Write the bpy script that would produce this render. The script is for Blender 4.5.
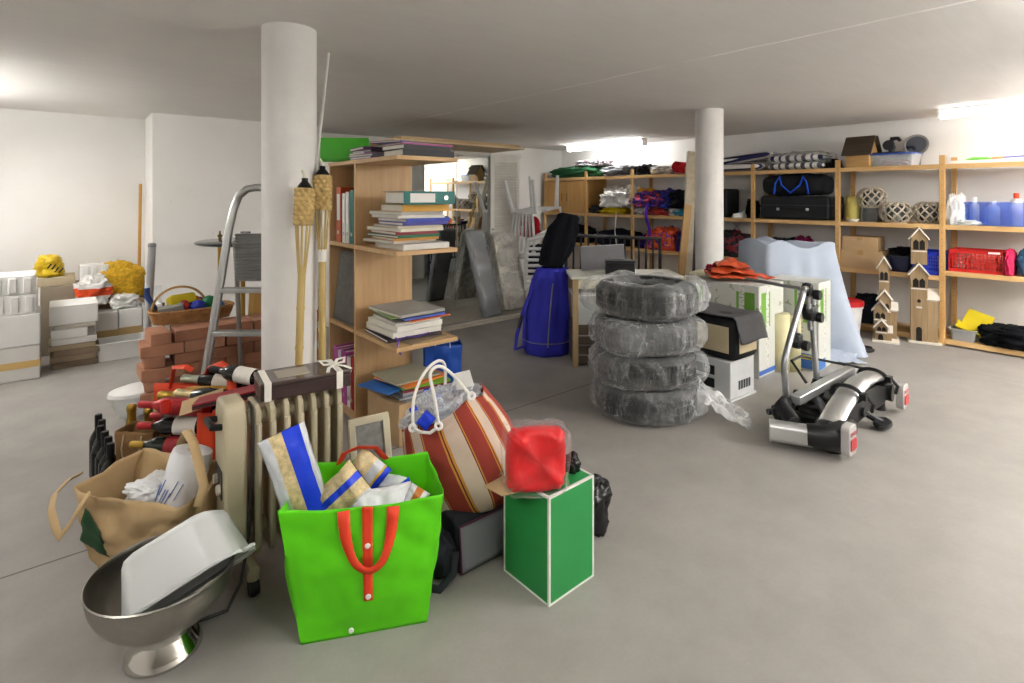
import bpy, bmesh, math, random
from mathutils import Vector, Matrix, Euler, noise

for o in list(bpy.data.objects):
    bpy.data.objects.remove(o)
SC = bpy.context.scene
COL = SC.collection
R = math.radians
PI = math.pi

# ---------------------------------------------------------------- camera
FPX, CU, CV, EYE, YAW = 541.0, 512.0, 196.0, 1.4, R(39.9)
cam_data = bpy.data.cameras.new('camera')
cam_data.lens = FPX / 1024 * 36
cam_data.sensor_width = 36
cam_data.shift_y = (CV - 341.5) / 1024
cam_data.clip_start = 0.05
cam = bpy.data.objects.new('camera', cam_data)
cam.location = (0, 0, EYE)
cam.rotation_euler = (R(90), 0, -YAW)
COL.objects.link(cam)
SC.camera = cam

# ---------------------------------------------------------------- world, exposure
world = bpy.data.worlds.new('world')
SC.world = world
world.use_nodes = True
world.node_tree.nodes['Background'].inputs[0].default_value = (0.9, 0.95, 1, 1)
world.node_tree.nodes['Background'].inputs[1].default_value = 0.02
SC.view_settings.view_transform = 'Standard'
SC.view_settings.look = 'None'
SC.view_settings.exposure = 1.8
SC.view_settings.gamma = 1.0
SC.view_settings.use_curve_mapping = False
SC.cycles.max_bounces = 10
SC.cycles.diffuse_bounces = 5
SC.cycles.glossy_bounces = 4
SC.cycles.transmission_bounces = 6
SC.cycles.transparent_max_bounces = 16
SC.cycles.caustics_reflective = False
SC.cycles.caustics_refractive = False
TUBE_POWER = 3.6         # radiance of the tubes over the shelves
FILL_POWER = 33.0        # radiance of the unseen fill lights added around the room
CEIL = 2.21


# ---------------------------------------------------------------- measuring
RX, RY = math.cos(YAW), -math.sin(YAW)
WX, WY = math.sin(YAW), math.cos(YAW)


def cw(x, d, z=0.0):
    """metres right of and ahead of the viewpoint -> room coordinates"""
    return Vector((x * RX + d * WX, x * RY + d * WY, z))


def gp(u, v, z=0.0):
    """the point at height z seen at (u, v)"""
    d = (EYE - z) * FPX / (v - CV)
    return cw((u - CU) / FPX * d, d, z)


def pd(u, v, d):
    return cw((u - CU) / FPX * d, d, EYE + (CV - v) / FPX * d)


# ---------------------------------------------------------------- mesh builder
class MB:
    def __init__(self):
        self.v, self.f, self.m = [], [], []

    def add(self, vs, fs, m=0, T=None):
        b = len(self.v)
        for p in vs:
            p = Vector(p)
            self.v.append(T @ p if T else p)
        for i, f in enumerate(fs):
            self.f.append(tuple(b + k for k in f))
            self.m.append(m[i] if isinstance(m, (list, tuple)) else m)
        return self

    def box(self, c, s, T=None, m=0, top=None):
        """c centre, s size; top = (sx, sy) scale of the upper face"""
        x, y, z = s[0] / 2, s[1] / 2, s[2] / 2
        tx, ty = top if top else (1, 1)
        vs = [(-x, -y, -z), (x, -y, -z), (x, y, -z), (-x, y, -z),
              (-x * tx, -y * ty, z), (x * tx, -y * ty, z), (x * tx, y * ty, z), (-x * tx, y * ty, z)]
        vs = [(a + c[0], b + c[1], d + c[2]) for a, b, d in vs]
        return self.add(vs, [(0, 3, 2, 1), (4, 5, 6, 7), (0, 1, 5, 4), (1, 2, 6, 5), (2, 3, 7, 6), (3, 0, 4, 7)], m, T)

    def bx(self, x0, x1, y0, y1, z0, z1, T=None, m=0):
        return self.box(((x0 + x1) / 2, (y0 + y1) / 2, (z0 + z1) / 2), (x1 - x0, y1 - y0, z1 - z0), T, m)

    def cyl(self, p0, p1, r0, r1=None, n=16, m=0, T=None):
        return self.tube([p0, p1], [r0, r0 if r1 is None else r1], n, m=m, T=T)

    def tube(self, pts, r, n=8, closed=False, m=0, T=None, flat=1.0):
        pts = [Vector(p) for p in pts]
        k = len(pts)
        rs = list(r) if isinstance(r, (list, tuple)) else [r] * k
        tang = []
        for i in range(k):
            a = pts[(i - 1) % k] if (closed or i > 0) else pts[i]
            b = pts[(i + 1) % k] if (closed or i < k - 1) else pts[i]
            t = b - a
            tang.append(t.normalized() if t.length > 1e-9 else Vector((0, 0, 1)))
        t0 = tang[0]
        up = Vector((0, 0, 1)) if abs(t0.z) < 0.9 else Vector((1, 0, 0))
        nrm = (up - t0 * up.dot(t0)).normalized()
        vs, fs = [], []
        for i in range(k):
            t = tang[i]
            nrm = nrm - t * nrm.dot(t)
            nrm = nrm.normalized() if nrm.length > 1e-6 else t.orthogonal().normalized()
            bn = t.cross(nrm)
            for j in range(n):
                a = 2 * PI * j / n
                vs.append(pts[i] + (nrm * math.cos(a) * flat + bn * math.sin(a)) * rs[i])
        seg = k if closed else k - 1
        for i in range(seg):
            for j in range(n):
                a, b = i * n + j, i * n + (j + 1) % n
                c, d = ((i + 1) % k) * n + (j + 1) % n, ((i + 1) % k) * n + j
                fs.append((a, b, c, d))
        if not closed:
            fs.append(tuple(reversed(range(n))))
            fs.append(tuple((k - 1) * n + j for j in range(n)))
        return self.add(vs, fs, m, T)

    def lathe(self, prof, n=24, T=None, m=0):
        vs, fs, ms = [], [], []
        k = len(prof)
        for (r, z) in prof:
            for j in range(n):
                a = 2 * PI * j / n
                vs.append((r * math.cos(a), r * math.sin(a), z))
        for i in range(k - 1):
            for j in range(n):
                fs.append((i * n + j, i * n + (j + 1) % n, (i + 1) * n + (j + 1) % n, (i + 1) * n + j))
                ms.append(m[i] if isinstance(m, (list, tuple)) else m)
        m0 = ms[0]
        m1 = ms[-1]
        if prof[0][0] > 1e-6 and prof[0] != prof[-1]:
            fs.append(tuple(reversed(range(n))))
            ms.append(m0)
        if prof[-1][0] > 1e-6 and prof[0] != prof[-1]:
            fs.append(tuple((k - 1) * n + j for j in range(n)))
            ms.append(m1)
        return self.add(vs, fs, ms, T)

    def prism(self, poly, z0, z1, T=None, m=0):
        n = len(poly)
        vs = [(x, y, z0) for x, y in poly] + [(x, y, z1) for x, y in poly]
        fs = [tuple(reversed(range(n))), tuple(range(n, 2 * n))]
        fs += [(i, (i + 1) % n, n + (i + 1) % n, n + i) for i in range(n)]
        return self.add(vs, fs, m, T)

    def grid(self, fn, nu, nv, cu=False, cv=False, m=0, T=None, mf=None):
        a, b = (nu if cu else nu + 1), (nv if cv else nv + 1)
        vs = [fn(i / nu, j / nv) for j in range(b) for i in range(a)]
        fs, ms = [], []
        for j in range(nv):
            for i in range(nu):
                i1, j1 = (i + 1) % a, (j + 1) % b
                fs.append((j * a + i, j * a + i1, j1 * a + i1, j1 * a + i))
                ms.append(mf(i, j) if mf else m)
        return self.add(vs, fs, ms, T)

    def blob(self, c, s, seed=0, amp=0.12, fr=2.2, e=0.75, flat=True, n=(36, 22), m=0, T=None, fine=0.35):
        """a soft crumpled lump: superellipsoid with folds, flattened underneath"""
        off = Vector((seed * 7.13, seed * 3.7, seed * 1.9))

        def sp(x, p):
            return math.copysign(abs(x) ** p, x)

        def fn(u, w):
            th, ph = u * 2 * PI, (w - 0.5) * PI * 0.998
            d = Vector((sp(math.cos(ph), e) * sp(math.cos(th), e), sp(math.cos(ph), e) * sp(math.sin(th), e), sp(math.sin(ph), e)))
            k = 1 + amp * 2 * noise.fractal(d * fr * 0.6 + off, 1.0, 2.0, 3)
            rid = 1 - abs(noise.noise(d * fr * 1.7 + off * 2)) * 2
            k += amp * fine * 2 * (rid - 0.5)
            z = d.z * k
            if flat:
                z = max(z, -0.8)
            return (c[0] + d.x * k * s[0] / 2, c[1] + d.y * k * s[1] / 2, c[2] + z * s[2] / 2)
        return self.grid(fn, n[0], n[1], cu=True, m=m, T=T)

    def build(self, name, mats, parent=None, smooth=True, bevel=0, seg=2, sub=0, solid=0, angle=40, loc=None, rot=None, weld=True):
        me = bpy.data.meshes.new(name)
        me.from_pydata([tuple(p) for p in self.v], [], self.f)
        if not isinstance(mats, (list, tuple)):
            mats = [mats]
        for q in mats:
            me.materials.append(q)
        me.polygons.foreach_set('material_index', self.m)
        bm = bmesh.new()
        bm.from_mesh(me)
        if weld:
            bmesh.ops.remove_doubles(bm, verts=bm.verts, dist=1e-5)
        bmesh.ops.recalc_face_normals(bm, faces=bm.faces)
        bm.to_mesh(me)
        bm.free()
        if smooth:
            me.polygons.foreach_set('use_smooth', [True] * len(me.polygons))
            me.set_sharp_from_angle(angle=R(angle))
        o = bpy.data.objects.new(name, me)
        COL.objects.link(o)
        if parent:
            o.parent = parent
        if loc is not None:
            o.location = loc
        if rot is not None:
            o.rotation_euler = rot
        if solid:
            q = o.modifiers.new('solid', 'SOLIDIFY')
            q.thickness = solid
            q.offset = 0
        if bevel:
            q = o.modifiers.new('bevel', 'BEVEL')
            q.width = bevel
            q.segments = seg
            q.limit_method = 'ANGLE'
            q.angle_limit = R(35)
        if sub:
            q = o.modifiers.new('sub', 'SUBSURF')
            q.levels = q.render_levels = sub
        return o


def tag(o, label, cat, group=None, kind=None):
    o['label'] = label
    o['category'] = cat
    if group:
        o['group'] = group
    if kind:
        o['kind'] = kind
    return o


def thing(name, label, cat, loc=(0, 0, 0), rz=0.0, group=None, rot=None):
    o = bpy.data.objects.new(name, None)
    o.empty_display_size = 0.1
    COL.objects.link(o)
    o.location = loc
    o.rotation_euler = rot if rot else (0, 0, rz)
    return tag(o, label, cat, group)


def struct(name, mb, mat, label=None, **kw):
    o = mb.build(name, mat, **kw)
    o['kind'] = 'structure'
    if label:
        o['label'] = label
    return o


def solo(name, mb, mat, label, cat, group=None, **kw):
    return tag(mb.build(name, mat, **kw), label, cat, group)


def dup(root, loc=None, rz=None, label=None, group=None, rot=None):
    r = root.copy()
    COL.objects.link(r)
    if loc is not None:
        r.location = loc
    if rz is not None:
        r.rotation_euler = (0, 0, rz)
    if rot is not None:
        r.rotation_euler = rot
    if label:
        r['label'] = label
    if group:
        r['group'] = group
    for ch in list(root.children):
        c = ch.copy()
        COL.objects.link(c)
        c.parent = r
        for g in list(ch.children):
            d = g.copy()
            COL.objects.link(d)
            d.parent = c
    return r


def frame(o, x, y, z=None):
    """matrix with origin o, local x along x, local y near y"""
    x = Vector(x).normalized()
    y = Vector(y)
    y = (y - x * y.dot(x)).normalized()
    zz = x.cross(y)
    return Matrix(((x.x, y.x, zz.x, o[0]), (x.y, y.y, zz.y, o[1]), (x.z, y.z, zz.z, o[2]), (0, 0, 0, 1)))


def zframe(o, z, xh=None):
    """matrix at o whose local z is exactly z and local x near xh"""
    z = Vector(z).normalized()
    x = Vector(xh) if xh is not None else cw(1, 0, 0)
    x = (x - z * x.dot(z)).normalized()
    y = z.cross(x)
    return Matrix(((x.x, y.x, z.x, o[0]), (x.y, y.y, z.y, o[1]), (x.z, y.z, z.z, o[2]), (0, 0, 0, 1)))


def TR(loc=(0, 0, 0), rot=(0, 0, 0)):
    return Matrix.Translation(Vector(loc)) @ Euler(rot).to_matrix().to_4x4()


def rrect(w, d, r, n=6):
    """rounded rectangle outline"""
    out = []
    for cx, cy, a0 in ((w / 2 - r, d / 2 - r, 0), (-w / 2 + r, d / 2 - r, 90), (-w / 2 + r, -d / 2 + r, 180), (w / 2 - r, -d / 2 + r, 270)):
        for k in range(n + 1):
            a = R(a0 + 90 * k / n)
            out.append((cx + r * math.cos(a), cy + r * math.sin(a)))
    return out


# ---------------------------------------------------------------- materials
def lin(h):
    if isinstance(h, str):
        h = h.lstrip('#')
        c = [int(h[i:i + 2], 16) / 255 for i in (0, 2, 4)]
    else:
        c = list(h)
    return tuple(((x / 12.92) if x <= 0.04045 else ((x + 0.055) / 1.055) ** 2.4) for x in c)


_MATS = {}


def base_nodes(name):
    m = bpy.data.materials.new(name)
    m.use_nodes = True
    nt = m.node_tree
    return m, nt, nt.nodes['Principled BSDF'], nt.nodes, nt.links


def mix_col(nt, fac, a, b):
    n = nt.nodes.new('ShaderNodeMix')
    n.data_type = 'RGBA'
    for sock, val in ((n.inputs[0], fac), (n.inputs[6], a), (n.inputs[7], b)):
        if isinstance(val, (int, float)):
            sock.default_value = val
        elif isinstance(val, tuple):
            sock.default_value = (*val[:3], 1)
        else:
            nt.links.new(val, sock)
    return n.outputs[2]


def coords(nt, scale=(1, 1, 1), rot=(0, 0, 0), kind='Object'):
    tc = nt.nodes.new('ShaderNodeTexCoord')
    mp = nt.nodes.new('ShaderNodeMapping')
    mp.inputs['Scale'].default_value = scale
    mp.inputs['Rotation'].default_value = rot
    nt.links.new(tc.outputs[kind], mp.inputs[0])
    return mp.outputs[0]


def nz(nt, co, scale, detail=4, rough=0.55):
    n = nt.nodes.new('ShaderNodeTexNoise')
    n.inputs['Scale'].default_value = scale
    n.inputs['Detail'].default_value = detail
    n.inputs['Roughness'].default_value = rough
    nt.links.new(co, n.inputs['Vector'])
    return n.outputs['Fac']


def ramp(nt, fac, stops):
    n = nt.nodes.new('ShaderNodeValToRGB')
    el = n.color_ramp.elements
    while len(el) < len(stops):
        el.new(0.5)
    for e, (p, c) in zip(el, stops):
        e.position = p
        e.color = (*c[:3], 1) if isinstance(c, tuple) else (c, c, c, 1)
    nt.links.new(fac, n.inputs[0])
    return n.outputs[0]


def math_n(nt, op, a, b=0.0, clamp=False):
    n = nt.nodes.new('ShaderNodeMath')
    n.operation = op
    n.use_clamp = clamp
    for s, val in ((n.inputs[0], a), (n.inputs[1], b)):
        if isinstance(val, (int, float)):
            s.default_value = val
        else:
            nt.links.new(val, s)
    return n.outputs[0]


def bump(nt, bs, h, strength, dist=0.01):
    n = nt.nodes.new('ShaderNodeBump')
    n.inputs['Strength'].default_value = strength
    n.inputs['Distance'].default_value = dist
    nt.links.new(h, n.inputs['Height'])
    nt.links.new(n.outputs[0], bs.inputs['Normal'])


def M(col, rough=0.6, metal=0.0, var=0.06, vs=9.0, bmp=0.0, bs=60.0, spec=0.4, trans=0.0, coat=0.0, emit=0.0, sub=0.0, name=None):
    key = (col, rough, metal, var, vs, bmp, bs, spec, trans, coat, emit, sub)
    if key in _MATS:
        return _MATS[key]
    m, nt, p, N, L = base_nodes(name or 'mat_%s' % str(col).strip('#'))
    c = lin(col)
    co = coords(nt)
    f = nz(nt, co, vs)
    f2 = ramp(nt, f, [(0.3, 0.0), (0.7, 1.0)])
    lo = tuple(max(0, x * (1 - var)) for x in c)
    hi = tuple(min(1, x * (1 + var)) for x in c)
    L.new(mix_col(nt, f2, lo, hi), p.inputs['Base Color'])
    p.inputs['Roughness'].default_value = rough
    p.inputs['Metallic'].default_value = metal
    p.inputs['Specular IOR Level'].default_value = spec
    p.inputs['Transmission Weight'].default_value = trans
    p.inputs['Coat Weight'].default_value = coat
    if sub:
        p.inputs['Subsurface Weight'].default_value = sub
        p.inputs['Subsurface Radius'].default_value = (0.02, 0.02, 0.02)
    if emit:
        p.inputs['Emission Color'].default_value = (*c, 1)
        p.inputs['Emission Strength'].default_value = emit
    if bmp:
        bump(nt, p, nz(nt, co, bs, 3), bmp)
    _MATS[key] = m
    return m


def wood(c1, c2, axis='x', scale=14.0, rough=0.5, stretch=0.08):
    key = ('wood', c1, c2, axis, scale, rough, stretch)
    if key in _MATS:
        return _MATS[key]
    m, nt, p, N, L = base_nodes('wood_' + c1.strip('#'))
    s = [scale, scale, scale]
    s['xyz'.index(axis)] = scale * stretch
    co = coords(nt, tuple(s))
    f = nz(nt, co, 1.0, 5, 0.6)
    g = nz(nt, co, 5.0, 3, 0.6)
    h = math_n(nt, 'ADD', math_n(nt, 'MULTIPLY', f, 0.75), math_n(nt, 'MULTIPLY', g, 0.25))
    L.new(mix_col(nt, ramp(nt, h, [(0.36, 0.0), (0.66, 1.0)]), lin(c1), lin(c2)), p.inputs['Base Color'])
    p.inputs['Roughness'].default_value = rough
    p.inputs['Specular IOR Level'].default_value = 0.3
    bump(nt, p, g, 0.06, 0.004)
    _MATS[key] = m
    return m


def fabric(col, rough=0.9, bs=220.0, var=0.1, bmp=0.25):
    return M(col, rough, 0, var, 14.0, bmp, bs, 0.15)


def film(col='#f2f4f5', op=0.35, rough=0.16, bs=14.0, name='clear_plastic_film', bmp=0.5, edge=0.55, painted_glint=0.0, ss=(5, 5, 1.6)):
    """thin wrinkled plastic sheet: see-through, with optional white glints painted into its opacity"""
    key = ('film', col, op, rough, bs, bmp, edge, painted_glint)
    if key in _MATS:
        return _MATS[key]
    m, nt, p, N, L = base_nodes(name)
    p.inputs['Base Color'].default_value = (*lin(col), 1)
    p.inputs['Roughness'].default_value = rough
    p.inputs['Specular IOR Level'].default_value = 0.8
    co = coords(nt)
    f = nz(nt, co, bs, 4, 0.6)
    w = math_n(nt, 'ABSOLUTE', math_n(nt, 'SUBTRACT', f, 0.5))
    bump(nt, p, w, bmp, 0.03)
    tr = N.new('ShaderNodeBsdfTransparent')
    lw = N.new('ShaderNodeLayerWeight')
    lw.inputs[0].default_value = 0.35
    fac = math_n(nt, 'ADD', math_n(nt, 'MULTIPLY', lw.outputs['Facing'], edge), op, True)
    if painted_glint:  # thin and broad highlights painted in as whiter, more opaque film
        sn = nz(nt, coords(nt, ss), 1.6, 4, 0.62)
        rdg = math_n(nt, 'SUBTRACT', 1.0, math_n(nt, 'MULTIPLY', math_n(nt, 'ABSOLUTE', math_n(nt, 'SUBTRACT', sn, 0.5)), 16.0), True)
        wide = ramp(nt, nz(nt, coords(nt, (2.2, 2.2, 3.5)), 1.0, 3), [(0.45, 0.0), (0.72, 1.0)])
        add = math_n(nt, 'MULTIPLY', math_n(nt, 'ADD', math_n(nt, 'MULTIPLY', math_n(nt, 'POWER', rdg, 2.0), 0.45), math_n(nt, 'MULTIPLY', wide, 0.45)), painted_glint)
        fac = math_n(nt, 'ADD', fac, add, True)
    mx = N.new('ShaderNodeMixShader')
    L.new(fac, mx.inputs[0])
    L.new(tr.outputs[0], mx.inputs[1])
    L.new(p.outputs[0], mx.inputs[2])
    L.new(mx.outputs[0], N['Material Output'].inputs[0])
    _MATS[key] = m
    return m


def stripes(cols, axis, period, rough=0.9, kind='Object', bmp=0.2):
    """woven stripes; cols = [(share, colour), ...] along an axis"""
    m, nt, p, N, L = base_nodes('striped_fabric')
    co = coords(nt, kind=kind)
    sx = N.new('ShaderNodeSeparateXYZ')
    L.new(co, sx.inputs[0])
    f = math_n(nt, 'FRACT', math_n(nt, 'MULTIPLY', sx.outputs['xyz'.index(axis)], 1.0 / period))
    n = N.new('ShaderNodeValToRGB')
    n.color_ramp.interpolation = 'CONSTANT'
    el = n.color_ramp.elements
    while len(el) < len(cols):
        el.new(0.5)
    pos = 0.0
    for e, (sh, c) in zip(el, cols):
        e.position = pos
        e.color = (*lin(c), 1)
        pos += sh
    L.new(f, n.inputs[0])
    L.new(n.outputs[0], p.inputs['Base Color'])
    p.inputs['Roughness'].default_value = rough
    p.inputs['Specular IOR Level'].default_value = 0.15
    bump(nt, p, nz(nt, coords(nt), 200.0, 2), bmp)
    return m


WHITE = M('#e9e8e4', 0.6)
BLACK = M('#141416', 0.5)
DARKPLASTIC = M('#1c1d1f', 0.42, spec=0.5)
PINE = wood('#c39a61', '#dcb984', 'y', 16)
PINEV = wood('#b98d52', '#d6b079', 'z', 16)
BEECH = wood('#bf9a6c', '#cfad80', 'z', 26, 0.45, 0.06)
BEECHX = wood('#bf9a6c', '#cfad80', 'x', 26, 0.45, 0.06)
CARD = M('#b89a72', 0.85, var=0.08)
STEEL = M('#b9b9b6', 0.28, 1.0, 0.04, bmp=0.03, bs=120)
ALU = M('#b4b5b5', 0.33, 1.0, 0.04)
CHROME = M('#d8d8d8', 0.08, 1.0, 0.02)
PAPER = M('#e4e1d9', 0.8)
FILM = film()


# ================================================================ THE SETTING
def concrete_floor():
    m, nt, p, N, L = base_nodes('concrete_floor')
    co = coords(nt)
    big = nz(nt, co, 0.55, 5, 0.6)
    mid = nz(nt, co, 4.0, 5, 0.65)
    fine = nz(nt, co, 70.0, 3, 0.6)
    h = math_n(nt, 'ADD', math_n(nt, 'MULTIPLY', big, 0.55), math_n(nt, 'MULTIPLY', mid, 0.35))
    h = math_n(nt, 'ADD', h, math_n(nt, 'MULTIPLY', fine, 0.10))
    c = mix_col(nt, ramp(nt, h, [(0.36, 0.0), (0.64, 1.0)]), lin('#898580'), lin('#9f9b96'))
    sx = N.new('ShaderNodeSeparateXYZ')
    L.new(co, sx.inputs[0])
    d = math_n(nt, 'ABSOLUTE', math_n(nt, 'SUBTRACT', sx.outputs[1], 2.72))
    j = math_n(nt, 'LESS_THAN', d, 0.005)
    d2 = math_n(nt, 'ABSOLUTE', math_n(nt, 'SUBTRACT', sx.outputs[0], 5.55))
    j2 = math_n(nt, 'MULTIPLY', math_n(nt, 'LESS_THAN', d2, 0.003), 0.35)
    L.new(mix_col(nt, math_n(nt, 'MAXIMUM', j, j2), c, lin('#5f5a54')), p.inputs['Base Color'])
    p.inputs['Roughness'].default_value = 0.55
    p.inputs['Specular IOR Level'].default_value = 0.35
    bump(nt, p, fine, 0.06, 0.004)
    return m


def painted_ceiling():
    m, nt, p, N, L = base_nodes('painted_concrete_ceiling')
    co = coords(nt)
    f = nz(nt, co, 1.2, 5)
    st = nz(nt, coords(nt, (1.0, 9.0, 1.0)), 3.0, 4)
    h = math_n(nt, 'ADD', math_n(nt, 'MULTIPLY', f, 0.6), math_n(nt, 'MULTIPLY', st, 0.4))
    c = mix_col(nt, ramp(nt, h, [(0.3, 0.0), (0.7, 1.0)]), lin('#d9d6d2'), lin('#e3e0dc'))
    sx = N.new('ShaderNodeSeparateXYZ')
    L.new(co, sx.inputs[0])
    wob = math_n(nt, 'MULTIPLY', math_n(nt, 'SUBTRACT', nz(nt, co, 6.0, 2), 0.5), 0.03)
    d = math_n(nt, 'ABSOLUTE', math_n(nt, 'SUBTRACT', math_n(nt, 'ADD', sx.outputs[0], wob), 2.9))
    j = math_n(nt, 'MULTIPLY', math_n(nt, 'LESS_THAN', d, 0.012), ramp(nt, nz(nt, co, 2.0, 3), [(0.35, 0.15), (0.55, 1.0)]))
    L.new(mix_col(nt, j, c, lin('#f8f6f4')), p.inputs['Base Color'])
    p.inputs['Roughness'].default_value = 0.7
    b = math_n(nt, 'ADD', math_n(nt, 'MULTIPLY', st, 0.5), math_n(nt, 'MULTIPLY', j, 0.5))
    bump(nt, p, b, 0.3, 0.012)
    return m


def painted_wall():
    m, nt, p, N, L = base_nodes('white_painted_concrete_wall')
    co = coords(nt)
    f = nz(nt, co, 1.6, 5)
    spots = nz(nt, co, 22.0, 2, 0.5)
    c = mix_col(nt, ramp(nt, f, [(0.3, 0.0), (0.7, 1.0)]), lin('#e4e2de'), lin('#ebe9e6'))
    L.new(mix_col(nt, ramp(nt, spots, [(0.74, 0.0), (0.78, 0.25)]), c, lin('#b5b1aa')), p.inputs['Base Color'])
    p.inputs['Roughness'].default_value = 0.75
    bump(nt, p, nz(nt, co, 30.0, 4), 0.08, 0.006)
    return m


X0, X1, Y0, Y1, YB, XB, XE = -3.2, 6.88, -3.0, 6.85, 6.26, 0.69, 2.3
WALL = painted_wall()
struct('floor', MB().bx(X0 - .2, X1 + .2, Y0 - .2, Y1 + .2, -0.12, 0), concrete_floor())
struct('ceiling', MB().bx(X0 - .2, X1 + .2, Y0 - .2, Y1 + .2, CEIL, CEIL + 0.12), painted_ceiling())
struct('wall_left', MB().bx(X0 - .2, XB, Y1, Y1 + .2, 0, CEIL), WALL)
struct('wall_pier', MB().bx(XB, XE, YB, Y1 + .2, 0, CEIL), WALL)
struct('wall_far', MB().bx(XE, X1 + .2, Y1, Y1 + .2, 0, CEIL), WALL)
struct('wall_right', MB().bx(X1, X1 + .2, Y0 - .2, Y1, 0, CEIL), WALL)
struct('wall_near', MB().bx(X0 - .2, X1, Y0 - .2, Y0, 0, CEIL), WALL)
struct('wall_side', MB().bx(X0 - .2, X0, Y0, Y1, 0, CEIL), WALL)
COLM = M('#dddbd8', 0.6, var=0.03, bmp=0.12, bs=40)
for i, (x, y, lab) in enumerate(((0.86, 2.72, 'round white column between the radiator and the bookshelf'), (4.70, 2.72, 'round white column behind the tyre stack'))):
    c = MB().lathe([(0.125, 0), (0.125, CEIL)], 48)
    struct('column', c, COLM, lab, loc=(x, y, 0))

# fluorescent battens on the ceiling
def lit(name, power):
    m, nt, p, N, L = base_nodes(name)
    p.inputs['Base Color'].default_value = (0.9, 0.9, 0.9, 1)
    p.inputs['Emission Color'].default_value = (1.0, 0.985, 0.955, 1)
    p.inputs['Emission Strength'].default_value = power
    return m


EMIT = lit('lit_tube', TUBE_POWER)
EMITC = lit('lit_corner_tube', TUBE_POWER * 2.2)
EMIT2 = lit('fill_tube_full', FILL_POWER)
EMIT4 = lit('fill_tube_side', FILL_POWER * 0.50)
EMIT5 = lit('fill_tube_corner', FILL_POWER * 1.3)
EMIT6 = lit('fill_tube_shelf', FILL_POWER * 0.45)
EMIT3 = lit('fill_tube_dim', FILL_POWER * 0.20)
LAMPW = M('#e8e8e6', 0.45)


def batten(loc, rz, label, L=1.5, w=0.085, emit=None):
    t = thing('fluorescent_light', label, 'ceiling light', loc, rz, 'fluorescent battens on the ceiling')
    MB().box((0, 0, -0.012), (L, w, 0.022)).build('housing', LAMPW, t, bevel=0.004)
    for s in (-1, 1):
        MB().box((s * (L / 2 + 0.012), 0, -0.05), (0.022, w + 0.02, 0.098)).build('end_cap', LAMPW, t, bevel=0.006)
    prof = [(w / 2 * math.cos(a), -0.028 - 0.066 * math.sin(a)) for a in [PI * k / 12 for k in range(13)]]
    MB().prism([(y, z) for y, z in prof], -L / 2, L / 2, Matrix(((0, 0, 1, 0), (1, 0, 0, 0), (0, 1, 0, 0), (0, 0, 0, 1)))).build('diffuser', emit or EMIT, t)
    return t


batten((6.30, 5.37, CEIL), R(90), 'lit fluorescent batten above the wooden cabinet in the far corner', 1.44, emit=EMITC)
batten((6.30, 0.55, CEIL), R(90), 'lit fluorescent batten above the blue plastic crate on the shelves')


def fill_pendant(loc, rz, label, power, L=1.5):  # out-of-view lamp invented to brighten the ceiling and the back of the room
    """twin bare tubes on a bar, added out of view as fill light"""
    t = thing('fill_light', label, 'ceiling light', loc, rz, 'twin-tube fill lights added out of view')
    MB().box((0, 0, -0.26), (L, 0.07, 0.05)).build('housing', LAMPW, t, bevel=0.006)
    for s in (-1, 1):
        MB().cyl((s * L * 0.4, 0, -0.236), (s * L * 0.4, 0, -0.002), 0.005, n=8).build('hanger', STEEL, t)
        MB().box((s * (L / 2 + 0.015), 0, -0.265), (0.028, 0.22, 0.06)).build('end_cap', LAMPW, t, bevel=0.006)
        MB().cyl((-L / 2, s * 0.085, -0.265), (L / 2, s * 0.085, -0.265), 0.026, n=20).build('tube', power, t)
    return t


fill_pendant((-0.95, 5.25, CEIL), R(90), 'unseen twin-tube fill light added by the left wall', EMIT4)
fill_pendant((-1.1, 1.5, CEIL), R(90), 'unseen twin-tube fill light added left of the steel bowl', EMIT3)
fill_pendant((0.9, 0.2, CEIL), R(90), 'unseen twin-tube fill light added in front of the green bag', EMIT3)
fill_pendant((2.9, -0.6, CEIL), R(90), 'unseen twin-tube fill light added near the near wall', EMIT3)
fill_pendant((4.4, -1.8, CEIL), R(0), 'unseen twin-tube fill light added in the corner of near and right walls', EMIT5)
fill_pendant((5.55, -0.45, CEIL), R(90), 'unseen twin-tube fill light added near the shelving end', EMIT6)


# ================================================================ WOODEN SHELVING
SX0, SX1 = 6.36, 6.84          # front and back of the shelving
POSTS = [6.73, 5.80, 4.90, 4.01, 3.12, 2.20, 1.308, 0.41]
ZT, ZM, ZL, ZB = 1.70, 1.13, 0.645, 0.06
t = thing('wooden_shelving', 'long pine shelving unit with square posts along the right wall', 'shelves', (SX0, 0.41, 0))
for y in POSTS:
    for x in (0.0, SX1 - SX0 - 0.032):
        b = MB().bx(x, x + 0.032, y - 0.41 - 0.022, y - 0.41 + 0.022, 0, 1.785)
        for z in [0.16 + 0.064 * k for k in range(25)]:
            b.cyl((x - 0.0012, y - 0.41, z), (x + 0.002, y - 0.41, z), 0.0045, n=8, m=1)
        b.build('post', [PINEV, M('#6b4a28', 0.8)], t, bevel=0.002, seg=1)
for i in range(7):
    y1, y0 = POSTS[i] - 0.41 - 0.022, POSTS[i + 1] - 0.41 + 0.022
    levels = [ZT, ZM, ZL if i < 6 else 0.70, ZB]
    if i < 5:
        levels = levels[:3] + [0.16]
    for z in levels:
        b = MB()
        b.bx(0.002, SX1 - SX0 - 0.002, y0, y1, z - 0.022, z)
        b.bx(0.002, 0.02, y0, y1, z - 0.045, z - 0.022)
        b.build('shelf_board', PINE, t, bevel=0.0015, seg=1)
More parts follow.
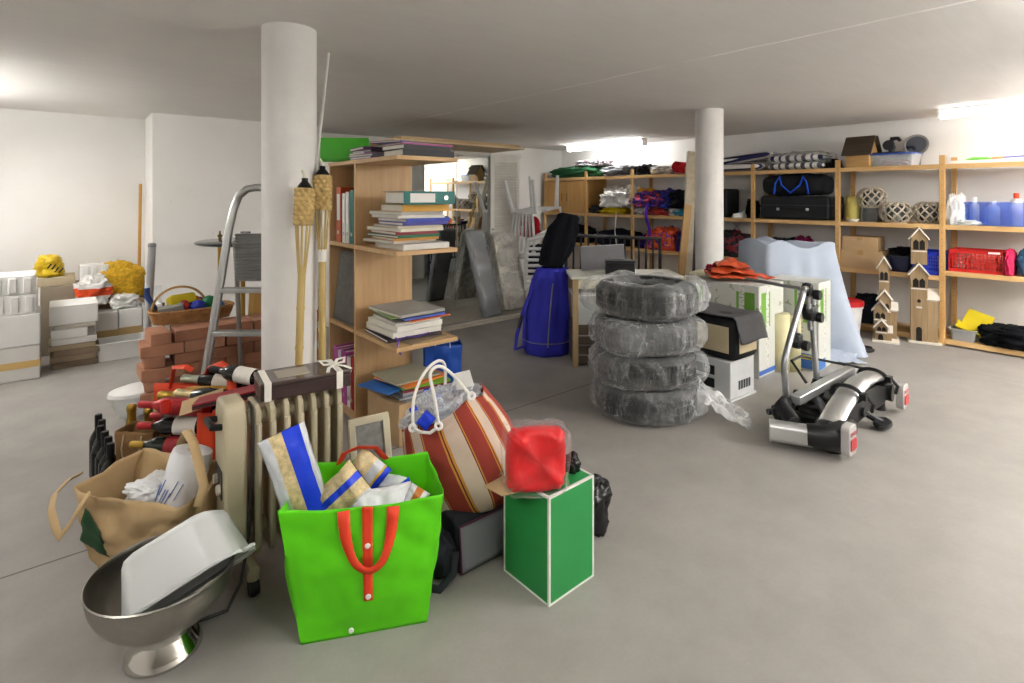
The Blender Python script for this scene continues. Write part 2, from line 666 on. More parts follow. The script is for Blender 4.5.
for (a, c) in ((0, 1), (3, 4)):
    ya, yc = POSTS[a] - 0.41, POSTS[c] - 0.41
    b = MB()
    b.cyl((SX1 - SX0 - 0.004, ya, 0.5), (SX1 - SX0 - 0.004, yc, 1.5), 0.006, n=8)
    b.cyl((SX1 - SX0 - 0.004, ya, 1.5), (SX1 - SX0 - 0.004, yc, 0.5), 0.006, n=8)
    b.build('cross_brace', STEEL, t)

# cabinet in the far bay
CABW = wood('#b98a4c', '#cda365', 'z', 18, 0.45, 0.06)
t = thing('shelf_cabinet', 'two-door pine cabinet set into the far end of the shelving', 'cabinet', (SX0 + 0.002, 5.826, ZM + 0.001))
w = 6.73 - 5.80 - 0.055
b = MB()
b.bx(0.02, 0.46, 0, 0.016, 0, 0.545)
b.bx(0.02, 0.46, w - 0.016, w, 0, 0.545)
b.bx(0.02, 0.46, 0.016, w - 0.016, 0, 0.016)
b.bx(0.02, 0.46, 0.016, w - 0.016, 0.505, 0.52)
b.bx(0.45, 0.46, 0.016, w - 0.016, 0.016, 0.505)
b.build('body', CABW, t)
for k in (0, 1):
    y0 = 0.002 + k * (w / 2)
    d = MB().bx(0, 0.018, y0, y0 + w / 2 - 0.004, 0.012, 0.5).build('door', CABW, t, bevel=0.002)
    yh = y0 + (w / 2 - 0.06 if k == 0 else 0.055)
    h = MB()
    h.bx(-0.016, -0.008, yh - 0.006, yh + 0.006, 0.19, 0.31)
    h.bx(-0.009, 0.002, yh - 0.005, yh + 0.005, 0.2, 0.212)
    h.bx(-0.009, 0.002, yh - 0.005, yh + 0.005, 0.288, 0.3)
    h.build('handle', M('#7d5c30', 0.5), d, bevel=0.002)


def patches(c1, c2, c3, scale=9.0):
    m, nt, p, N, L = base_nodes('patterned_cloth')
    co = coords(nt)
    f = nz(nt, co, scale, 1, 0.4)
    n = N.new('ShaderNodeValToRGB')
    n.color_ramp.interpolation = 'CONSTANT'
    el = n.color_ramp.elements
    el.new(0.5)
    for e_, (ps, c) in zip(el, ((0.0, c1), (0.52, c2), (0.62, c3))):
        e_.position = ps
        e_.color = (*lin(c), 1)
    L.new(f, n.inputs[0])
    L.new(n.outputs[0], p.inputs['Base Color'])
    p.inputs['Roughness'].default_value = 0.75
    bump(nt, p, nz(nt, co, 150.0, 2), 0.2)
    return m


def lump(name, col, label, cat, c, s, seed, amp=0.13, fr=2.4, e=0.7, rz=0.0, group=None, mat=None, n=(60, 36), fine=0.4):
    amp, fr, fine = amp * 1.25, fr * 1.3, fine * 1.6
    """a soft crumpled thing resting at c (bottom centre)"""
    b = MB().blob((0, 0, s[2] * 0.4), s, seed, amp, fr, e, True, n, fine=fine)
    zmin = min(p.z for p in b.v)
    for p in b.v:
        p.z -= zmin
    return solo(name, b, mat or fabric(col), label, cat, group, loc=c, rot=(0, 0, rz), angle=80)


XM = 6.60
# --- top shelf
lump('padded_bag', '#2c5a3c', 'dark green padded bag lying on top of the cabinet', 'bag', (XM - 0.02, 6.12, ZT), (0.44, 1.12, 0.20), 3, 0.07)
STRIPE_GW = stripes([(0.3, '#c9c8cc'), (0.2, '#5a5a66'), (0.25, '#d8d6d6'), (0.25, '#8f5560')], 'x', 0.07)
lump('folded_blanket', '#bbb', 'grey and white striped blanket on top of the green padded bag', 'blanket', (XM, 5.85, ZT + 0.17), (0.36, 0.62, 0.12), 4, 0.10, mat=STRIPE_GW)
lump('plastic_sack', '#85868a', 'grey plastic sack on the top shelf right of the green bag', 'bag', (XM - 0.02, 5.22, ZT), (0.40, 0.60, 0.17), 5, 0.16, mat=M('#8a8c90', 0.35, bmp=0.2, bs=30))
lump('garment', '#1d1e22', 'black cloth on the top shelf right of the grey plastic sack', 'clothing', (XM, 4.80, ZT), (0.34, 0.27, 0.16), 6, 0.2)
lump('plastic_sack', '#dcdad6', 'white plastic sack on the top shelf left of the red roll', 'bag', (XM, 4.46, ZT), (0.38, 0.40, 0.14), 7, 0.16, mat=M('#dedcd8', 0.4, bmp=0.2, bs=30))
b = MB()
for k in range(4):
    r0 = 0.018 + 0.019 * k
    b.tube([(0, -0.13, 0), (0, 0.13, 0)], r0 + 0.0, n=26)
b = MB()


def spiral(u, v):
    a = u * 2 * PI * 4.2
    r = 0.014 + 0.065 * u
    return (r * math.cos(a), (v - 0.5) * 0.42, r * math.sin(a))


b.grid(spiral, 110, 1)
solo('rolled_mat', b, fabric('#c3252b'), 'rolled red mat on the top shelf beside the leaning plank', 'mat', solid=0.008, loc=(XM - 0.10, 4.14, ZT + 0.085), rot=(0, 0, R(100)))
NAVYST = stripes([(0.16, '#e2deda'), (0.16, '#25264a'), (0.12, '#dedad6'), (0.08, '#3a3a5c'), (0.18, '#e2deda'), (0.14, '#2a2b50'), (0.16, '#d6d1ce')], 'x', 0.17)
PLAID = stripes([(0.30, '#e3e0da'), (0.26, '#1f2648'), (0.28, '#e3e0da'), (0.16, '#2b325a')], 'y', 0.17)


def pad(name, s, mat, label, loc, rot, seed, group=None, cat='cushion'):
    b = MB()

    def fn(u, v):
        x, y = (u - 0.5) * 2, (v - 0.5) * 2
        return x, y
    prof = rrect(1, 1, 0.12, 5)

    def sk(u, v):
        k = int(round(u * len(prof))) % len(prof)
        px, py = prof[k]
        ph = (v - 0.5) * PI * 0.995
        q = math.copysign(abs(math.cos(ph)) ** 0.4, 1)
        wv = 0.06 * noise.noise(Vector((px * 3 + seed, py * 3, v)))
        return (px * q * s[0] * (1 + wv), py * q * s[1] * (1 + wv), s[2] / 2 + math.sin(ph) * s[2] / 2 * (1 + 3 * wv))
    b.grid(sk, len(prof), 12, cu=True)
    zmin = min(p.z for p in b.v)
    for p in b.v:
        p.z -= zmin
    return solo(name, b, mat, label, cat, group, loc=loc, rot=rot, angle=70)


pad('seat_pad', (0.46, 0.80, 0.11), NAVYST, 'striped navy and white seat pad lying under another on the top shelf', (XM, 3.40, ZT), (0, 0, 0), 1)
pad('seat_pad', (0.44, 0.70, 0.10), NAVYST, 'striped navy and white seat pad on top of its twin, tilted', (XM + 0.01, 3.28, ZT + 0.111), (R(-6), 0, R(3)), 2)
for k, (z, lab) in enumerate(((0, 'checked navy and white cushion, lower one of the wrapped pair'), (0.088, 'checked navy and white cushion, upper one of the wrapped pair'))):
    pad('cushion', (0.44, 0.60, 0.085), PLAID, lab, (XM, 2.66, ZT + z), (0, 0, R(2 * k)), 5 + k)
b = MB().blob((0, 0, 0.12), (0.5, 0.68, 0.225), 12, 0.09, 3.0, 0.55, True, (50, 30), fine=0.6)
zmin = min(p.z for p in b.v)
for p in b.v:
    p.z -= zmin
solo('plastic_wrap', b, film('#e8e8e6', 0.08, bs=9, edge=0.4), 'crumpled clear plastic wrap around the checked cushions', 'plastic wrap', loc=(XM, 2.66, ZT + 0.001), angle=80)
lump('garment', '#17181c', 'black cloth bundle on the top shelf against the small wooden birdhouse', 'clothing', (XM + 0.02, 2.33, ZT), (0.3, 0.12, 0.12), 13, 0.15)

# nest box with a dark roof
t = thing('birdhouse', 'pine birdhouse with dark pitched roof on the top shelf', 'birdhouse', (XM - 0.11, 2.01, ZT), R(-4))
HW = wood('#b98e55', '#d2aa70', 'y', 18)
b = MB()
b.bx(-0.11, 0.11, -0.11, 0.11, 0, 0.14)
b.prism([(-0.11, 0.14), (0.11, 0.14), (0.0, 0.315)], -0.11, 0.11, Matrix(((1, 0, 0, 0), (0, 0, 1, 0), (0, 1, 0, 0), (0, 0, 0, 1))))
b.build('body', HW, t, bevel=0.002)
ROOF = wood('#3f352b', '#554a3d', 'y', 20)
for s in (-1, 1):
    b = MB()
    T = TR((s * 0.08, 0, 0.218), (0, s * R(58), 0))
    b.box((0, 0, 0.012), (0.235, 0.28, 0.014), T)
    b.build('roof_board', ROOF, t, bevel=0.002)

# clear tub with blue lid and a black gadget
CLEARP = film('#dfe4ea', 0.30, 0.12, 5, 'clear_polypropylene', 0.05)


def tub(name, label, cat, loc, rz, s, bodymat, lidmat=None, taper=0.9, th=0.004, lip=0.012, group=None):
    t = thing(name, label, cat, loc, rz, group)
    w, d, h = s
    b = MB()
    n = 6
    o0, o1 = rrect(w * taper, d * taper, 0.03, n), rrect(w, d, 0.035, n)
    i1, i0 = rrect(w - 2 * th, d - 2 * th, 0.033, n), rrect(w * taper - 2 * th, d * taper - 2 * th, 0.028, n)
    rim = rrect(w + 2 * lip, d + 2 * lip, 0.04, n)
    k = len(o0)
    loops = [[(x, y, 0) for x, y in o0], [(x, y, h - 0.012) for x, y in o1], [(x, y, h - 0.012) for x, y in rim],
             [(x, y, h) for x, y in rim], [(x, y, h) for x, y in i1], [(x, y, th) for x, y in i0]]
    vs = [p for lp in loops for p in lp]
    fs = [(a * k + i, a * k + (i + 1) % k, (a + 1) * k + (i + 1) % k, (a + 1) * k + i) for a in range(5) for i in range(k)]
    fs += [tuple(reversed(range(k))), tuple(5 * k + i for i in range(k))]
    b.add(vs, fs)
    b.build('body', bodymat, t, angle=50)
    if lidmat:
        b = MB()
        b.prism(rrect(w + 2 * lip + 0.006, d + 2 * lip + 0.006, 0.04, n), h + 0.0005, h + 0.014)
        b.prism(rrect(w - 0.03, d - 0.03, 0.035, n), h + 0.014, h + 0.02)
        b.build('lid', lidmat, t, bevel=0.003)
    return t


tub('storage_tub', 'clear plastic tub with a blue lid on the top shelf', 'storage box', (XM - 0.05, 1.73, ZT), 0, (0.30, 0.38, 0.115), CLEARP, M('#2f55b5', 0.35, trans=0.2))
lump('garment', '#8d5a66', 'pinkish folded cloth inside the blue-lidded clear tub', 'clothing', (XM - 0.05, 1.73, ZT + 0.006), (0.21, 0.28, 0.08), 15, 0.08)
t = thing('gadget', 'small black hand-cranked device standing on the blue tub lid', 'device', (XM - 0.07, 1.79, ZT + 0.136))
b = MB().prism(rrect(0.16, 0.26, 0.02), 0, 0.012)
b.build('base', BLACK, t, bevel=0.003)
b = MB()
b.tube([(0, -0.03, 0.012), (0.0, -0.05, 0.06), (0, -0.03, 0.12), (0, -0.05, 0.16)], [0.03, 0.022, 0.02, 0.026], 12)
b.tube([(0, -0.05, 0.15), (0, -0.09, 0.15), (0, -0.11, 0.12)], [0.02, 0.018, 0.015], 10)
b.build('body', BLACK, t)
b = MB().lathe([(0.0, -0.02), (0.05, -0.02), (0.055, 0), (0.05, 0.02), (0, 0.02)], 20, TR((0, -0.01, 0.085), (0, R(90), 0)))
b.build('wheel', M('#232327', 0.35), t)
t = thing('round_mirror', 'round grey-framed mirror leaning on the wall above the shelves', 'mirror', (6.76, 1.61, ZT + 0.0), 0, rot=(0, R(7), 0))
b = MB().lathe([(0.09, -0.008), (0.105, -0.012), (0.11, 0), (0.105, 0.012), (0.088, 0.008), (0.088, -0.006), (0.09, -0.008)], 40, TR((0, 0, 0.11 + 0.12), (0, R(90), 0)))
b.build('frame', M('#85837f', 0.5), t)
b = MB().lathe([(0, -0.004), (0.089, -0.004), (0.089, 0.004), (0, 0.004)], 40, TR((0, 0, 0.11 + 0.12), (0, R(90), 0)))
b.build('glass', M('#7d8597', 0.12, 0.9), t)
b = MB().bx(-0.02, 0.03, -0.04, 0.04, 0, 0.125)
b.build('foot', M('#6f6d69', 0.5), t)
b = MB().bx(-0.05, 0.05, -0.42, 0.42, 0, 0.03)
solo('shelf_board_spare', b, M('#e6e5e2', 0.45), 'long white laminate board lying on the top shelf above the blue crate', 'board', bevel=0.002, loc=(6.47, 0.87, ZT))
t = thing('toy_wand', 'thin stick with green and orange ends on the white board', 'stick', (6.45, 0.95, ZT + 0.03))
MB().tube([(0, 0.2, 0.008), (0, 0.15, 0.014), (0, 0.05, 0.012), (0, 0.02, 0.007)], [0.004, 0.014, 0.012, 0.006], 10).build('green_tip', M('#6fce4a', 0.5), t)
MB().cyl((0, 0.02, 0.012), (0, -0.06, 0.016), 0.011, n=10).build('orange_collar', M('#e0a06a', 0.5), t)
MB().cyl((0, -0.06, 0.016), (0.02, -0.42, 0.028), 0.007, n=10).build('shaft', M('#6a72b4', 0.5), t)

# --- second shelf, clothes
ZZ = ZM
lump('trainer_shoe', '#2a2b31', 'dark trainer lying in front of the white clothes, under the cabinet edge', 'shoe', (XM - 0.10, 5.66, ZZ), (0.2, 0.22, 0.12), 21, 0.14)
lump('garment', '#e7e6e4', 'heap of white cloth on the shelf beside the cabinet', 'clothing', (XM - 0.04, 5.24, ZZ + 0.10), (0.4, 0.58, 0.34), 22, 0.16)
lump('garment', '#d9c322', 'yellow cloth under the heap of white cloth', 'clothing', (XM - 0.08, 5.32, ZZ), (0.32, 0.46, 0.105), 23, 0.14)
lump('garment', '#6d8fae', 'pale blue cloth under the heap of white cloth', 'clothing', (XM + 0.13, 5.02, ZZ), (0.2, 0.22, 0.11), 24, 0.16)
lump('garment', '#4a2c93', 'violet sports jacket on the clothes pile in the middle bay', 'clothing', (XM - 0.06, 4.70, ZZ + 0.115), (0.36, 0.50, 0.23), 25, 0.2, mat=patches('#4a2c93', '#c8423a', '#3a3fb8'))
lump('garment', '#3f44b0', 'bright blue garment in the pile between violet and black clothes', 'clothing', (XM - 0.02, 4.42, ZZ + 0.10), (0.34, 0.34, 0.26), 26, 0.2, mat=patches('#3138a6', '#2a2e6e', '#6a3fb0'))
lump('garment', '#b5322e', 'red garment at the bottom of the clothes pile', 'clothing', (XM - 0.08, 4.46, ZZ), (0.32, 0.5, 0.10), 27, 0.14, mat=patches('#b5322e', '#20222c', '#b5322e'))
lump('garment', '#e0a12e', 'orange yellow scarf draped on the violet jacket', 'clothing', (XM - 0.10, 4.76, ZZ + 0.32), (0.16, 0.2, 0.06), 28, 0.2)
lump('garment', '#16181d', 'black garment on the right of the clothes pile', 'clothing', (XM - 0.02, 4.18, ZZ + 0.1), (0.4, 0.34, 0.25), 29, 0.17)
lump('garment', '#2f7f96', 'turquoise cloth poking out under the black garment', 'clothing', (XM - 0.10, 4.14, ZZ), (0.26, 0.2, 0.10), 30, 0.15)
lump('garment', '#c9c6c4', 'pale striped cloth at the right foot of the clothes pile', 'clothing', (XM - 0.14, 4.24, ZZ), (0.14, 0.26, 0.10), 32, 0.15)
lump('garment', '#c9c6c4', 'pale grey cloth under the violet jacket', 'clothing', (XM - 0.07, 4.80, ZZ), (0.3, 0.17, 0.11), 31, 0.15)
b = MB()


def strap_fn(u, v):
    z = -0.02 - v * 0.50
    return (-0.02 - 0.02 * math.sin(v * 5), 0.02 * math.sin(v * 7) + (u - 0.5) * 0.05, z)


b.grid(strap_fn, 2, 24)
solo('strap', b, fabric('#5a2fae'), 'violet strap hanging down over the shelf edge', 'strap', solid=0.004, loc=(6.35, 4.60, ZM + 0.16))
b = MB().tube([(0.02, 0.02, 0.0), (0, 0.01, -0.1), (0.0, 0.03, -0.3), (0.0, 0.0, -0.5), (0.0, 0.01, -0.62)], 0.007, 8)
solo('cord', b, M('#e3e1dc', 0.7), 'white cord hanging from the yellow cloth over the shelf edge', 'cord', loc=(6.345, 5.17, ZM + 0.05))
# bay 4 and 5
t = thing('suitcase', 'small black upright case partly behind the second column', 'suitcase', (XM, 3.62, ZZ), 0)
MB().bx(-0.16, 0.16, -0.13, 0.13, 0.0, 0.36).build('body', M('#17181a', 0.6, bmp=0.2, bs=150), t, bevel=0.02, seg=3)
MB().tube([(-0.17, -0.06, 0.3), (-0.2, -0.06, 0.3), (-0.2, 0.06, 0.3), (-0.17, 0.06, 0.3)], 0.008, 8).build('handle', BLACK, t)


def shoe(name, label, loc, rz, col, sole, acc, group=None):
    t = thing(name, label, 'shoe', loc, rz, group)
    b = MB()

    def fn(u, v):
        th = u * 2 * PI
        x = (v - 0.5) * 0.27
        w = 0.045 * (1 - 0.5 * abs(v * 2 - 1) ** 3)
        h = 0.035 + 0.07 * max(0, math.cos((v - 0.12) * 2.1)) ** 2
        y = math.cos(th) * w
        z = 0.02 + max(0, math.sin(th)) * h
        e = 0.02 if v in (0, 1) else 1
        return (x, y * e, z if e == 1 else 0.03)
    b.grid(fn, 20, 16, cu=True)
    b.build('upper', col, t, angle=60)
    MB().prism([(p[0] * 1.0, p[1]) for p in [(-0.135, -0.03), (-0.05, -0.046), (0.06, -0.05), (0.125, -0.03), (0.14, 0), (0.125, 0.03), (0.06, 0.05), (-0.05, 0.046), (-0.135, 0.03)]], 0, 0.024).build('sole', sole, t, bevel=0.004)
    b = MB()
    for k in range(4):
        x = 0.0 + k * 0.02
        b.tube([(x, -0.025, 0.075 - k * 0.007), (x + 0.005, 0, 0.088 - k * 0.008), (x, 0.025, 0.075 - k * 0.007)], 0.003, 6)
    b.build('laces', acc, t)
    return t


WSOLE = M('#e4e4e2', 0.5)
shoe('trainer_shoe', 'white and blue trainer on the shelf beside the big black suitcase', (XM - 0.11, 3.30, ZZ), R(140), M('#d8d8d8', 0.7), WSOLE, M('#3a9cc0', 0.6))
shoe('trainer_shoe', 'black trainer with turquoise sole behind the white one', (XM + 0.06, 3.34, ZZ), R(110), M('#1b1d22', 0.7), M('#2c9cc4', 0.5), M('#c9c9c9', 0.6))
lump('cycling_bag', '#1c1d22', 'small black bag hung beside the shelf post, next to the trainers', 'bag', (XM - 0.05, 3.205, ZZ), (0.26, 0.09, 0.25), 34, 0.1)
t = thing('suitcase', 'large flat black suitcase under the duffel bag', 'suitcase', (XM - 0.01, 2.665, ZZ), 0)
MB().bx(-0.22, 0.22, -0.385, 0.37, 0.008, 0.27).build('body', M('#15171b', 0.7, bmp=0.25, bs=180), t, bevel=0.03, seg=3)
MB().bx(-0.226, 0.226, -0.39, 0.375, 0.16, 0.168).build('zip', M('#2b2c30', 0.4), t)
MB().tube([(-0.215, -0.09, 0.13), (-0.245, -0.08, 0.13), (-0.245, 0.08, 0.13), (-0.215, 0.09, 0.13)], 0.01, 8).build('handle', BLACK, t)
for y in (-0.16, 0.16):
    MB().box((-0.222, y, 0.12), (0.012, 0.03, 0.03)).build('latch', STEEL, t, bevel=0.003)
t = thing('duffel_bag', 'black duffel bag with bright blue handles on the large suitcase', 'bag', (XM - 0.01, 2.70, ZZ + 0.272), 0)
b = MB()


def duf(u, v):
    th = u * 2 * PI
    y = (v - 0.5) * 0.74
    e = (1 - abs(2 * v - 1) ** 6) ** 0.3 if 0 < v < 1 else 0.01
    r = 0.02 * noise.noise(Vector((th, y * 7, 3.1)))
    x = math.copysign(abs(math.cos(th)) ** 0.7, math.cos(th)) * (0.17 + r) * max(e, 0.02)
    z = math.copysign(abs(math.sin(th)) ** 0.7, math.sin(th)) * (0.125 + r) * max(e, 0.02) + 0.125
    return (x, y, max(z, 0))


b.grid(duf, 36, 30, cu=True)
b.build('body', M('#14161b', 0.75, bmp=0.25, bs=160), t, angle=70)
HB = fabric('#2351c4')
for s in (-1, 1):
    b = MB()
    pts = [(-0.178 if s < 0 else 0.178, -0.17, 0.02), (-0.185 * -s, -0.16, 0.14), (-0.1 * -s, -0.13, 0.252), (-0.15 * -s, -0.03, 0.20 if s < 0 else 0.26),
           (-0.16 * -s, 0.04, 0.2 if s < 0 else 0.26), (-0.1 * -s, 0.13, 0.252), (-0.185 * -s, 0.16, 0.14), (-0.178 * -s, 0.17, 0.02)]
    if s < 0:
        pts = [(-0.178, -0.19, 0.02), (-0.186, -0.17, 0.15), (-0.172, -0.13, 0.22), (-0.188, -0.10, 0.12), (-0.19, 0, 0.035), (-0.188, 0.10, 0.12), (-0.172, 0.13, 0.22), (-0.186, 0.17, 0.15), (-0.178, 0.19, 0.02)]
    b.tube(pts, 0.011, 8)
    b.build('handle', HB, t)

# --- second shelf, lanterns
XF = 6.50
t = thing('pillar_candle', 'thick yellow pillar candle on the shelf beside the black suitcase', 'candle', (XF + 0.0, 2.09, ZZ))
MB().lathe([(0.0, 0), (0.070, 0), (0.072, 0.01), (0.072, 0.262), (0.064, 0.27), (0, 0.26)], 28).build('wax', M('#c9bd6a', 0.45, sub=0.3), t)
MB().cyl((0, 0, 0.255), (0.004, 0, 0.285), 0.0022, n=6).build('wick', BLACK, t)
t = solo('dish', MB().lathe([(0, 0.004), (0.04, 0.004), (0.06, 0.03), (0.065, 0.03), (0.046, 0), (0, 0)], 24), M('#e5e2d8', 0.35), 'small white dish in front of the yellow candle', 'dish', loc=(XF - 0.09, 2.07, ZZ))
GLASS = film('#6f7678', 0.30, 0.05, 3, 'clear_glass', 0.02)
RATTAN = M('#b9ae9d', 0.8, var=0.2)


def rattan_lantern(label, loc, r, h):
    t = thing('rattan_lantern', label, 'lantern', loc, 0, 'round rattan lanterns')

    def rad(z):
        q = (z / h - 0.5) * 2
        return r * math.sqrt(max(0.12, 1 - 0.80 * q * q))
    b = MB()
    ns = 11
    for d in (-1, 1):
        for k in range(ns):
            pts = []
            for j in range(13):
                z = h * j / 12
                a = 2 * PI * k / ns + d * 1.35 * j / 12
                q = rad(z)
                pts.append((q * math.cos(a), q * math.sin(a), z + 0.004))
            b.tube(pts, 0.0075, 6)
    b.build('rattan_weave', RATTAN, t)
    b = MB()
    for z in (0.006, h):
        q = rad(z) + 0.002
        b.tube([(q * math.cos(2 * PI * k / 28), q * math.sin(2 * PI * k / 28), z) for k in range(28)], 0.008, 6, closed=True)
    b.build('rim', RATTAN, t)
    MB().lathe([(0, 0.012), (r * 0.48, 0.012), (r * 0.55, h * 0.3), (r * 0.55, h * 0.85), (r * 0.53, h * 0.85), (r * 0.53, 0.018), (0, 0.018)], 24).build('glass_insert', GLASS, t)
    MB().lathe([(0, 0.02), (0.03, 0.02), (0.03, 0.09), (0, 0.09)], 16).build('candle', M('#e8e2d4', 0.5), t)
    return t


t = thing('glass_lantern', 'square clear glass lantern carrying a small rattan ball', 'lantern', (XF + 0.0, 1.925, ZZ))
b = MB()
for (x, y) in ((-1, -1), (1, -1), (1, 1), (-1, 1)):
    b.bx(x * 0.07 - 0.005, x * 0.07 + 0.005, y * 0.07 - 0.005, y * 0.07 + 0.005, 0, 0.145)
b.bx(-0.075, 0.075, -0.075, 0.075, 0, 0.008)
b.bx(-0.075, 0.075, -0.075, 0.075, 0.141, 0.147)
b.build('frame', M('#77746e', 0.5), t)
b = MB()
for k in range(4):
    b.box((0.066, 0, 0.075), (0.003, 0.125, 0.13), Matrix.Rotation(k * PI / 2, 4, 'Z'))
b.build('panes', GLASS, t)
rattan_lantern('rattan ball lantern raised on the square glass lantern', (XF + 0.0, 1.925, ZZ + 0.148), 0.135, 0.20)
rattan_lantern('wide rattan ball lantern in the middle of the lantern shelf', (XF - 0.02, 1.70, ZZ), 0.145, 0.20)
rattan_lantern('wide rattan ball lantern against the right post of the lantern shelf', (XF + 0.04, 1.45, ZZ), 0.135, 0.205)

# --- second shelf, cleaning crate
BLUEC = film('#4a70dc', 0.36, 0.2, 5, 'translucent_blue_plastic', 0.05, 0.4)
lump('detergent_bag', '#e2e3e4', 'white plastic bag of detergent beside the blue crate', 'bag', (XF - 0.04, 1.225, ZZ), (0.18, 0.15, 0.31), 41, 0.08, mat=M('#dfe1e3', 0.35, bmp=0.2, bs=40))
tub('plastic_crate', 'translucent blue plastic crate of bottles on the shelf', 'crate', (XF + 0.06, 0.92, ZZ), 0, (0.34, 0.48, 0.215), BLUEC, None, 0.92)


def bottle(name, label, loc, r, h, body, cap, neck=0.35, group=None, cat='bottle', ch=0.05, lab=None):
    t = thing(name, label, cat, loc, 0, group)
    hs = h * (1 - neck)
    MB().lathe([(0, 0), (r * 0.95, 0), (r, 0.01), (r, hs), (r * 0.8, hs + (h - hs) * 0.3), (r * 0.36, hs + (h - hs) * 0.5), (r * 0.36, h - ch * 0.5), (0, h - ch * 0.5)], 20).build('body', body, t)
    MB().lathe([(0, h - ch), (r * 0.48, h - ch), (r * 0.46, h), (0, h)], 16).build('cap', cap, t)
    if lab:
        MB().lathe([(r * 1.012, hs * 0.2), (r * 1.012, hs * 0.75)], 20).build('paper_label', lab, t)
    return t


bottle('cleaner_bottle', 'white bottle standing in the blue crate at its left end', (XF + 0.02, 1.10, ZZ + 0.006), 0.035, 0.25, M('#dcdfe2', 0.35), M('#e9e9e9', 0.4))
bottle('cleaner_bottle', 'pale bottle standing in the middle of the blue crate', (XF + 0.02, 0.97, ZZ + 0.006), 0.05, 0.22, M('#b8c6e2', 0.3), M('#dedede', 0.4), 0.3)
bottle('cleaner_bottle', 'white bottle with an orange red cap in the blue crate', (XF + 0.04, 0.815, ZZ + 0.006), 0.045, 0.29, M('#e5e5e2', 0.35), M('#e2451f', 0.4), 0.3, ch=0.09)
bottle('cleaner_bottle', 'clear bottle at the right end of the blue crate', (XF + 0.06, 0.735, ZZ + 0.006), 0.035, 0.22, M('#d5dbe0', 0.2), M('#d9d9d9', 0.4))
lump('cloth', '#cfd1d0', 'pale rag lying in front of the blue crate', 'cloth', (6.405, 1.13, ZZ), (0.07, 0.18, 0.05), 44, 0.2)

# --- third shelf
lump('sports_bag', '#1b1d2c', 'dark navy bag behind the black railing, under the yellow cloth', 'bag', (XM, 5.32, ZL), (0.4, 0.72, 0.26), 51, 0.1)
lump('sports_bag', '#14161b', 'black bag on the lower shelf under the cabinet', 'bag', (XM, 6.25, ZL), (0.4, 0.7, 0.3), 52, 0.1)
lump('rucksack', '#d8512a', 'orange rucksack on the lower shelf behind the railing', 'rucksack', (XM - 0.08, 4.48, ZL), (0.34, 0.46, 0.33), 53, 0.13, mat=patches('#d8512a', '#5a2f86', '#e06a2a'))
lump('sleeping_bag', '#3a2a6e', 'violet sleeping bag between the orange rucksack and the plank', 'sleeping bag', (XM, 4.13, ZL), (0.4, 0.2, 0.31), 54, 0.12)
lump('sleeping_bag', '#34246b', 'violet bundle left of the orange rucksack', 'sleeping bag', (XM, 4.79, ZL), (0.36, 0.18, 0.2), 55, 0.14)
b = MB()
for k in range(5):
    b.tube([(0.0, 0.07 * math.cos(a), 0.12 + 0.10 * math.sin(a) + 0.01 * k) for a in [2 * PI * j / 20 for j in range(20)]], 0.007, 6, closed=True, T=TR((0.015 * k, 0.004 * k, 0)))
solo('coiled_rope', b, M('#4d83c4', 0.6), 'coil of light blue rope on the shelf beside the column', 'rope', loc=(6.45, 3.90, ZL))
lump('rucksack', '#17181c', 'black rucksack on the lower shelf right of the column', 'rucksack', (XM - 0.06, 3.45, ZL), (0.36, 0.5, 0.33), 56, 0.12, mat=patches('#17181c', '#7a1c28', '#1d1f26'))
lump('garment', '#8f1f28', 'dark red cloth beside the black rucksack by the column', 'clothing', (XM - 0.1, 3.80, ZL), (0.3, 0.16, 0.16), 57, 0.15)
lump('rucksack', '#1d1f24', 'black bag behind the blue-grey sheet, left in its bay', 'bag', (XM, 2.9, ZL), (0.36, 0.38, 0.27), 58, 0.13)
lump('rucksack', '#7a1c48', 'magenta and black rucksack behind the blue-grey sheet', 'rucksack', (XM - 0.04, 2.60, ZL), (0.3, 0.22, 0.30), 59, 0.13)
lump('garment', '#1f2d6b', 'navy cloth behind the blue-grey sheet beside the magenta rucksack', 'clothing', (XM, 2.41, ZL), (0.3, 0.15, 0.14), 60, 0.15)
t = bottle('canister', 'small white plastic canister on the shelf by the cardboard boxes', (XF - 0.03, 2.27, ZL), 0.04, 0.24, M('#d9dada', 0.4), M('#e0e0e0', 0.4), 0.25, cat='canister')


def carton(name, label, loc, rz, s, mat=CARD, group=None, lidlike=False, tape=None):
    t = thing(name, label, 'box', loc, rz, group)
    x, y, z = s
    MB().bx(-x / 2, x / 2, -y / 2, y / 2, 0, z - 0.004).build('body', mat, t, bevel=0.004)
    b = MB()
    b.bx(-x / 2, x / 2, -y / 2, -0.002, z - 0.004, z)
    b.bx(-x / 2, x / 2, 0.002, y / 2, z - 0.004, z)
    b.build('top_flaps', mat, t)
    if tape:
        b = MB()
        b.bx(-x / 2 - 0.001, x / 2 + 0.001, -0.025, 0.025, z, z + 0.0012)
        b.bx(-x / 2 - 0.0014, -x / 2, -0.025, 0.025, z * 0.75, z + 0.001)
        b.bx(x / 2, x / 2 + 0.0014, -0.025, 0.025, z * 0.75, z + 0.001)
        b.build('tape', tape, t)
    return t


TAPE = M('#a88552', 0.35)
carton('cardboard_box', 'brown cardboard box under another on the lower shelf', (XF + 0.0, 1.985, ZL), 0, (0.26, 0.38, 0.19), CARD, tape=TAPE)
carton('cardboard_box', 'flatter brown cardboard box on top of the lower one', (XF + 0.0, 2.0, ZL + 0.191), R(2), (0.25, 0.32, 0.14), CARD, tape=TAPE)


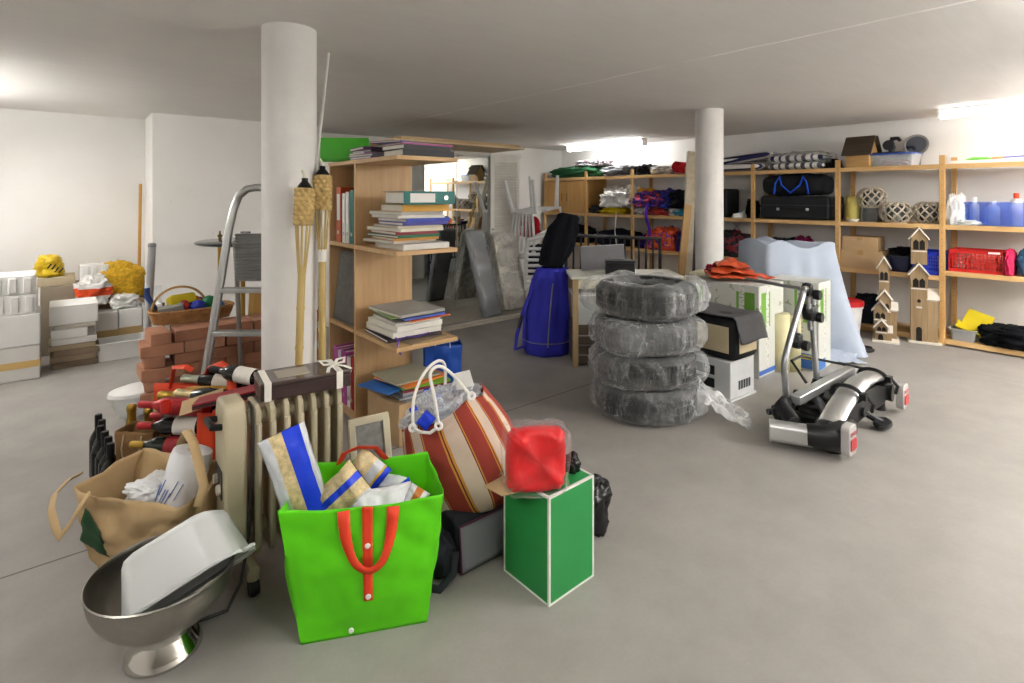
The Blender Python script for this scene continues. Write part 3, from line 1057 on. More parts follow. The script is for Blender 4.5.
def crate(label, loc, rz, s, mat, holes=True, group=None, name='plastic_crate', cols=14, rows=6):
    """basket crate whose walls are a lattice"""
    t = thing(name, label, 'crate', loc, rz, group)
    x, y, z = s
    b = MB()
    b.bx(-x / 2, x / 2, -y / 2, y / 2, 0, 0.006)
    for (w, T) in ((y, TR((-x / 2, 0, 0), (0, 0, R(90)))), (y, TR((x / 2, 0, 0), (0, 0, R(90)))), (x, TR((0, -y / 2, 0))), (x, TR((0, y / 2, 0)))):
        n = max(3, int(cols * w / y))
        b.bx(-w / 2, w / 2, -0.003, 0.003, 0, 0.03, T)
        for k in range(n + 1):
            q = -w / 2 + w * k / n
            b.bx(q - 0.004, q + 0.004, -0.0025, 0.0025, 0.03, z - 0.03, T)
        for k in range(1, rows):
            q = 0.03 + (z - 0.06) * k / rows
            b.bx(-w / 2, w / 2, -0.002, 0.002, q - 0.003, q + 0.003, T)
    b.build('basket', mat, t)
    b = MB()
    for (w, T) in ((y, TR((-x / 2, 0, 0), (0, 0, R(90)))), (y, TR((x / 2, 0, 0), (0, 0, R(90)))), (x, TR((0, -y / 2, 0))), (x, TR((0, y / 2, 0)))):
        b.bx(-w / 2 - 0.006, w / 2 + 0.006, -0.006, 0.006, z - 0.03, z, T)
    b.build('rim', mat, t, bevel=0.002)
    return t


REDP = M('#c9211c', 0.35)
crate('red plastic basket crate on the shelf under the blue crate', (XF + 0.03, 1.07, 0.70), 0, (0.30, 0.38, 0.205), REDP)
MB_ = MB().box((-0.1575, -0.13, 0.19), (0.002, 0.08, 0.018))
for ch in [o for o in bpy.data.objects if o.get('label', '').startswith('red plastic basket')]:
    MB_.build('name_tag', M('#e3e0dc', 0.6), ch)
lump('packet', '#cf6a5a', 'pinkish packet of things inside the red crate', 'packet', (XF + 0.03, 1.04, 0.707), (0.20, 0.24, 0.16), 61, 0.15, mat=M('#d0756a', 0.3, bmp=0.3, bs=40))
lump('cloth', '#d8d2cc', 'pale cloth inside the red crate at its left end', 'cloth', (XF + 0.03, 1.20, 0.707), (0.2, 0.08, 0.10), 62, 0.15)
lump('sports_bag', '#3a6a8a', 'petrol blue sports bag on the shelf right of the red crate', 'bag', (XF + 0.04, 0.68, 0.70), (0.34, 0.25, 0.27), 63, 0.08)
lump('sports_bag', '#d8315c', 'pink bag squeezed between red crate and blue sports bag', 'bag', (XF - 0.02, 0.845, 0.70), (0.3, 0.065, 0.25), 64, 0.06)
crate('royal blue plastic crate on the lower shelf behind the tall birdhouse tower', (XF + 0.06, 1.44, ZL), 0, (0.34, 0.2, 0.22), M('#1d35b8', 0.35), rows=5)
tub('storage_tub', 'dark navy plastic tub beside the cardboard boxes', 'storage box', (XF + 0.06, 1.655, ZL), 0, (0.34, 0.18, 0.15), M('#1a2142', 0.4), M('#14161f', 0.4))
lump('garment', '#15161b', 'black cloth lying on the navy tub', 'clothing', (XF + 0.06, 1.655, ZL + 0.171), (0.3, 0.2, 0.07), 66, 0.16)
# --- bottom shelf
t = tub('storage_tub', 'small grey open tub at the bottom right of the shelving', 'storage box', (XF + 0.0, 1.165, ZB), 0, (0.26, 0.19, 0.11), M('#9a9a98', 0.45), None)
b = MB()
b.bx(-0.01, 0.01, -0.1, 0.1, 0, 0.22)
b.bx(-0.09, -0.01, -0.1, 0.1, 0, 0.012)
b.bx(-0.09, 0.01, -0.11, -0.1, 0, 0.07)
b.bx(-0.09, 0.01, 0.1, 0.11, 0, 0.07)
solo('dustpan', b, M('#dcc722', 0.4), 'yellow plastic dustpan tilted in the small grey tub', 'dustpan', bevel=0.004, loc=(XF + 0.0, 1.125, ZB + 0.06), rot=(R(18), R(25), 0))
lump('net_bag', '#101114', 'black netting heap on the bottom shelf', 'net', (XF + 0.0, 0.82, ZB), (0.34, 0.46, 0.2), 68, 0.10, fr=2.4, fine=0.4)
# hidden lower shelf content that shows in gaps
lump('sports_bag', '#1a1d27', 'dark bag low on the shelving behind the white bucket', 'bag', (XM + 0.05, 1.98, ZB), (0.3, 0.34, 0.3), 69, 0.1)
b = MB().bx(-0.06, 0.06, -0.3, 0.3, 0, 0.04)
solo('wooden_block', b, wood('#9b7a4c', '#b8945f', 'y'), 'pale wooden board lying on the bottom shelf behind the towers', 'board', bevel=0.003, loc=(6.47, 1.55, ZB))


# ================================================================ WARDROBE WITH MIRROR
t = thing('wardrobe', 'white wardrobe front with mirror and louvred sliding door', 'wardrobe', (2.2, 4.72, 0))
OFFW = M('#e4e1da', 0.5)
b = MB()
b.bx(0, 2.12, 0.04, 1.2, 0, 0.045)
b.bx(-0.02, 2.12, 0.0, 0.04, 0, 0.03)
b.build('base', M('#d3cec1', 0.55), t, bevel=0.004)
b = MB()
b.bx(0.0, 2.12, 0.045, 0.06, 0.0455, 0.052)
b.build('track', ALU, t)
b = MB()
b.bx(0.30, 2.0, 0.06, 1.0, 1.945, 1.965)
b.build('top', wood('#cdb28b', '#dcc5a0', 'x'), t, bevel=0.003)
b = MB()
b.bx(0.50, 2.50, 0.70, 1.0, 1.905, 1.945)
b.build('header', OFFW, t, bevel=0.003)
MB().bx(0.0, 0.02, 0.70, 1.2, 0.045, 1.945).build('side_panel', OFFW, t)
MB().bx(2.48, 2.50, 0.75, 1.2, 0.0, 1.945).build('side_panel', OFFW, t)
MIRROR = M('#e9eeec', 0.015, 1.0, 0.0, name='mirror_glass')
for k, (x0, x1) in enumerate(((0.60, 1.478), (1.482, 2.02))):
    d = MB().bx(x0, x1, 0.725, 0.745, 0.055, 1.90).build('mirror_door', OFFW, t)
    MB().bx(x0 + 0.004, x1 - 0.004, 0.719, 0.7245, 0.06, 1.895).build('mirror', MIRROR, d)
x0, x1 = 1.97, 2.45
d = MB()
d.bx(x0, x0 + 0.055, 0.685, 0.714, 0.05, 1.93)
d.bx(x1 - 0.055, x1, 0.685, 0.714, 0.05, 1.93)
d.bx(x0 + 0.055, x1 - 0.055, 0.685, 0.714, 1.84, 1.93)
d.bx(x0 + 0.055, x1 - 0.055, 0.685, 0.714, 0.05, 0.16)
d.bx(x0 + 0.055, x1 - 0.055, 0.685, 0.714, 0.92, 1.0)
d = d.build('louvre_door', OFFW, t, bevel=0.002)
b = MB()
for (za, zb) in ((1.0, 1.84), (0.16, 0.92)):
    n = int((zb - za) / 0.034)
    for k in range(n):
        b.box(((x0 + x1) / 2, 0.70, za + (k + 0.5) * (zb - za) / n), (x1 - x0 - 0.108, 0.006, 0.038), TR((0, 0.70, za + (k + 0.5) * (zb - za) / n), (R(35), 0, 0)) @ Matrix.Translation((0, -0.70, -(za + (k + 0.5) * (zb - za) / n))))
b.build('slats', OFFW, d)
MB().cyl((x0 + 0.028, 0.685, 0.98), (x0 + 0.028, 0.67, 0.98), 0.012, n=12).build('knob', M('#8d8a84', 0.4), d)
b = MB()
b.bx(0, 1.55, -0.07, 0.07, 0, 0.03)
solo('plank', b, wood('#b08d62', '#cbb089', 'x'), 'wooden plank lying along the front edge of the wardrobe top', 'plank', bevel=0.002, loc=(2.58, 4.86, 1.966))
b = MB().bx(0, 1.5, -0.06, 0.06, 0, 0.025)
solo('plank', b, wood('#8d7350', '#a98c66', 'x'), 'darker plank lying behind another on the wardrobe top', 'plank', bevel=0.002, loc=(2.62, 5.06, 1.966), rot=(0, 0, R(-1)))


def leaning_pack(name, label, foot, rz, w, h, th, lean, core, wrap, cat='wrapped panel', crink=0.012):
    t = thing(name, label, cat, foot, 0, rot=(R(-lean), 0, rz))
    MB().bx(-w / 2 + 0.012, w / 2 - 0.012, -th / 2 + 0.008, th / 2 - 0.008, 0.012, h - 0.04).build('panel', core, t, bevel=0.006)
    b = MB()

    pr = rrect(w, th, th * 0.42, 5)
    npf = len(pr)

    def fn(u, v):
        x, y = pr[int(round(u * npf)) % npf]
        z = v * h
        k = noise.fractal(Vector((x * 9, y * 9 + 3, z * 7 + w * 50)), 1, 2, 3)
        k2 = abs(noise.noise(Vector((x * 14 + 5, y * 12, z * 3 + h * 9))))
        sq = 1 - 0.5 * max(0, v - 0.93) / 0.07 * 0.6
        return (x * (1 + 0.02 * k), y * sq + (crink * (k + k2)) * (1 if y > 0 else -1), z)
    b.grid(fn, npf, 46, cu=True)
    k = len(b.v)
    b.f.append(tuple(range(npf)))
    b.m.append(0)
    b.f.append(tuple(range(k - npf, k)))
    b.m.append(0)
    b.build('plastic_wrapping', wrap, t, angle=70)
    return t


ft = pd(492, 315, 5.82)
leaning_pack('wrapped_panel', 'narrow panel in silver grey plastic leaning on the mirror', (3.745, 4.83, 0.05), R(4), 0.25, 0.98, 0.10, 19, M('#6f7073', 0.5), M('#989ba0', 0.25, 0.2, bmp=0.6, bs=12), crink=0.018)
leaning_pack('wrapped_panel', 'white panel in clear plastic leaning on the louvred door', (4.15, 4.93, 0.05), R(0), 0.38, 0.93, 0.14, 15, M('#d9d5cb', 0.6), film('#f4f3f0', 0.22, 0.12, 10, edge=0.4, painted_glint=0.55, ss=(3, 3, 2)), crink=0.018)


# ================================================================ STACKED GARDEN CHAIRS
WPL = M('#dedfe0', 0.35)


def garden_chair(label, loc, rot, level=False):
    t = thing('garden_chair', label, 'chair', loc, 0, 'white slatted garden chairs', rot)
    s = MB()
    s.bx(-0.22, 0.22, -0.22, -0.19, 0.40, 0.43)
    for k in range(7):
        s.bx(-0.22, 0.22, -0.185 + k * 0.06, -0.185 + k * 0.06 + 0.042, 0.405, 0.425)
    s.build('seat', WPL, t, bevel=0.004)
    bk = MB()
    if level:
        for k in range(8):
            z = 0.30 + k * 0.068
            y = 0.21 + 0.12 * k / 8
            bk.tube([(-0.23, y + 0.01, z), (-0.1, y + 0.035, z), (0.1, y + 0.035, z), (0.23, y + 0.01, z)], 0.022, 8, flat=0.9)
        for s_ in (-1, 1):
            bk.tube([(s_ * 0.235, 0.20, 0.27), (s_ * 0.24, 0.26, 0.6), (s_ * 0.235, 0.33, 0.87)], 0.024, 8)
    else:
        for k in range(7):
            x = -0.18 + k * 0.06
            bk.tube([(x * 0.8, 0.22, 0.43), (x * 1.0, 0.27, 0.66), (x * 1.18, 0.33, 0.88)], 0.021, 8, flat=0.6)
    bk.tube([(-0.23, 0.33, 0.87), (-0.12, 0.345, 0.915), (0, 0.35, 0.93), (0.12, 0.345, 0.915), (0.23, 0.33, 0.87)], 0.026, 8)
    bk.build('backrest', WPL, t)
    for (x, y, dx, dy) in ((-0.2, -0.2, -0.03, -0.04), (0.2, -0.2, 0.03, -0.04), (-0.2, 0.2, -0.03, 0.06), (0.2, 0.2, 0.03, 0.06)):
        MB().tube([(x, y, 0.41), (x + dx, y + dy, 0.0)], [0.028, 0.02], 8).build('leg', WPL, t)
    for s_ in (-1, 1):
        MB().tube([(s_ * 0.24, -0.22, 0.40), (s_ * 0.26, -0.2, 0.63), (s_ * 0.265, 0.1, 0.65), (s_ * 0.24, 0.28, 0.68)], 0.02, 8, flat=0.7).build('armrest', WPL, t)
    return t


ca_ = cw(0.37, 6.75)
garden_chair('white garden chair with level back slats standing by the wardrobe', (ca_.x, ca_.y, 0), (0, 0, R(180) - YAW + R(8)), True)
cb2 = cw(0.25, 6.88)
garden_chair('white garden chair turned upside down on top of the other', (cb2.x, cb2.y, 1.63), (R(8), R(180), R(180) - YAW - R(42)))
lump('cushion', '#b8202c', 'red cushion tucked behind the slats of the upside-down garden chair', 'cushion', cw(0.23, 7.10, 0.86), (0.34, 0.10, 0.30), 71, 0.05, rz=-YAW - R(42))
lump('cushion', '#2b2d36', 'charcoal cushion behind the level slats of the upright garden chair', 'cushion', cw(0.36, 6.62, 0.432), (0.38, 0.09, 0.42), 72, 0.04, rz=-YAW)

# ================================================================ BLUE SACK, BLACK TRIPOD BAG
BLUE = M('#3032b4', 0.75, var=0.12, vs=5, bmp=0.3, bs=120)
c0 = gp(547, 352)
t = thing('duffel_sack', 'royal blue zipped duffel sack standing on the floor', 'bag', (c0.x, c0.y, 0), R(-40))
b = MB()


def sack(u, v):
    a = u * 2 * PI
    z = v * 0.74
    r = 0.225 - 0.03 * v - 0.13 * max(0, v - 0.5) ** 1.3
    if v < 0.06:
        r *= 0.9 + 0.1 * (v / 0.06)
    k = 0.02 * noise.noise(Vector((math.cos(a) * 2.4, math.sin(a) * 2.4, z * 4))) + 0.012 * (v ** 2) * math.cos(9 * a + 4 * z)
    return ((r + k) * math.cos(a) + 0.05 * v * v, (r + k) * 0.8 * math.sin(a), z)


b.grid(sack, 64, 34, cu=True)
b.f.append(tuple(range(64)))
b.m.append(0)
b.f.append(tuple(34 * 64 + i for i in range(64)))
b.m.append(0)
b.build('body', BLUE, t, angle=75)
zp = MB()
pts = []
for k in range(16):
    v = 0.12 + 0.74 * k / 15
    p = Vector(sack(0.745 + 0.012 * v, v))
    pts.append((p.x, p.y - 0.004, p.z))
zp.tube(pts, 0.006, 6)
zp.build('zip', M('#8f8f9b', 0.4, 0.5), t)
bn = MB()
bn.tube([tuple(Vector(sack(0.5 + 0.5 * k / 16, 0.16)) * 1.006) for k in range(17)], 0.005, 6)
bn.build('seam_band', M('#7a7a92', 0.6), t)
st = MB()
st.tube([(-0.2, -0.06, 0.07), (-0.285, -0.1, 0.05), (-0.27, -0.1, 0.18), (-0.22, -0.07, 0.36), (-0.13, -0.06, 0.60), (-0.05, -0.08, 0.70)], 0.026, 8, flat=0.35)
st.build('strap', BLUE, t)
MB().tube([(-0.255, -0.098, 0.24), (-0.225, -0.078, 0.345)], 0.031, 8, flat=0.5).build('strap_pad', M('#22242a', 0.6), t)
cr = MB()


def collar(u, v):
    a = u * 2 * PI
    r = 0.115 + 0.02 * math.sin(v * PI) + 0.014 * math.cos(8 * a)
    return (r * math.cos(a) + 0.05, r * 0.8 * math.sin(a), 0.70 + v * 0.06)


cr.grid(collar, 48, 8, cu=True)
cr.build('gathered_collar', BLUE, t, angle=75, solid=0.008)
b = MB()


def blk(u, v):
    a = u * 2 * PI
    r = 0.085 + 0.055 * math.sin(min(1, v * 1.15) * PI) ** 0.8 * (0.6 + 0.4 * v)
    k = 0.014 * math.cos(7 * a + 3 * v) + 0.012 * noise.noise(Vector((math.cos(a) * 3, math.sin(a) * 3, v * 6)))
    r = (r + k) * (1 if v < 0.97 else 0.7)
    return (r * math.cos(a) * 1.05 + 0.09 * v, r * 0.8 * math.sin(a), v * 0.50)


b.grid(blk, 48, 26, cu=True)
b.f.append(tuple(range(48)))
b.m.append(0)
b.f.append(tuple(26 * 48 + i for i in range(48)))
b.m.append(0)
q = cw((566 - 512) / FPX * 4.60 - 0.05, 4.62)
solo('black_sack', b, fabric('#15161c'), 'black cloth bundle standing up out of the blue duffel sack', 'bag', loc=(c0.x + 0.03, c0.y, 0.765), rot=(0, R(11), R(-40)), angle=75)

# ================================================================ TABLE BEHIND THE TYRES
t = thing('side_table', 'white-topped table with pale wooden legs behind the tyre stack', 'table', cw(0.94, 4.62), -YAW)
MB().bx(-0.46, 0.46, -0.22, 0.22, 0.72, 0.745).build('tabletop', M('#d3d2c6', 0.5), t, bevel=0.003)
b = MB()
b.bx(-0.43, 0.43, -0.19, -0.17, 0.64, 0.72)
b.bx(-0.43, 0.43, 0.17, 0.19, 0.64, 0.72)
b.build('apron', M('#cfc9b5', 0.5), t)
LEGW = wood('#9d8660', '#b79f79', 'z')
for (x, y) in ((-0.42, -0.18), (0.42, -0.18), (-0.42, 0.18), (0.42, 0.18)):
    MB().box((x, y, 0.36), (0.045, 0.045, 0.72)).build('leg', LEGW, t, bevel=0.004)
t2 = tub('storage_tub', 'pale translucent tub on the floor end under the table', 'storage box', cw(0.66, 4.60, 0.34), -YAW, (0.30, 0.33, 0.24), film('#dfe4e2', 0.5, 0.2, 4, 'milky_plastic', 0.05), M('#d8dad6', 0.5))
t3 = thing('box_crate', 'low wooden crate under the table carrying the pale tub', 'crate', cw(0.66, 4.60), -YAW)
b = MB()
for k in range(4):
    b.bx(-0.15, 0.15, -0.165, -0.155, 0.02 + k * 0.08, 0.085 + k * 0.08)
    b.bx(-0.15, 0.15, 0.155, 0.165, 0.02 + k * 0.08, 0.085 + k * 0.08)
    b.bx(-0.16, -0.15, -0.165, 0.165, 0.02 + k * 0.08, 0.085 + k * 0.08)
    b.bx(0.15, 0.16, -0.165, 0.165, 0.02 + k * 0.08, 0.085 + k * 0.08)
b.bx(-0.15, 0.15, -0.155, 0.155, 0.32, 0.339)
b.build('slats', wood('#4a4036', '#5a4f43', 'x'), t3)
t = thing('metal_sheet', 'thin light grey panel standing tilted on the table behind the tyres', 'panel', cw(0.80, 4.72, 0.747), -YAW, rot=(R(-24), R(-4), -YAW + R(-8)))
MB().bx(-0.19, 0.19, -0.006, 0.006, 0.012, 0.23).build('sheet', M('#77777b', 0.45), t, bevel=0.002)
b = MB()
b.tube([(-0.19, 0, 0.012), (-0.19, 0, 0.23), (0.19, 0, 0.23), (0.19, 0, 0.012)], 0.007, 6, closed=True)
b.build('edge', M('#a3a3a4', 0.4), t)
t = thing('black_box', 'small black box on the table in front of the grey panel', 'box', cw(0.90, 4.52, 0.746), -YAW - R(8))
MB().bx(-0.12, 0.12, -0.06, 0.06, 0, 0.10).build('body', BLACK, t, bevel=0.006)
MB().bx(-0.122, 0.122, -0.062, 0.062, 0.101, 0.12).build('lid', M('#202124', 0.5), t, bevel=0.004)

# black railing in front of the shelves
t = thing('metal_railing', 'black metal bed railing standing behind the table', 'railing', gp(560, 285, 0.62) * 1.0, 0)
p0 = pd(566, 236, 5.75)
p1 = pd(660, 240, 5.95)
t.location = (p0.x, p0.y, 0)
dx = Vector((p1.x - p0.x, p1.y - p0.y, 0))
t.rotation_euler = (0, 0, math.atan2(dx.y, dx.x))
Lr = dx.length
b = MB()
b.tube([(0, 0, 0), (0, 0, 0.99)], 0.018, 10)
b.build('post', DARKPLASTIC, t)
MB().tube([(Lr, 0, 0), (Lr, 0, 0.94)], 0.018, 10).build('post', DARKPLASTIC, t)
MB().tube([(0, 0, 0.985), (Lr, 0, 0.93)], 0.017, 10).build('rail', DARKPLASTIC, t)
MB().tube([(0, 0, 0.42), (Lr, 0, 0.42)], 0.015, 10).build('rail', DARKPLASTIC, t)
for k in range(1, 13):
    x = Lr * k / 13
    MB().tube([(x, 0, 0.42), (x, 0.0, 0.98 - 0.055 * k / 13)], 0.011, 8).build('bar', DARKPLASTIC, t)

# leaning planks
for (u0, u1, d0, d1, mat, lab, th) in ((684, 692, 5.9, 6.35, wood('#a99e88', '#c0b59f', 'z'), 'pale grey-brown plank leaning on the shelves beside the column', 0.05),
                                       (693, 698, 6.10, 6.46, M('#26262a', 0.5), 'narrow dark plank leaning beside the pale one', 0.03)):
    a = pd(u0, 300, d0)
    a.z = 0.0
    top = pd(u1, 152, d1)
    L = (top - a).length
    T = frame(a, top - a, (RX, RY, 0))
    b = MB().bx(0, L, -0.055 if th > 0.04 else -0.03, 0.055 if th > 0.04 else 0.03, -th / 2, th / 2)
    o = solo('plank', b, mat, lab, 'plank', bevel=0.002)
    o.matrix_world = T
a = pd(676, 300, 5.80)
a.z = 0
top = pd(688, 205, 6.1)
L = (top - a).length
b = MB().bx(0, L, -0.04, 0.04, -0.015, 0.015)
o = solo('plank', b, wood('#a37f4c', '#bf9a63', 'x'), 'shorter yellowish plank leaning in front of the grey-brown one', 'plank', bevel=0.002)
o.matrix_world = frame(a, top - a, (RX, RY, 0))

# ================================================================ TYRES IN BAGS
RUB = M('#1a1a1b', 0.6, bmp=0.2, bs=70)
BAGF = film('#e6e8ea', 0.03, 0.14, 9, 'clear_tyre_bag', 1.0, 0.42, 0.32)
TAILF = film('#e6e8ea', 0.18, 0.12, 9, 'clear_bag_tail', 1.0, 0.35, 0.6)


def tyre(label, loc, rz, seed, top_open=False, tail=None):
    t = thing('car_tyre', label, 'tyre', loc, rz, 'bagged car tyres in the stack')
    w, ro, ri = 0.205, 0.318, 0.205
    prof = [(ri, 0.02), (ri + 0.02, 0.004), (ro - 0.05, 0.0), (ro - 0.015, 0.018), (ro, 0.05)]
    full = prof + [(ro, w - 0.05), (ro - 0.015, w - 0.018), (ro - 0.05, w), (ri + 0.02, w - 0.004), (ri, w - 0.02), (ri, 0.02)]
    b = MB().lathe(full, 72)
    for k in range(72):                      # tread blocks
        a = 2 * PI * k / 72
        for (z, s) in ((0.062, 1), (0.102, -1), (0.142, 1)):
            b.box((ro + 0.003, 0, 0), (0.008, 0.017, 0.03), TR((0, 0, z), (0, 0, a + s * 0.01)) @ TR((0, 0, 0), (0, 0, 0)))
    b.build('tyre_rubber', RUB, t, angle=50)
    b = MB()
    n, mm = 120, 44

    def fn(u, v):
        a = u * 2 * PI
        ph = (v - 0.5) * PI
        er = 0.75
        cz = math.copysign(abs(math.sin(ph)) ** er, math.sin(ph))
        cr_ = abs(math.cos(ph)) ** 0.28
        R0 = ro + 0.032
        fold = noise.fractal(Vector((math.cos(a) * 3.2, math.sin(a) * 3.2, seed * 3 + v * 3.0)), 1, 2, 4)
        pl = abs(noise.noise(Vector((math.cos(a) * 6 + seed, math.sin(a) * 6, v * 1.4)))) + 0.6 * abs(noise.noise(Vector((a * 1.2 + seed, a * 2.1, v * 8 + a))))
        side = 0.12 * max(0, noise.noise(Vector((math.cos(a) * 1.1 + seed, math.sin(a) * 1.1, 9.0))))
        rr = R0 + (0.012 * fold + 0.034 * (pl - 0.15)) * (0.4 + 0.6 * cr_) + side
        r = rr * max(cr_, 0.0)
        z = w / 2 + cz * (w / 2 + 0.004)
        if v > 0.55:
            if top_open:
                k = (v - 0.55) / 0.45
                z += 0.05 * math.sin(k * PI) * (0.5 + noise.noise(Vector((math.cos(a) * 2 + seed, math.sin(a) * 2, 4))))
                r = max(r, 0.20 * (1 - 0.2 * k))
                z -= 0.05 * max(0, k - 0.8) * 5
            else:
                z += 0.0
        r = max(r, 0.02)
        z = min(max(z, -0.001), w + (0.2 if top_open else 0.012))
        return (r * math.cos(a), r * math.sin(a), z)
    b.grid(fn, n, mm, cu=True)
    b.build('plastic_bag', BAGF, t, angle=180)
    if tail:
        a0, ln = tail
        b = MB()

        def tf(u, v):
            q = a0 + (u - 0.5) * 0.75 * (1 - 0.35 * v)
            rr = ro + 0.02 + v * ln
            fl = noise.fractal(Vector((u * 4, v * 4, 5.5)), 1, 2, 3)
            z = 0.006 + (0.17 * (1 - v) ** 1.3) * (0.8 + 0.3 * math.sin(u * 9)) + 0.06 * abs(fl) * (1 - 0.5 * v)
            return (rr * math.cos(q), rr * math.sin(q), max(z, 0.004))
        b.grid(tf, 30, 22)
        b.build('bag_tail', TAILF, t, angle=180)
    return t


tb = cw(0.875, 3.555)
tyre('bagged car tyre at the bottom of the stack, its bag trailing on the floor', (tb.x, tb.y, 0.002), 0, 1, tail=(R(-58), 0.30))
tyre('bagged car tyre second from the bottom of the stack', (tb.x + 0.005, tb.y + 0.01, 0.214), 1.1, 2)
tyre('bagged car tyre third from the bottom of the stack', (tb.x - 0.008, tb.y - 0.006, 0.426), 2.3, 3)
tyre('bagged car tyre on top of the stack, its bag bunched open', (tb.x + 0.012, tb.y + 0.004, 0.638), 0.4, 4, True)


# ================================================================ CARTONS, PET CARRIER, TARPAULIN
def birch_print():
    m, nt, p, N, L = base_nodes('carton_with_birch_trunks')
    co = coords(nt)
    sx = N.new('ShaderNodeSeparateXYZ')
    L.new(co, sx.inputs[0])
    y = math_n(nt, 'ADD', sx.outputs[1], sx.outputs[0])
    f = math_n(nt, 'FRACT', math_n(nt, 'MULTIPLY', y, 3.6))
    trunk = math_n(nt, 'MULTIPLY', math_n(nt, 'GREATER_THAN', f, 0.42), math_n(nt, 'LESS_THAN', f, 0.58))
    f2 = math_n(nt, 'FRACT', math_n(nt, 'ADD', math_n(nt, 'MULTIPLY', y, 2.3), 0.1))
    g = math_n(nt, 'MULTIPLY', math_n(nt, 'GREATER_THAN', f2, 0.18), math_n(nt, 'LESS_THAN', f2, 0.52))
    zz = math_n(nt, 'MULTIPLY', math_n(nt, 'GREATER_THAN', sx.outputs[2], 0.38), math_n(nt, 'LESS_THAN', sx.outputs[2], 0.65))
    c = mix_col(nt, math_n(nt, 'MULTIPLY', g, zz), lin('#c9cbc4'), lin('#6fa53a'))
    sp = nz(nt, coords(nt, (30, 30, 90)), 1.0, 2)
    tk = mix_col(nt, ramp(nt, sp, [(0.55, 0.0), (0.6, 1.0)]), lin('#d3d3cf'), lin('#9a988f'))
    c = mix_col(nt, trunk, c, tk)
    leaf = ramp(nt, nz(nt, coords(nt, (16, 16, 16)), 1.0, 2), [(0.62, 0.0), (0.66, 0.8)])
    top = math_n(nt, 'GREATER_THAN', sx.outputs[2], 0.5)
    c = mix_col(nt, math_n(nt, 'MULTIPLY', leaf, top), c, lin('#86976a'))
    L.new(c, p.inputs['Base Color'])
    p.inputs['Roughness'].default_value = 0.5
    return m


BIRCH = birch_print()
t = thing('large_carton', 'tall white carton with green panels and birch trunks beside the tyres', 'box', (4.10, 1.96, 0))
MB().bx(0, 0.42, 0, 0.62, 0, 0.70).build('body', BIRCH, t, bevel=0.006)
b = MB()
b.bx(0, 0.42, 0, 0.308, 0.701, 0.706)
b.bx(0, 0.42, 0.312, 0.62, 0.701, 0.706)
b.build('top_flaps', M('#cfd0ca', 0.55), t)
MB().bx(0.0, 0.42, -0.0012, -0.0003, 0.02, 0.055).build('blue_band', M('#3a63b0', 0.5), t)
t = thing('large_carton', 'white birch-print carton with a blue base label behind the cream foam rolls', 'box', (4.62, 1.73, 0), R(4))
MB().bx(0, 0.30, 0, 0.40, 0, 0.70).build('body', BIRCH, t, bevel=0.006)
MB().bx(0, 0.30, 0, 0.40, 0.701, 0.706).build('top_flaps', M('#cfd0ca', 0.55), t)
b = MB()
b.bx(-0.0015, -0.0003, 0.005, 0.20, 0.01, 0.13)
b.bx(0.002, 0.16, -0.0015, -0.0003, 0.01, 0.09)
b.build('blue_label', M('#3f6fb4', 0.5), t)
MB().bx(-0.0025, -0.0017, 0.03, 0.17, 0.085, 0.12).build('yellow_strip', M('#d8c341', 0.5), t)
CREAM = M('#cfc9a0', 0.7)
t = None


def roll(label, loc, r, h, mat, group=None):
    t = thing('foam_roll', label, 'roll', loc, 0, group)
    b = MB()

    def fn(u, v):
        a = u * 2 * PI * 5
        q = 0.02 + (r - 0.02) * u
        return (q * math.cos(a), q * math.sin(a), v * h)
    b.grid(fn, 150, 1)
    b.build('sheet', mat, t, solid=(r - 0.02) / 5 * 0.8, angle=60)
    return t


roll('cream foam roll standing beside the white birch-print carton, nearer the tyres', gp(782, 372) + cw(0.0, 0.05), 0.075, 0.46, CREAM)
roll('cream foam roll standing between its twin and the bike carrier frame', gp(799, 374) + cw(0.0, 0.10), 0.060, 0.43, CREAM)
# carrier box with beige front on a white printer carton
bx0 = Vector((3.50, 1.87, 0))
t = thing('printer_carton', 'white carton with black stripes on the floor beside the tyres', 'box', bx0, R(-3))
WC = M('#d4d6d6', 0.5)
MB().bx(0, 0.30, 0, 0.50, 0.012, 0.265).build('body', WC, t, bevel=0.004)
MB().bx(-0.015, 0.31, -0.012, 0.51, 0, 0.012).build('bottom_flap', WC, t)
b = MB()
for (z0, z1) in ((0.06, 0.125), (0.15, 0.215)):
    b.bx(-0.0016, -0.0003, 0.12, 0.47, z0, z1)
b.build('black_stripe', M('#1e2126', 0.5), t)
b = MB()
for k in range(5):
    b.bx(0.10 + k * 0.032, 0.10 + k * 0.032 + 0.016, -0.0016, -0.0003, 0.06, 0.12)
    b.bx(0.10 + k * 0.032 + 0.019, 0.10 + k * 0.032 + 0.023, -0.0016, -0.0003, 0.06, 0.12)
b.build('barcode', M('#3a3c40', 0.6), t)
t = thing('pet_carrier', 'soft carrier with beige panels and black edging on the white carton', 'carrier', (bx0.x - 0.005, bx0.y - 0.035, 0.268), R(-3))
BEI = M('#c9ba98', 0.7, bmp=0.15, bs=150)
rr = [(0.0, 0.012), (0.012, 0.0), (0.33, 0.0), (0.345, 0.012), (0.345, 0.20), (0.30, 0.262), (0.045, 0.262), (0.0, 0.20)]
Tm = Matrix(((1, 0, 0, 0), (0, 0, 1, 0), (0, 1, 0, 0), (0, 0, 0, 1)))
b = MB()
b.bx(0, 0.32, 0, 0.58, 0.0, 0.30)
b.build('body', M('#17181b', 0.65), t, bevel=0.05, seg=4)
MB().bx(-0.004, 0.0, 0.045, 0.54, 0.055, 0.235).build('side_panel', BEI, t, bevel=0.002)
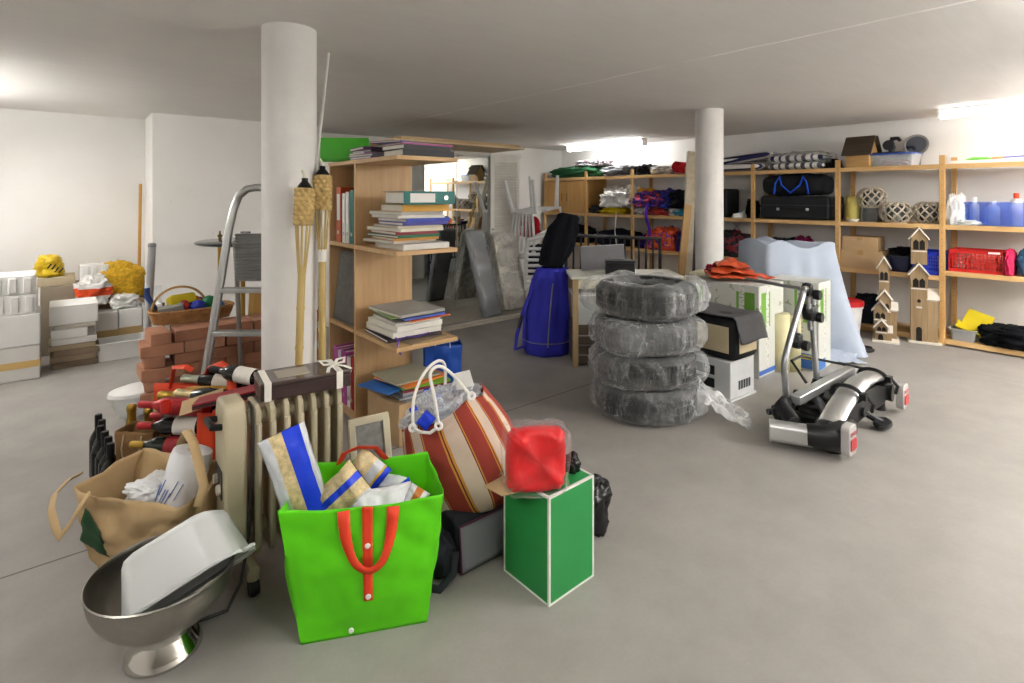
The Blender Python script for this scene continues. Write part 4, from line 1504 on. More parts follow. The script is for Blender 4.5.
MB().bx(0.05, 0.27, -0.004, 0.0, 0.055, 0.235).build('end_panel', BEI, t, bevel=0.002)
b = MB()


def felt(u, v):
    x = -0.02 + u * 0.34
    y = 0.50 - v * 0.66
    over = max(0, -y)
    z = 0.306 + 0.012 * math.sin(u * 7 + v * 3) * 0.4
    yy = y
    if y < 0.0:
        yy = -0.012 - 0.25 * over
        z -= (over * 1.05) ** 1.0
    else:
        z += 0.006 * math.sin(v * 9)
    return (x + 0.05 * over, yy, z)


b.grid(felt, 14, 36)
q = solo('felt_mat', b, M('#555456', 0.95, bmp=0.3, bs=150), 'grey felt mat draped over the beige and black carrier', 'mat', solid=0.006, loc=(bx0.x, bx0.y - 0.035, 0.268), rot=(0, 0, R(-3)), angle=80)
# folded orange tarpaulin
t = thing('tarpaulin', 'folded orange-red plastic tarpaulin on top of the tall birch carton', 'tarpaulin', (4.24, 2.27, 0.708), R(-50))
TARP = M('#bf4a26', 0.3, var=0.1, vs=6, bmp=0.5, bs=22)
b = MB()


def tarp(off, sx, sy, h0, h1):
    def fn(u, v):
        x, y = (u - 0.5) * sx, (v - 0.5) * sy
        n1 = noise.fractal(Vector((u * 2.5 + off, v * 2.5, off)), 1, 2, 3)
        return (x * (1 + 0.12 * n1), y * (1 + 0.1 * n1), h0 + (h1 - h0) * (0.5 + 0.5 * math.cos((u - 0.4) * 3)) * math.sin(PI * min(1, 0.08 + v)) ** 0.5 + 0.022 * n1)
    return fn


b.grid(tarp(1, 0.36, 0.30, 0.035, 0.05), 26, 18)
b.grid(tarp(2, 0.32, 0.26, 0.06, 0.10), 26, 18)
b.grid(tarp(3, 0.24, 0.22, 0.09, 0.17), 26, 18)
o_ = b.build('folded_layers', TARP, t, solid=0.012, angle=60)
b = MB()
b.grid(tarp(6, 0.16, 0.18, 0.03, 0.055), 16, 12, T=TR((0.22, -0.02, 0), (0, R(3), 0.2)))
b.build('loose_corner', TARP, t, solid=0.01, angle=60)
lump('toy', '#a01f3c', 'small red and green thing by the column foot on the carton', 'toy', (4.25, 2.43, 0.745), (0.08, 0.09, 0.07), 80, 0.25)
b = MB().bx(-0.13, 0.13, -0.18, 0.18, 0, 0.035)
solo('cushion_pad', b, M('#d2ccae', 0.7), 'flat cream pad on the tall carton behind the tarpaulin', 'pad', bevel=0.01, loc=(4.34, 2.46, 0.708), rot=(0, 0, R(10)))

# ================================================================ SHEET-COVERED FURNITURE
SHEET = M('#aab4c4', 0.85, var=0.04, vs=4, bmp=0.12, bs=120)
s0 = cw(2.56, 5.08)
t = thing('dust_sheet', 'pale blue-grey bed sheet draped over bulky furniture', 'sheet', (s0.x, s0.y, 0), R(-36))
b = MB()
pr = rrect(1, 1, 0.06, 6)
NP = 160


def perim(u):
    k = u * len(pr)
    i = int(k) % len(pr)
    f = k - int(k)
    p, q_ = pr[i], pr[(i + 1) % len(pr)]
    return (p[0] + (q_[0] - p[0]) * f, p[1] + (q_[1] - p[1]) * f)


def uniform_perim():
    pts = [perim(i / 2000) for i in range(2000)]
    L = [0]
    for i in range(1, 2001):
        a, c = pts[i - 1], pts[i % 2000]
        L.append(L[-1] + math.hypot(a[0] - c[0], a[1] - c[1]))
    out = []
    j = 0
    for k in range(NP):
        s = L[-1] * k / NP
        while L[j + 1] < s:
            j += 1
        out.append(pts[j])
    return out


UP = uniform_perim()


def drap(u, v):
    x, y = UP[int(round(u * NP)) % NP]
    z = 0.97 * (1 - v)
    fl = v ** 1.2
    a = u * 2 * PI
    rip = math.sin(11 * a + 2 * math.sin(3 * a)) * 0.5 + noise.noise(Vector((x * 5, y * 5, 2 + v)))
    W_, D_ = 0.60, 0.50
    grow = 1 + 0.0 * v
    px, py = x * W_, y * D_
    nx, ny = (x, y)
    ln = math.hypot(nx, ny)
    out = 0.03 + fl * (0.055 + 0.075 * rip) + (0.24 * fl * max(0, x) * 2)
    px += nx / ln * out
    py += ny / ln * out * 0.8
    topw = 0.02 * math.sin(x * 9 + y * 4)
    if v < 0.04:
        z = 0.97 + topw * (1 - v / 0.04)
    z += topw * (1 - v) + (-0.02 * (x + 0.5)) * (1 - v)
    return (px, py, max(z, 0.006 + 0.004 * rip))


b.grid(drap, NP, 40, cu=True)
base = len(b.v)
# crown of the sheet: inner rings
rings = 7


def crown(u, w):
    x, y = UP[int(round(u * NP)) % NP]
    k = 1 - w * 0.999
    p = drap(u, 0.0)
    dip = 0.03 * math.sin(w * PI) * math.sin(u * 12) + 0.02 * noise.noise(Vector((x * k * 4, y * k * 4, 7)))
    return (p[0] * k, p[1] * k, p[2] * k + (0.975 + 0.02 * math.sin(w * 3)) * (1 - k) - abs(dip))


b.grid(crown, NP, rings, cu=True)
b.build('cloth', SHEET, t, angle=80)
sm = MB()


def spill(u, v):
    x = 0.02 + 0.34 * v + 0.05 * math.sin(u * 6)
    y = -0.27 - 0.30 * u - 0.05 * v
    z = 0.012 + 0.05 * (1 - u) + 0.028 * abs(noise.fractal(Vector((u * 4, v * 5, 3)), 1, 2, 3))
    return (x, y, z)


sm.grid(spill, 24, 24)
sm.build('trailing_hem', SHEET, t, angle=80, solid=0.004)

# ================================================================ BIKE CARRIER
t = thing('bike_carrier', 'folded aluminium and black tow-bar bike carrier on the floor', 'bike carrier', (3.135, 1.11, 0), R(0.5))
ALB = M('#cfd0d0', 0.35, 0.85, 0.03)
ALG = M('#a6a8aa', 0.3, 1.0, 0.03)
BP = M('#17181a', 0.38, var=0.1, bmp=0.05, bs=60)
RED = M('#b3222b', 0.3)
LENSW = M('#b5b1af', 0.25)
b = MB()
b.prism(rrect(0.10, 0.105, 0.028), 0, 0.21, TR((0.015, 0.105, 0.09), (R(-90), 0, R(27))))
b.build('end_bar', ALB, t)
b = MB()
b.tube([(0.0, 0.125, 0.095), (0.03, 0.06, 0.097), (0.06, 0.012, 0.10), (0.13, 0.0, 0.105), (0.26, 0.01, 0.12)], [0.060, 0.066, 0.075, 0.075, 0.05], 14)
b.build('corner_housing', BP, t)
b = MB()
pts = [(0.10, 0.045, 0.15), (0.24, 0.05, 0.20), (0.42, 0.055, 0.245), (0.60, 0.055, 0.268), (0.78, 0.055, 0.262), (0.92, 0.05, 0.235), (1.0, 0.045, 0.19)]
fine = []
for i in range(len(pts) - 1):
    for k in range(4):
        fine.append(Vector(pts[i]).lerp(Vector(pts[i + 1]), k / 4))
fine.append(Vector(pts[-1]))
b.tube(fine, 0.062, 14, flat=0.42)
b.build('wheel_rail', ALB, t)
for x in (0.40, 0.86):
    q = MB()
    q.tube([(x, 0.06 + 0.078 * math.cos(a), 0.245 + 0.046 * math.sin(a)) for a in [2 * PI * k / 18 for k in range(18)]], 0.012, 6, closed=True)
    q.box((x, -0.03, 0.25), (0.05, 0.03, 0.035))
    q.tube([(x, -0.035, 0.26), (x + 0.06, -0.06, 0.20), (x + 0.10, -0.04, 0.14)], 0.01, 6)
    q.build('wheel_strap', BP, t)
b = MB()
b.prism([(0.08, 0.05), (0.18, 0.13), (0.36, 0.19), (0.58, 0.222), (0.80, 0.212), (0.98, 0.16), (1.04, 0.10), (0.94, 0.06), (0.66, 0.075), (0.38, 0.07)], -0.02, 0.02, Matrix(((1, 0, 0, 0), (0, 0, -1, 0.035), (0, 1, 0, 0), (0, 0, 0, 1))))
b.build('side_plate', BP, t, bevel=0.006)
for (x, lab) in ((0.065, 'near'), (1.03, 'far')):
    h = MB()
    h.prism(rrect(0.105, 0.16, 0.03), 0, 0.045, TR((x, -0.035, 0.115), (R(90), 0, 0)))
    h = h.build('tail_light', LENSW, t, bevel=0.006)
    r_ = MB()
    r_.prism(rrect(0.08, 0.06, 0.01), 0, 0.004, TR((x, -0.0805, 0.095), (R(90), 0, 0)))
    r_.build('red_reflector', RED, h)
    r_ = MB()
    for k in range(4):
        r_.box((x - 0.03 + 0.02 * k, -0.0815, 0.15), (0.014, 0.003, 0.02))
    r_.build('red_lettering', M('#a8656a', 0.4), h)
b = MB()
b.tube([(1.06, 0.0, 0.11), (1.05, 0.10, 0.11), (1.03, 0.30, 0.10), (0.96, 0.42, 0.10)], [0.06, 0.055, 0.045, 0.03], 12)
b.build('far_housing', BP, t)
b = MB()
b.bx(0.0, 0.75, -0.03, 0.03, 0, 0.05, TR((0.16, 0.25, 0.185), (0, R(-2.5), R(-4))))
b.build('second_rail', ALB, t, bevel=0.006)
b = MB()
b.tube([(0.10, 0.28, 0.08), (0.09, 0.31, 0.14), (0.13, 0.29, 0.19)], [0.045, 0.05, 0.03], 12)
b.tube([(0.02, 0.20, 0.13), (0.10, 0.30, 0.17), (0.17, 0.31, 0.19)], [0.04, 0.045, 0.03], 12)
b.tube([(0.10, 0.10, 0.10), (0.55, 0.28, 0.10), (1.0, 0.35, 0.10)], 0.022, 10)
b.tube([(0.14, 0.40, 0.10), (0.5, 0.18, 0.12)], 0.018, 10)
b.tube([(0.25, 0.12, 0.10), (0.25, 0.42, 0.09)], 0.02, 10)
b.tube([(0.8, 0.1, 0.10), (0.8, 0.42, 0.09)], 0.02, 10)
b.tube([(0.52, 0.0, 0.12), (0.52, 0.40, 0.12)], 0.03, 10)
b.prism(rrect(0.62, 0.16, 0.04), 0.05, 0.125, TR((0.55, 0.20, 0)))
b.prism(rrect(0.22, 0.20, 0.05), 0.05, 0.155, TR((0.92, 0.22, 0)))
b.tube([(0.22, 0.10, 0.15), (0.36, 0.20, 0.17), (0.46, 0.30, 0.15)], 0.026, 10)
b.tube([(0.62, 0.14, 0.16), (0.74, 0.22, 0.2), (0.86, 0.30, 0.16)], 0.03, 10)
b.build('chassis', BP, t)
b = MB()
b.tube([(0.38 + 0.11 * math.cos(a), 0.22 + 0.08 * math.sin(a), 0.15 + 0.01 * math.sin(2 * a)) for a in [2 * PI * k / 24 for k in range(24)]], 0.012, 6, closed=True)
b.tube([(0.55, 0.34, 0.2), (0.62, 0.46, 0.30), (0.78, 0.46, 0.30), (0.9, 0.30, 0.27), (0.95, 0.12, 0.26)], 0.009, 6)
b.build('cable', BLACK, t)
b = MB()
b.lathe([(0, 0), (0.055, 0), (0.06, 0.01), (0.055, 0.03), (0, 0.034)], 24, TR((0.66, -0.05, 0.02), (0, 0, 0)) @ Matrix.Diagonal((1.3, 0.8, 1, 1)))
b.tube([(0.66, -0.05, 0.035), (0.64, 0.0, 0.06), (0.6, 0.05, 0.1)], 0.02, 8)
b.build('foot_pedal', BP, t)
for (x, y, z) in ((0.12, 0.03, 0), (1.0, 0.06, 0), (0.12, 0.27, 0), (0.96, 0.38, 0)):
    MB().lathe([(0, 0), (0.035, 0), (0.03, 0.06), (0, 0.06)], 14, TR((x, y, z))).build('rubber_foot', BP, t)
ua = Vector((0.17, 0.30, 0.17))
ub = Vector((0.62, 0.30, 0.17))
top0 = pd(804, 288, 3.36) - Vector((3.135, 1.11, 0))
top1 = pd(813, 291, 3.56) - Vector((3.135, 1.11, 0))
b = MB()
path = [ua, ua + Vector((-0.025, 0.0, 0.12)), ua + Vector((-0.02, 0.0, 0.28)), top0 + Vector((-0.02, 0.0, -0.06)), top0 + Vector((0.012, 0.0, -0.008)), top1 + Vector((-0.02, 0, 0)),
        top1 + Vector((0.01, 0, -0.04)), ub.lerp(top1, 0.5) + Vector((0.01, 0.01, 0)), ub]
sm_ = []
for i in range(len(path) - 1):
    p0_, p1_, p2_, p3_ = path[max(0, i - 1)], path[i], path[i + 1], path[min(len(path) - 1, i + 2)]
    for k in range(6):
        q = k / 6
        sm_.append(0.5 * ((2 * p1_) + (-p0_ + p2_) * q + (2 * p0_ - 5 * p1_ + 4 * p2_ - p3_) * q * q + (-p0_ + 3 * p1_ - 3 * p2_ + p3_) * q ** 3))
sm_.append(path[-1])
b.tube(sm_, 0.019, 14)
b.build('upright_frame', ALG, t)


def clamp(c, s=1.0):
    q = MB()
    c = Vector(c)
    q.blob(c, (0.085 * s, 0.075 * s, 0.10 * s), 3, 0.10, 3, 0.7, False, (20, 14))
    q.cyl(c + Vector((-0.05, -0.02, 0.02)), c + Vector((0.03, 0.03, -0.02)), 0.02, n=12)
    q.lathe([(0, -0.02), (0.03, -0.02), (0.034, 0), (0.03, 0.02), (0, 0.02)], 12, Matrix.Translation(c + Vector((0.02, -0.05, -0.03))) @ Euler((R(90), 0, 0)).to_matrix().to_4x4())
    q.build('frame_clamp', BP, t)


o3 = Vector((3.135, 1.11, 0))
clamp((top0 + top1) / 2, 0.85)
clamp(pd(811, 312, 3.52) - o3, 1.1)
clamp(pd(797, 340, 3.46) - o3, 1.0)
b = MB()
b.tube([ (top0 + top1) / 2 + Vector((0.0, 0.05, 0)), (top0 + top1) / 2 + Vector((0.02, 0.42, 0.02))], 0.012, 10)
b.tube([pd(811, 330, 3.52) - o3, (top0 + top1) / 2], 0.014, 10)
b.tube([pd(797, 325, 3.46) - o3 + Vector((0, 0, 0.1)), pd(797, 345, 3.46) - o3], 0.013, 10)
b.build('clamp_arm', ALG, t)
for q_ in (ua, ub):
    MB().tube([q_ + Vector((0, 0, -0.07)), q_, q_ + Vector((0, 0, 0.05))], [0.04, 0.042, 0.026], 12).build('frame_socket', BP, t)

# ================================================================ BIRDHOUSE TOWERS, BUCKET, RING
TW = wood('#877052', '#a58d6b', 'z', 22, 0.7)
SNOW = M('#d9d3c8', 0.8, bmp=0.3, bs=50)
HOLE = M('#1c1713', 0.9)


def house(b, x0, x1, y, z0, z1, peak, T=None):
    """gabled block: front outline in the local x-z plane, depth +y"""
    xm = (x0 + x1) / 2
    P = [(x0, z0), (x1, z0), (x1, z1), (xm, peak), (x0, z1)]
    return P


PZ = Matrix(((1, 0, 0, 0), (0, 0, -1, 0), (0, 1, 0, 0), (0, 0, 0, 1)))


def tower(label, loc, rz, blocks, base, group='wooden birdhouse towers'):
    t = thing('birdhouse_tower', label, 'birdhouse', loc, rz, group)
    MB().bx(base[0], base[1], base[2], base[3], 0, 0.018).build('base', SNOW, t, bevel=0.004)
    for (x0, x1, z0, z1, peak, y0, y1, wins, door) in blocks:
        xm = (x0 + x1) / 2
        b = MB().prism([(x0, z0), (x1, z0), (x1, z1), (xm, peak), (x0, z1)], -y1, -y0, PZ)
        body = b.build('house', TW, t, bevel=0.002)
        rf = MB()
        ov = 0.022
        for s in (-1, 1):
            ex = xm + s * ((x1 - x0) / 2 + ov)
            sl = (peak - z1) / ((x1 - x0) / 2)
            ez = peak - sl * ((x1 - x0) / 2 + ov)
            P = [(xm, peak + 0.002), (ex, ez + 0.002), (ex, ez + 0.016), (xm, peak + 0.02)]
            if s > 0:
                P = P[::-1]
            rf.prism(P, -y1 - 0.01, -y0 + 0.025, PZ)
        rf.build('roof', SNOW, t)
        if wins:
            wz0, wz1 = wins
            w = MB()
            ww = (x1 - x0) * 0.17
            for s in (-1, 1):
                c = xm + s * (x1 - x0) * 0.19
                w.prism([(c - ww, wz0), (c + ww, wz0), (c + ww, wz1 - ww), (c, wz1), (c - ww, wz1 - ww)], -y0 + 0.0004, -y0 + 0.0024, PZ)
            w.build('window_opening', HOLE, body)
            MB().bx(x0 + 0.004, x1 - 0.004, y0 - 0.02, y0 + 0.002, wz0 - 0.018, wz0 - 0.008).build('ledge', SNOW, body)
        if door:
            dx_, dw, dz = door
            ar = [(dx_ - dw, z0 + 0.0)] + [(dx_ + dw * math.cos(PI - k * PI / 8) * 1.0, z0 + dz + dw * math.sin(k * PI / 8)) for k in range(9)] + [(dx_ + dw, z0 + 0.0)]
            MB().prism(ar, -y0 + 0.0004, -y0 + 0.0026, PZ).build('doorway', HOLE, body)
    return t


tz = gp(919, 343)
TRZ = R(-74)
tall = tower('tall birdhouse tower with a side annexe, nearer the shelf post', (tz.x, tz.y, 0), TRZ, [
    (-0.075, 0.075, 0.018, 0.66, 0.745, 0.0, 0.12, (0.53, 0.62), (-0.0, 0.026, 0.11)),
    (-0.07, 0.075, 0.745, 1.0, 1.085, 0.03, 0.14, (0.885, 0.985), None)], (-0.10, 0.20, -0.03, 0.2))
b = MB().bx(0.078, 0.17, 0.01, 0.13, 0.018, 0.43)
b.build('annexe', TW, tall, bevel=0.002)
b = MB().box((0.125, 0.06, 0.46), (0.115, 0.15, 0.02), TR((0.125, 0.06, 0.46), (R(38), 0, 0)) @ Matrix.Translation((-0.125, -0.06, -0.46)))
b.build('annexe_roof', SNOW, tall)
MB().lathe([(0, 0), (0.017, 0), (0.017, 0.003), (0, 0.003)], 16, TR((0, -0.0006, 0.40), (R(90), 0, 0))).build('round_hole', HOLE, tall)
MB().bx(-0.025, 0.025, -0.03, 0.0, 0.335, 0.347).build('perch', SNOW, tall)
ts = gp(884, 340)
small = tower('shorter birdhouse tower made of four little houses', (ts.x, ts.y, 0), TRZ, [
    (-0.055, 0.055, 0.018, 0.71, 0.79, 0.06, 0.16, (0.575, 0.66), None),
    (-0.06, 0.07, 0.018, 0.40, 0.475, 0.0, 0.055, (0.29, 0.36), None),
    (-0.105, 0.03, 0.018, 0.30, 0.37, -0.05, -0.002, (0.215, 0.275), None),
    (-0.085, 0.035, 0.018, 0.145, 0.205, -0.10, -0.054, (0.105, 0.15), (-0.035, 0.026, 0.03))], (-0.12, 0.15, -0.14, 0.18))
b = MB().bx(0.072, 0.13, 0.02, 0.10, 0.018, 0.30)
b.bx(0.036, 0.075, -0.09, -0.01, 0.018, 0.10)
b.build('annexe', TW, small, bevel=0.002)
b = MB().box((0.10, 0.04, 0.325), (0.085, 0.11, 0.018), TR((0.10, 0.04, 0.325), (R(38), 0, 0)) @ Matrix.Translation((-0.10, -0.04, -0.325)))
b.build('annexe_roof', SNOW, small)
b = MB()
b.box((0.058, -0.06, 0.12), (0.06, 0.09, 0.016), TR((0.058, -0.06, 0.12), (R(38), 0, 0)) @ Matrix.Translation((-0.058, 0.06, -0.12)))
b.build('annexe_roof', SNOW, small)
tall.scale = (0.86, 1, 1)
small.scale = (0.80, 1, 1)
t = thing('bucket', 'white plastic bucket with a red lid in front of the shelves', 'bucket', (6.05, 2.04, 0))
MB().lathe([(0, 0), (0.135, 0), (0.14, 0.01), (0.165, 0.29), (0.172, 0.29), (0.172, 0.31), (0, 0.31)], 36).build('body', M('#d3d3d2', 0.4), t)
MB().lathe([(0, 0.311), (0.178, 0.311), (0.18, 0.32), (0.178, 0.355), (0.165, 0.36), (0.155, 0.345), (0, 0.345)], 36).build('lid', M('#c01f24', 0.4), t)
b = MB().tube([(0.075 * math.cos(a), 0.055 * math.sin(a), 0.014) for a in [2 * PI * k / 36 for k in range(36)]], 0.013, 10, closed=True)
b.tube([(0.068 * math.cos(a), 0.05 * math.sin(a), 0.032) for a in [2 * PI * k / 36 for k in range(30)]], 0.008, 8)
q = gp(864, 351)
solo('rubber_ring', b, BLACK, 'black rubber ring lying on the floor between sheet and towers', 'ring', loc=(q.x, q.y, 0), rot=(0, 0, -YAW))


# ================================================================ SILVER FOOTED BOWL AND TUB
q = gp(164, 650)
t = thing('footed_bowl', 'large hammered steel bowl on a polished foot, on the floor', 'bowl', (q.x, q.y, 0))
BRUSH = M('#a5a19a', 0.34, 1.0, 0.10, 16, bmp=0.12, bs=35)
POL = M('#c9c6c0', 0.10, 1.0, 0.03)
b = MB().lathe([(0.0, 0.0), (0.100, 0.0), (0.105, 0.005), (0.104, 0.012), (0.097, 0.024), (0.086, 0.042), (0.077, 0.060), (0.073, 0.074), (0.075, 0.082), (0.0, 0.082)], 64)
b.build('foot', POL, t, angle=60)
outer = [(0.0, 0.083)] + [(0.197 * math.sin(a) ** 0.85, 0.083 + 0.168 * (1 - math.cos(a))) for a in [PI / 2 * k / 14 for k in range(1, 15)]]
inner = [(r * 0.985, z + 0.004) for r, z in reversed(outer[1:])]
inner[0] = (outer[-1][0] - 0.003, outer[-1][1])
b = MB().lathe(outer + [(outer[-1][0] + 0.004, outer[-1][1] + 0.003), (outer[-1][0], outer[-1][1] + 0.006)] + inner + [(0.0, 0.088)], 96)
b.build('basin', BRUSH, t, angle=70)
MILKY = film('#cfd1d0', 0.72, 0.32, 3, 'milky_white_plastic', 0.03)
ctr = pd(184, 560, 1.67)
Lx = (cw(0.80, 0.30, 0.42) - Vector((0, 0, 0))).normalized()
up_ = cw(-0.54, 0.36, 0.72)
Zt = up_ - Lx * up_.dot(Lx)
Zt.normalize()
Yt = Zt.cross(Lx)
Tt = Matrix(((Lx.x, Yt.x, Zt.x, ctr.x), (Lx.y, Yt.y, Zt.y, ctr.y), (Lx.z, Yt.z, Zt.z, ctr.z), (0, 0, 0, 1)))
t = thing('plastic_tub', 'translucent white plastic tub lying upside down in the steel bowl', 'tub', (0, 0, 0))
t.matrix_world = Tt
b = MB()
n = 8
W_, D_, Hh = 0.30, 0.24, 0.16
loops = []
for (w, d, r, z) in ((W_ + 0.035, D_ + 0.035, 0.07, -0.080), (W_ + 0.035, D_ + 0.035, 0.07, -0.072), (W_ + 0.01, D_ + 0.01, 0.06, -0.070), (W_ - 0.035, D_ - 0.035, 0.055, 0.06), (W_ - 0.05, D_ - 0.05, 0.05, 0.076), (W_ - 0.085, D_ - 0.085, 0.035, 0.084)):
    loops.append([(x, y, z) for x, y in rrect(w, d, r, n)])
k = len(loops[0])
vs = [p for lp in loops for p in lp]
fs = [(a * k + i, a * k + (i + 1) % k, (a + 1) * k + (i + 1) % k, (a + 1) * k + i) for a in range(5) for i in range(k)]
fs.append(tuple(5 * k + i for i in range(k)))
b.add(vs, fs)
b.build('body', MILKY, t, angle=50, solid=0.004)
for s in (1,):
    b = MB()
    b.tube([((W_ + 0.035) / 2 + 0.012 + 0.016 * math.cos(a), -0.02 + 0.022 * math.sin(a), -0.076) for a in [2 * PI * j / 16 for j in range(16)]], 0.005, 6, closed=True)
    b.build('rim_loop', MILKY, t)

# ================================================================ KRAFT CARRIER BAG AND ITS CONTENTS
KRAFT = M('#bfa378', 0.75, var=0.10, vs=5, bmp=0.25, bs=18)
KRAFT_IN = KRAFT


def open_bag(b, bw, bd, tw, td, h, seed, crumple=0.01, nu=96, nv=22, bot=True, rimfn=None):
    """four-sided soft bag, open on top"""
    pr = rrect(2, 2, 0.12, 4)
    tot = []
    pts = []
    for i in range(len(pr)):
        a, c = pr[i], pr[(i + 1) % len(pr)]
        m_ = max(1, int(round(math.hypot(c[0] - a[0], c[1] - a[1]) * nu / 8)))
        for j in range(m_):
            pts.append((a[0] + (c[0] - a[0]) * j / m_, a[1] + (c[1] - a[1]) * j / m_))
    n = len(pts)

    def fn(u, v):
        x, y = pts[int(round(u * n)) % n]
        w = (bw + (tw - bw) * v) / 2
        d = (bd + (td - bd) * v) / 2
        k = noise.fractal(Vector((x * 1.3 + seed, y * 1.3, v * 2.4)), 1, 2, 3) * crumple
        k += abs(noise.noise(Vector((x * 2 + seed, y * 2 + v * 2, v * 3 + 5)))) * crumple * 0.8
        rz_ = rimfn(x, y) if rimfn else 0
        return (x * w * (1 + k * 1.0) + k * (1 if abs(x) > 0.9 else 0) * 0.6, y * d + k * (1.5 if y > 0 else -1.5), v * (h + rz_ * v))
    b.grid(fn, n, nv, cu=True)
    if bot:
        b.f.append(tuple(range(n)))
        b.m.append(0)
    return fn, n, pts


kA, kB = gp(71, 484, 0.355), gp(176, 507, 0.355)
kd = (kB - kA).normalized()
kmid = (kA + kB) / 2
kn = Vector((-kd.y, kd.x, 0))
kt = thing('kraft_bag', 'tan kraft shopping bag with a dark green patch behind the bowl', 'bag', (kmid.x + kn.x * 0.135, kmid.y + kn.y * 0.135, 0), math.atan2(kd.y, kd.x))
b = MB()
fnk, nk, ptk = open_bag(b, 0.36, 0.19, (kB - kA).length, 0.27, 0.345, 3.3, 0.022, rimfn=lambda x, y: 0.01 * math.sin(3 * x) + (0.02 if y > 0 else 0))
b.build('body', KRAFT, kt, angle=60, solid=0.003)
b = MB()


def band(u, v):
    p = Vector(fnk(u, 0.86 + 0.12 * v))
    return (p.x * 1.006, p.y * 1.012, p.z)


b = MB()
wk = (kB - kA).length


def front_face(x, z, off=0.004):
    v = z / 0.345
    # point on the front panel at local width x
    best = min(range(nk), key=lambda i: (ptk[i][1] > -0.95, abs(ptk[i][0] - x / (wk / 2))))
    p = fnk(best / nk, v)
    return (x, p[1] - off, z)


g = MB()
gx0, gx1 = -0.185, -0.085
nn = 8
g.grid(lambda u, v: (lambda zz, xx: (xx, front_face(xx, zz, 0.006)[1], zz))(0.17 + 0.11 * v - 0.06 * u, (gx0 + (gx1 - gx0) * u) + 0.01 * v), nn, nn)
g.build('green_patch', M('#1f4a2a', 0.6), kt, solid=0.002)
# strap handles
b = MB()
L0 = -wk / 2
KI = (Matrix.Translation(kt.location) @ Matrix.Rotation(kt.rotation_euler.z, 4, 'Z')).inverted()
b.tube([KI @ pd(*p_) for p_ in ((90, 492, 1.90), (80, 506, 1.88), (70, 524, 1.87), (60, 537, 1.87), (55, 526, 1.88), (51, 510, 1.92), (54, 495, 1.98), (68, 480, 2.06), (80, 474, 2.12))], 0.015, 8, flat=0.3)
b.build('strap_handle', KRAFT, kt)
b = MB()
b.tube([KI @ pd(*p_) for p_ in ((178, 462, 2.12), (182, 440, 2.06), (187, 431, 2.0), (193, 442, 1.93), (200, 468, 1.89), (204, 486, 1.87), (198, 506, 1.86))], 0.016, 8, flat=0.3)
b.build('strap_handle', KRAFT, kt)
# contents
KW = M('#e6e7ea', 0.5, bmp=0.2, bs=20)
ka = pd(175, 510, 1.98)
kb = pd(194, 448, 2.02)
t = thing('kitchen_roll_pack', 'white wrapped kitchen roll leaning in the kraft bag', 'paper roll', (0, 0, 0))
ax = (kb - ka)
t.matrix_world = zframe(ka, ax)
hh = ax.length
b = MB().lathe([(0.0, 0), (0.055, 0.0), (0.068, 0.012), (0.07, 0.05), (0.071, hh - 0.03), (0.066, hh - 0.006), (0.05, hh), (0.018, hh - 0.006), (0.018, hh - 0.05), (0, hh - 0.05)], 32)
b.build('wrapped_roll', KW, t, angle=50)
b = MB()
random.seed(4)
for k in range(9):
    a0 = R(195 + k * 11 + random.uniform(-3, 3))
    z0 = 0.02 + random.uniform(0, 0.05)
    b.tube([(0.0722 * math.cos(a0 + 0.05 * j), 0.0722 * math.sin(a0 + 0.05 * j), z0 + 0.014 * j) for j in range(5)], 0.0035, 5, flat=0.4)
b.build('blue_print', M('#8aa4d8', 0.5), t)
lump('carrier_bag', '#e9e9e8', 'white plastic bag stuffed in the bottom of the kraft bag', 'bag', gp(156, 497, 0.255), (0.17, 0.15, 0.08), 91, 0.10, mat=M('#e3e4e5', 0.4, bmp=0.2, bs=25), rz=R(-50))

# ================================================================ BOTTLES
GLK = M('#0a0b0a', 0.14, spec=0.4)
GLG = M('#0f1813', 0.14, spec=0.45)
AMB = M('#b8822c', 0.15, spec=0.6, coat=0.3)
GOLD = M('#b79443', 0.32, 0.9)
GOLDP = M('#c9b98a', 0.35, 0.7)
SILV = M('#b9bfae', 0.35, 0.8)
REDF = M('#a51f25', 0.35, 0.3)
BLKF = M('#0b0b0d', 0.4, spec=0.3)
LABW = M('#dedbd2', 0.7)
LABR = M('#98282c', 0.6)


def wine(label, T=None, loc=None, glass=GLK, foil=BLKF, lab=None, champ=False, group=None):
    t = thing('wine_bottle', label, 'bottle', loc or (0, 0, 0), 0, group)
    if T:
        t.matrix_world = T
    r, h = (0.043, 0.315) if champ else (0.0375, 0.305)
    if champ:
        pf = [(0, 0), (r * 0.9, 0), (r, 0.012), (r, 0.155), (r * 0.86, 0.19), (0.021, 0.235), (0.0165, 0.262), (0.0165, 0.30), (0, 0.30)]
    else:
        pf = [(0, 0), (r * 0.92, 0), (r, 0.01), (r, 0.185), (r * 0.85, 0.205), (0.0165, 0.232), (0.0145, 0.25), (0.0145, 0.30), (0, 0.30)]
    MB().lathe(pf, 20).build('glass', glass, t)
    if champ:
        MB().lathe([(0.0265, 0.212), (0.0185, 0.255), (0.0185, 0.285), (0.021, 0.29), (0.021, 0.312), (0.016, 0.32), (0, 0.322)], 18).build('foil', foil, t)
    else:
        MB().lathe([(0.0156, 0.245), (0.0158, 0.30), (0.014, 0.306), (0, 0.307)], 18).build('foil', foil, t)
    if lab:
        MB().lathe([(r * 1.012, 0.05), (r * 1.012, 0.145)], 20).build('paper_label', lab, t)
    return t


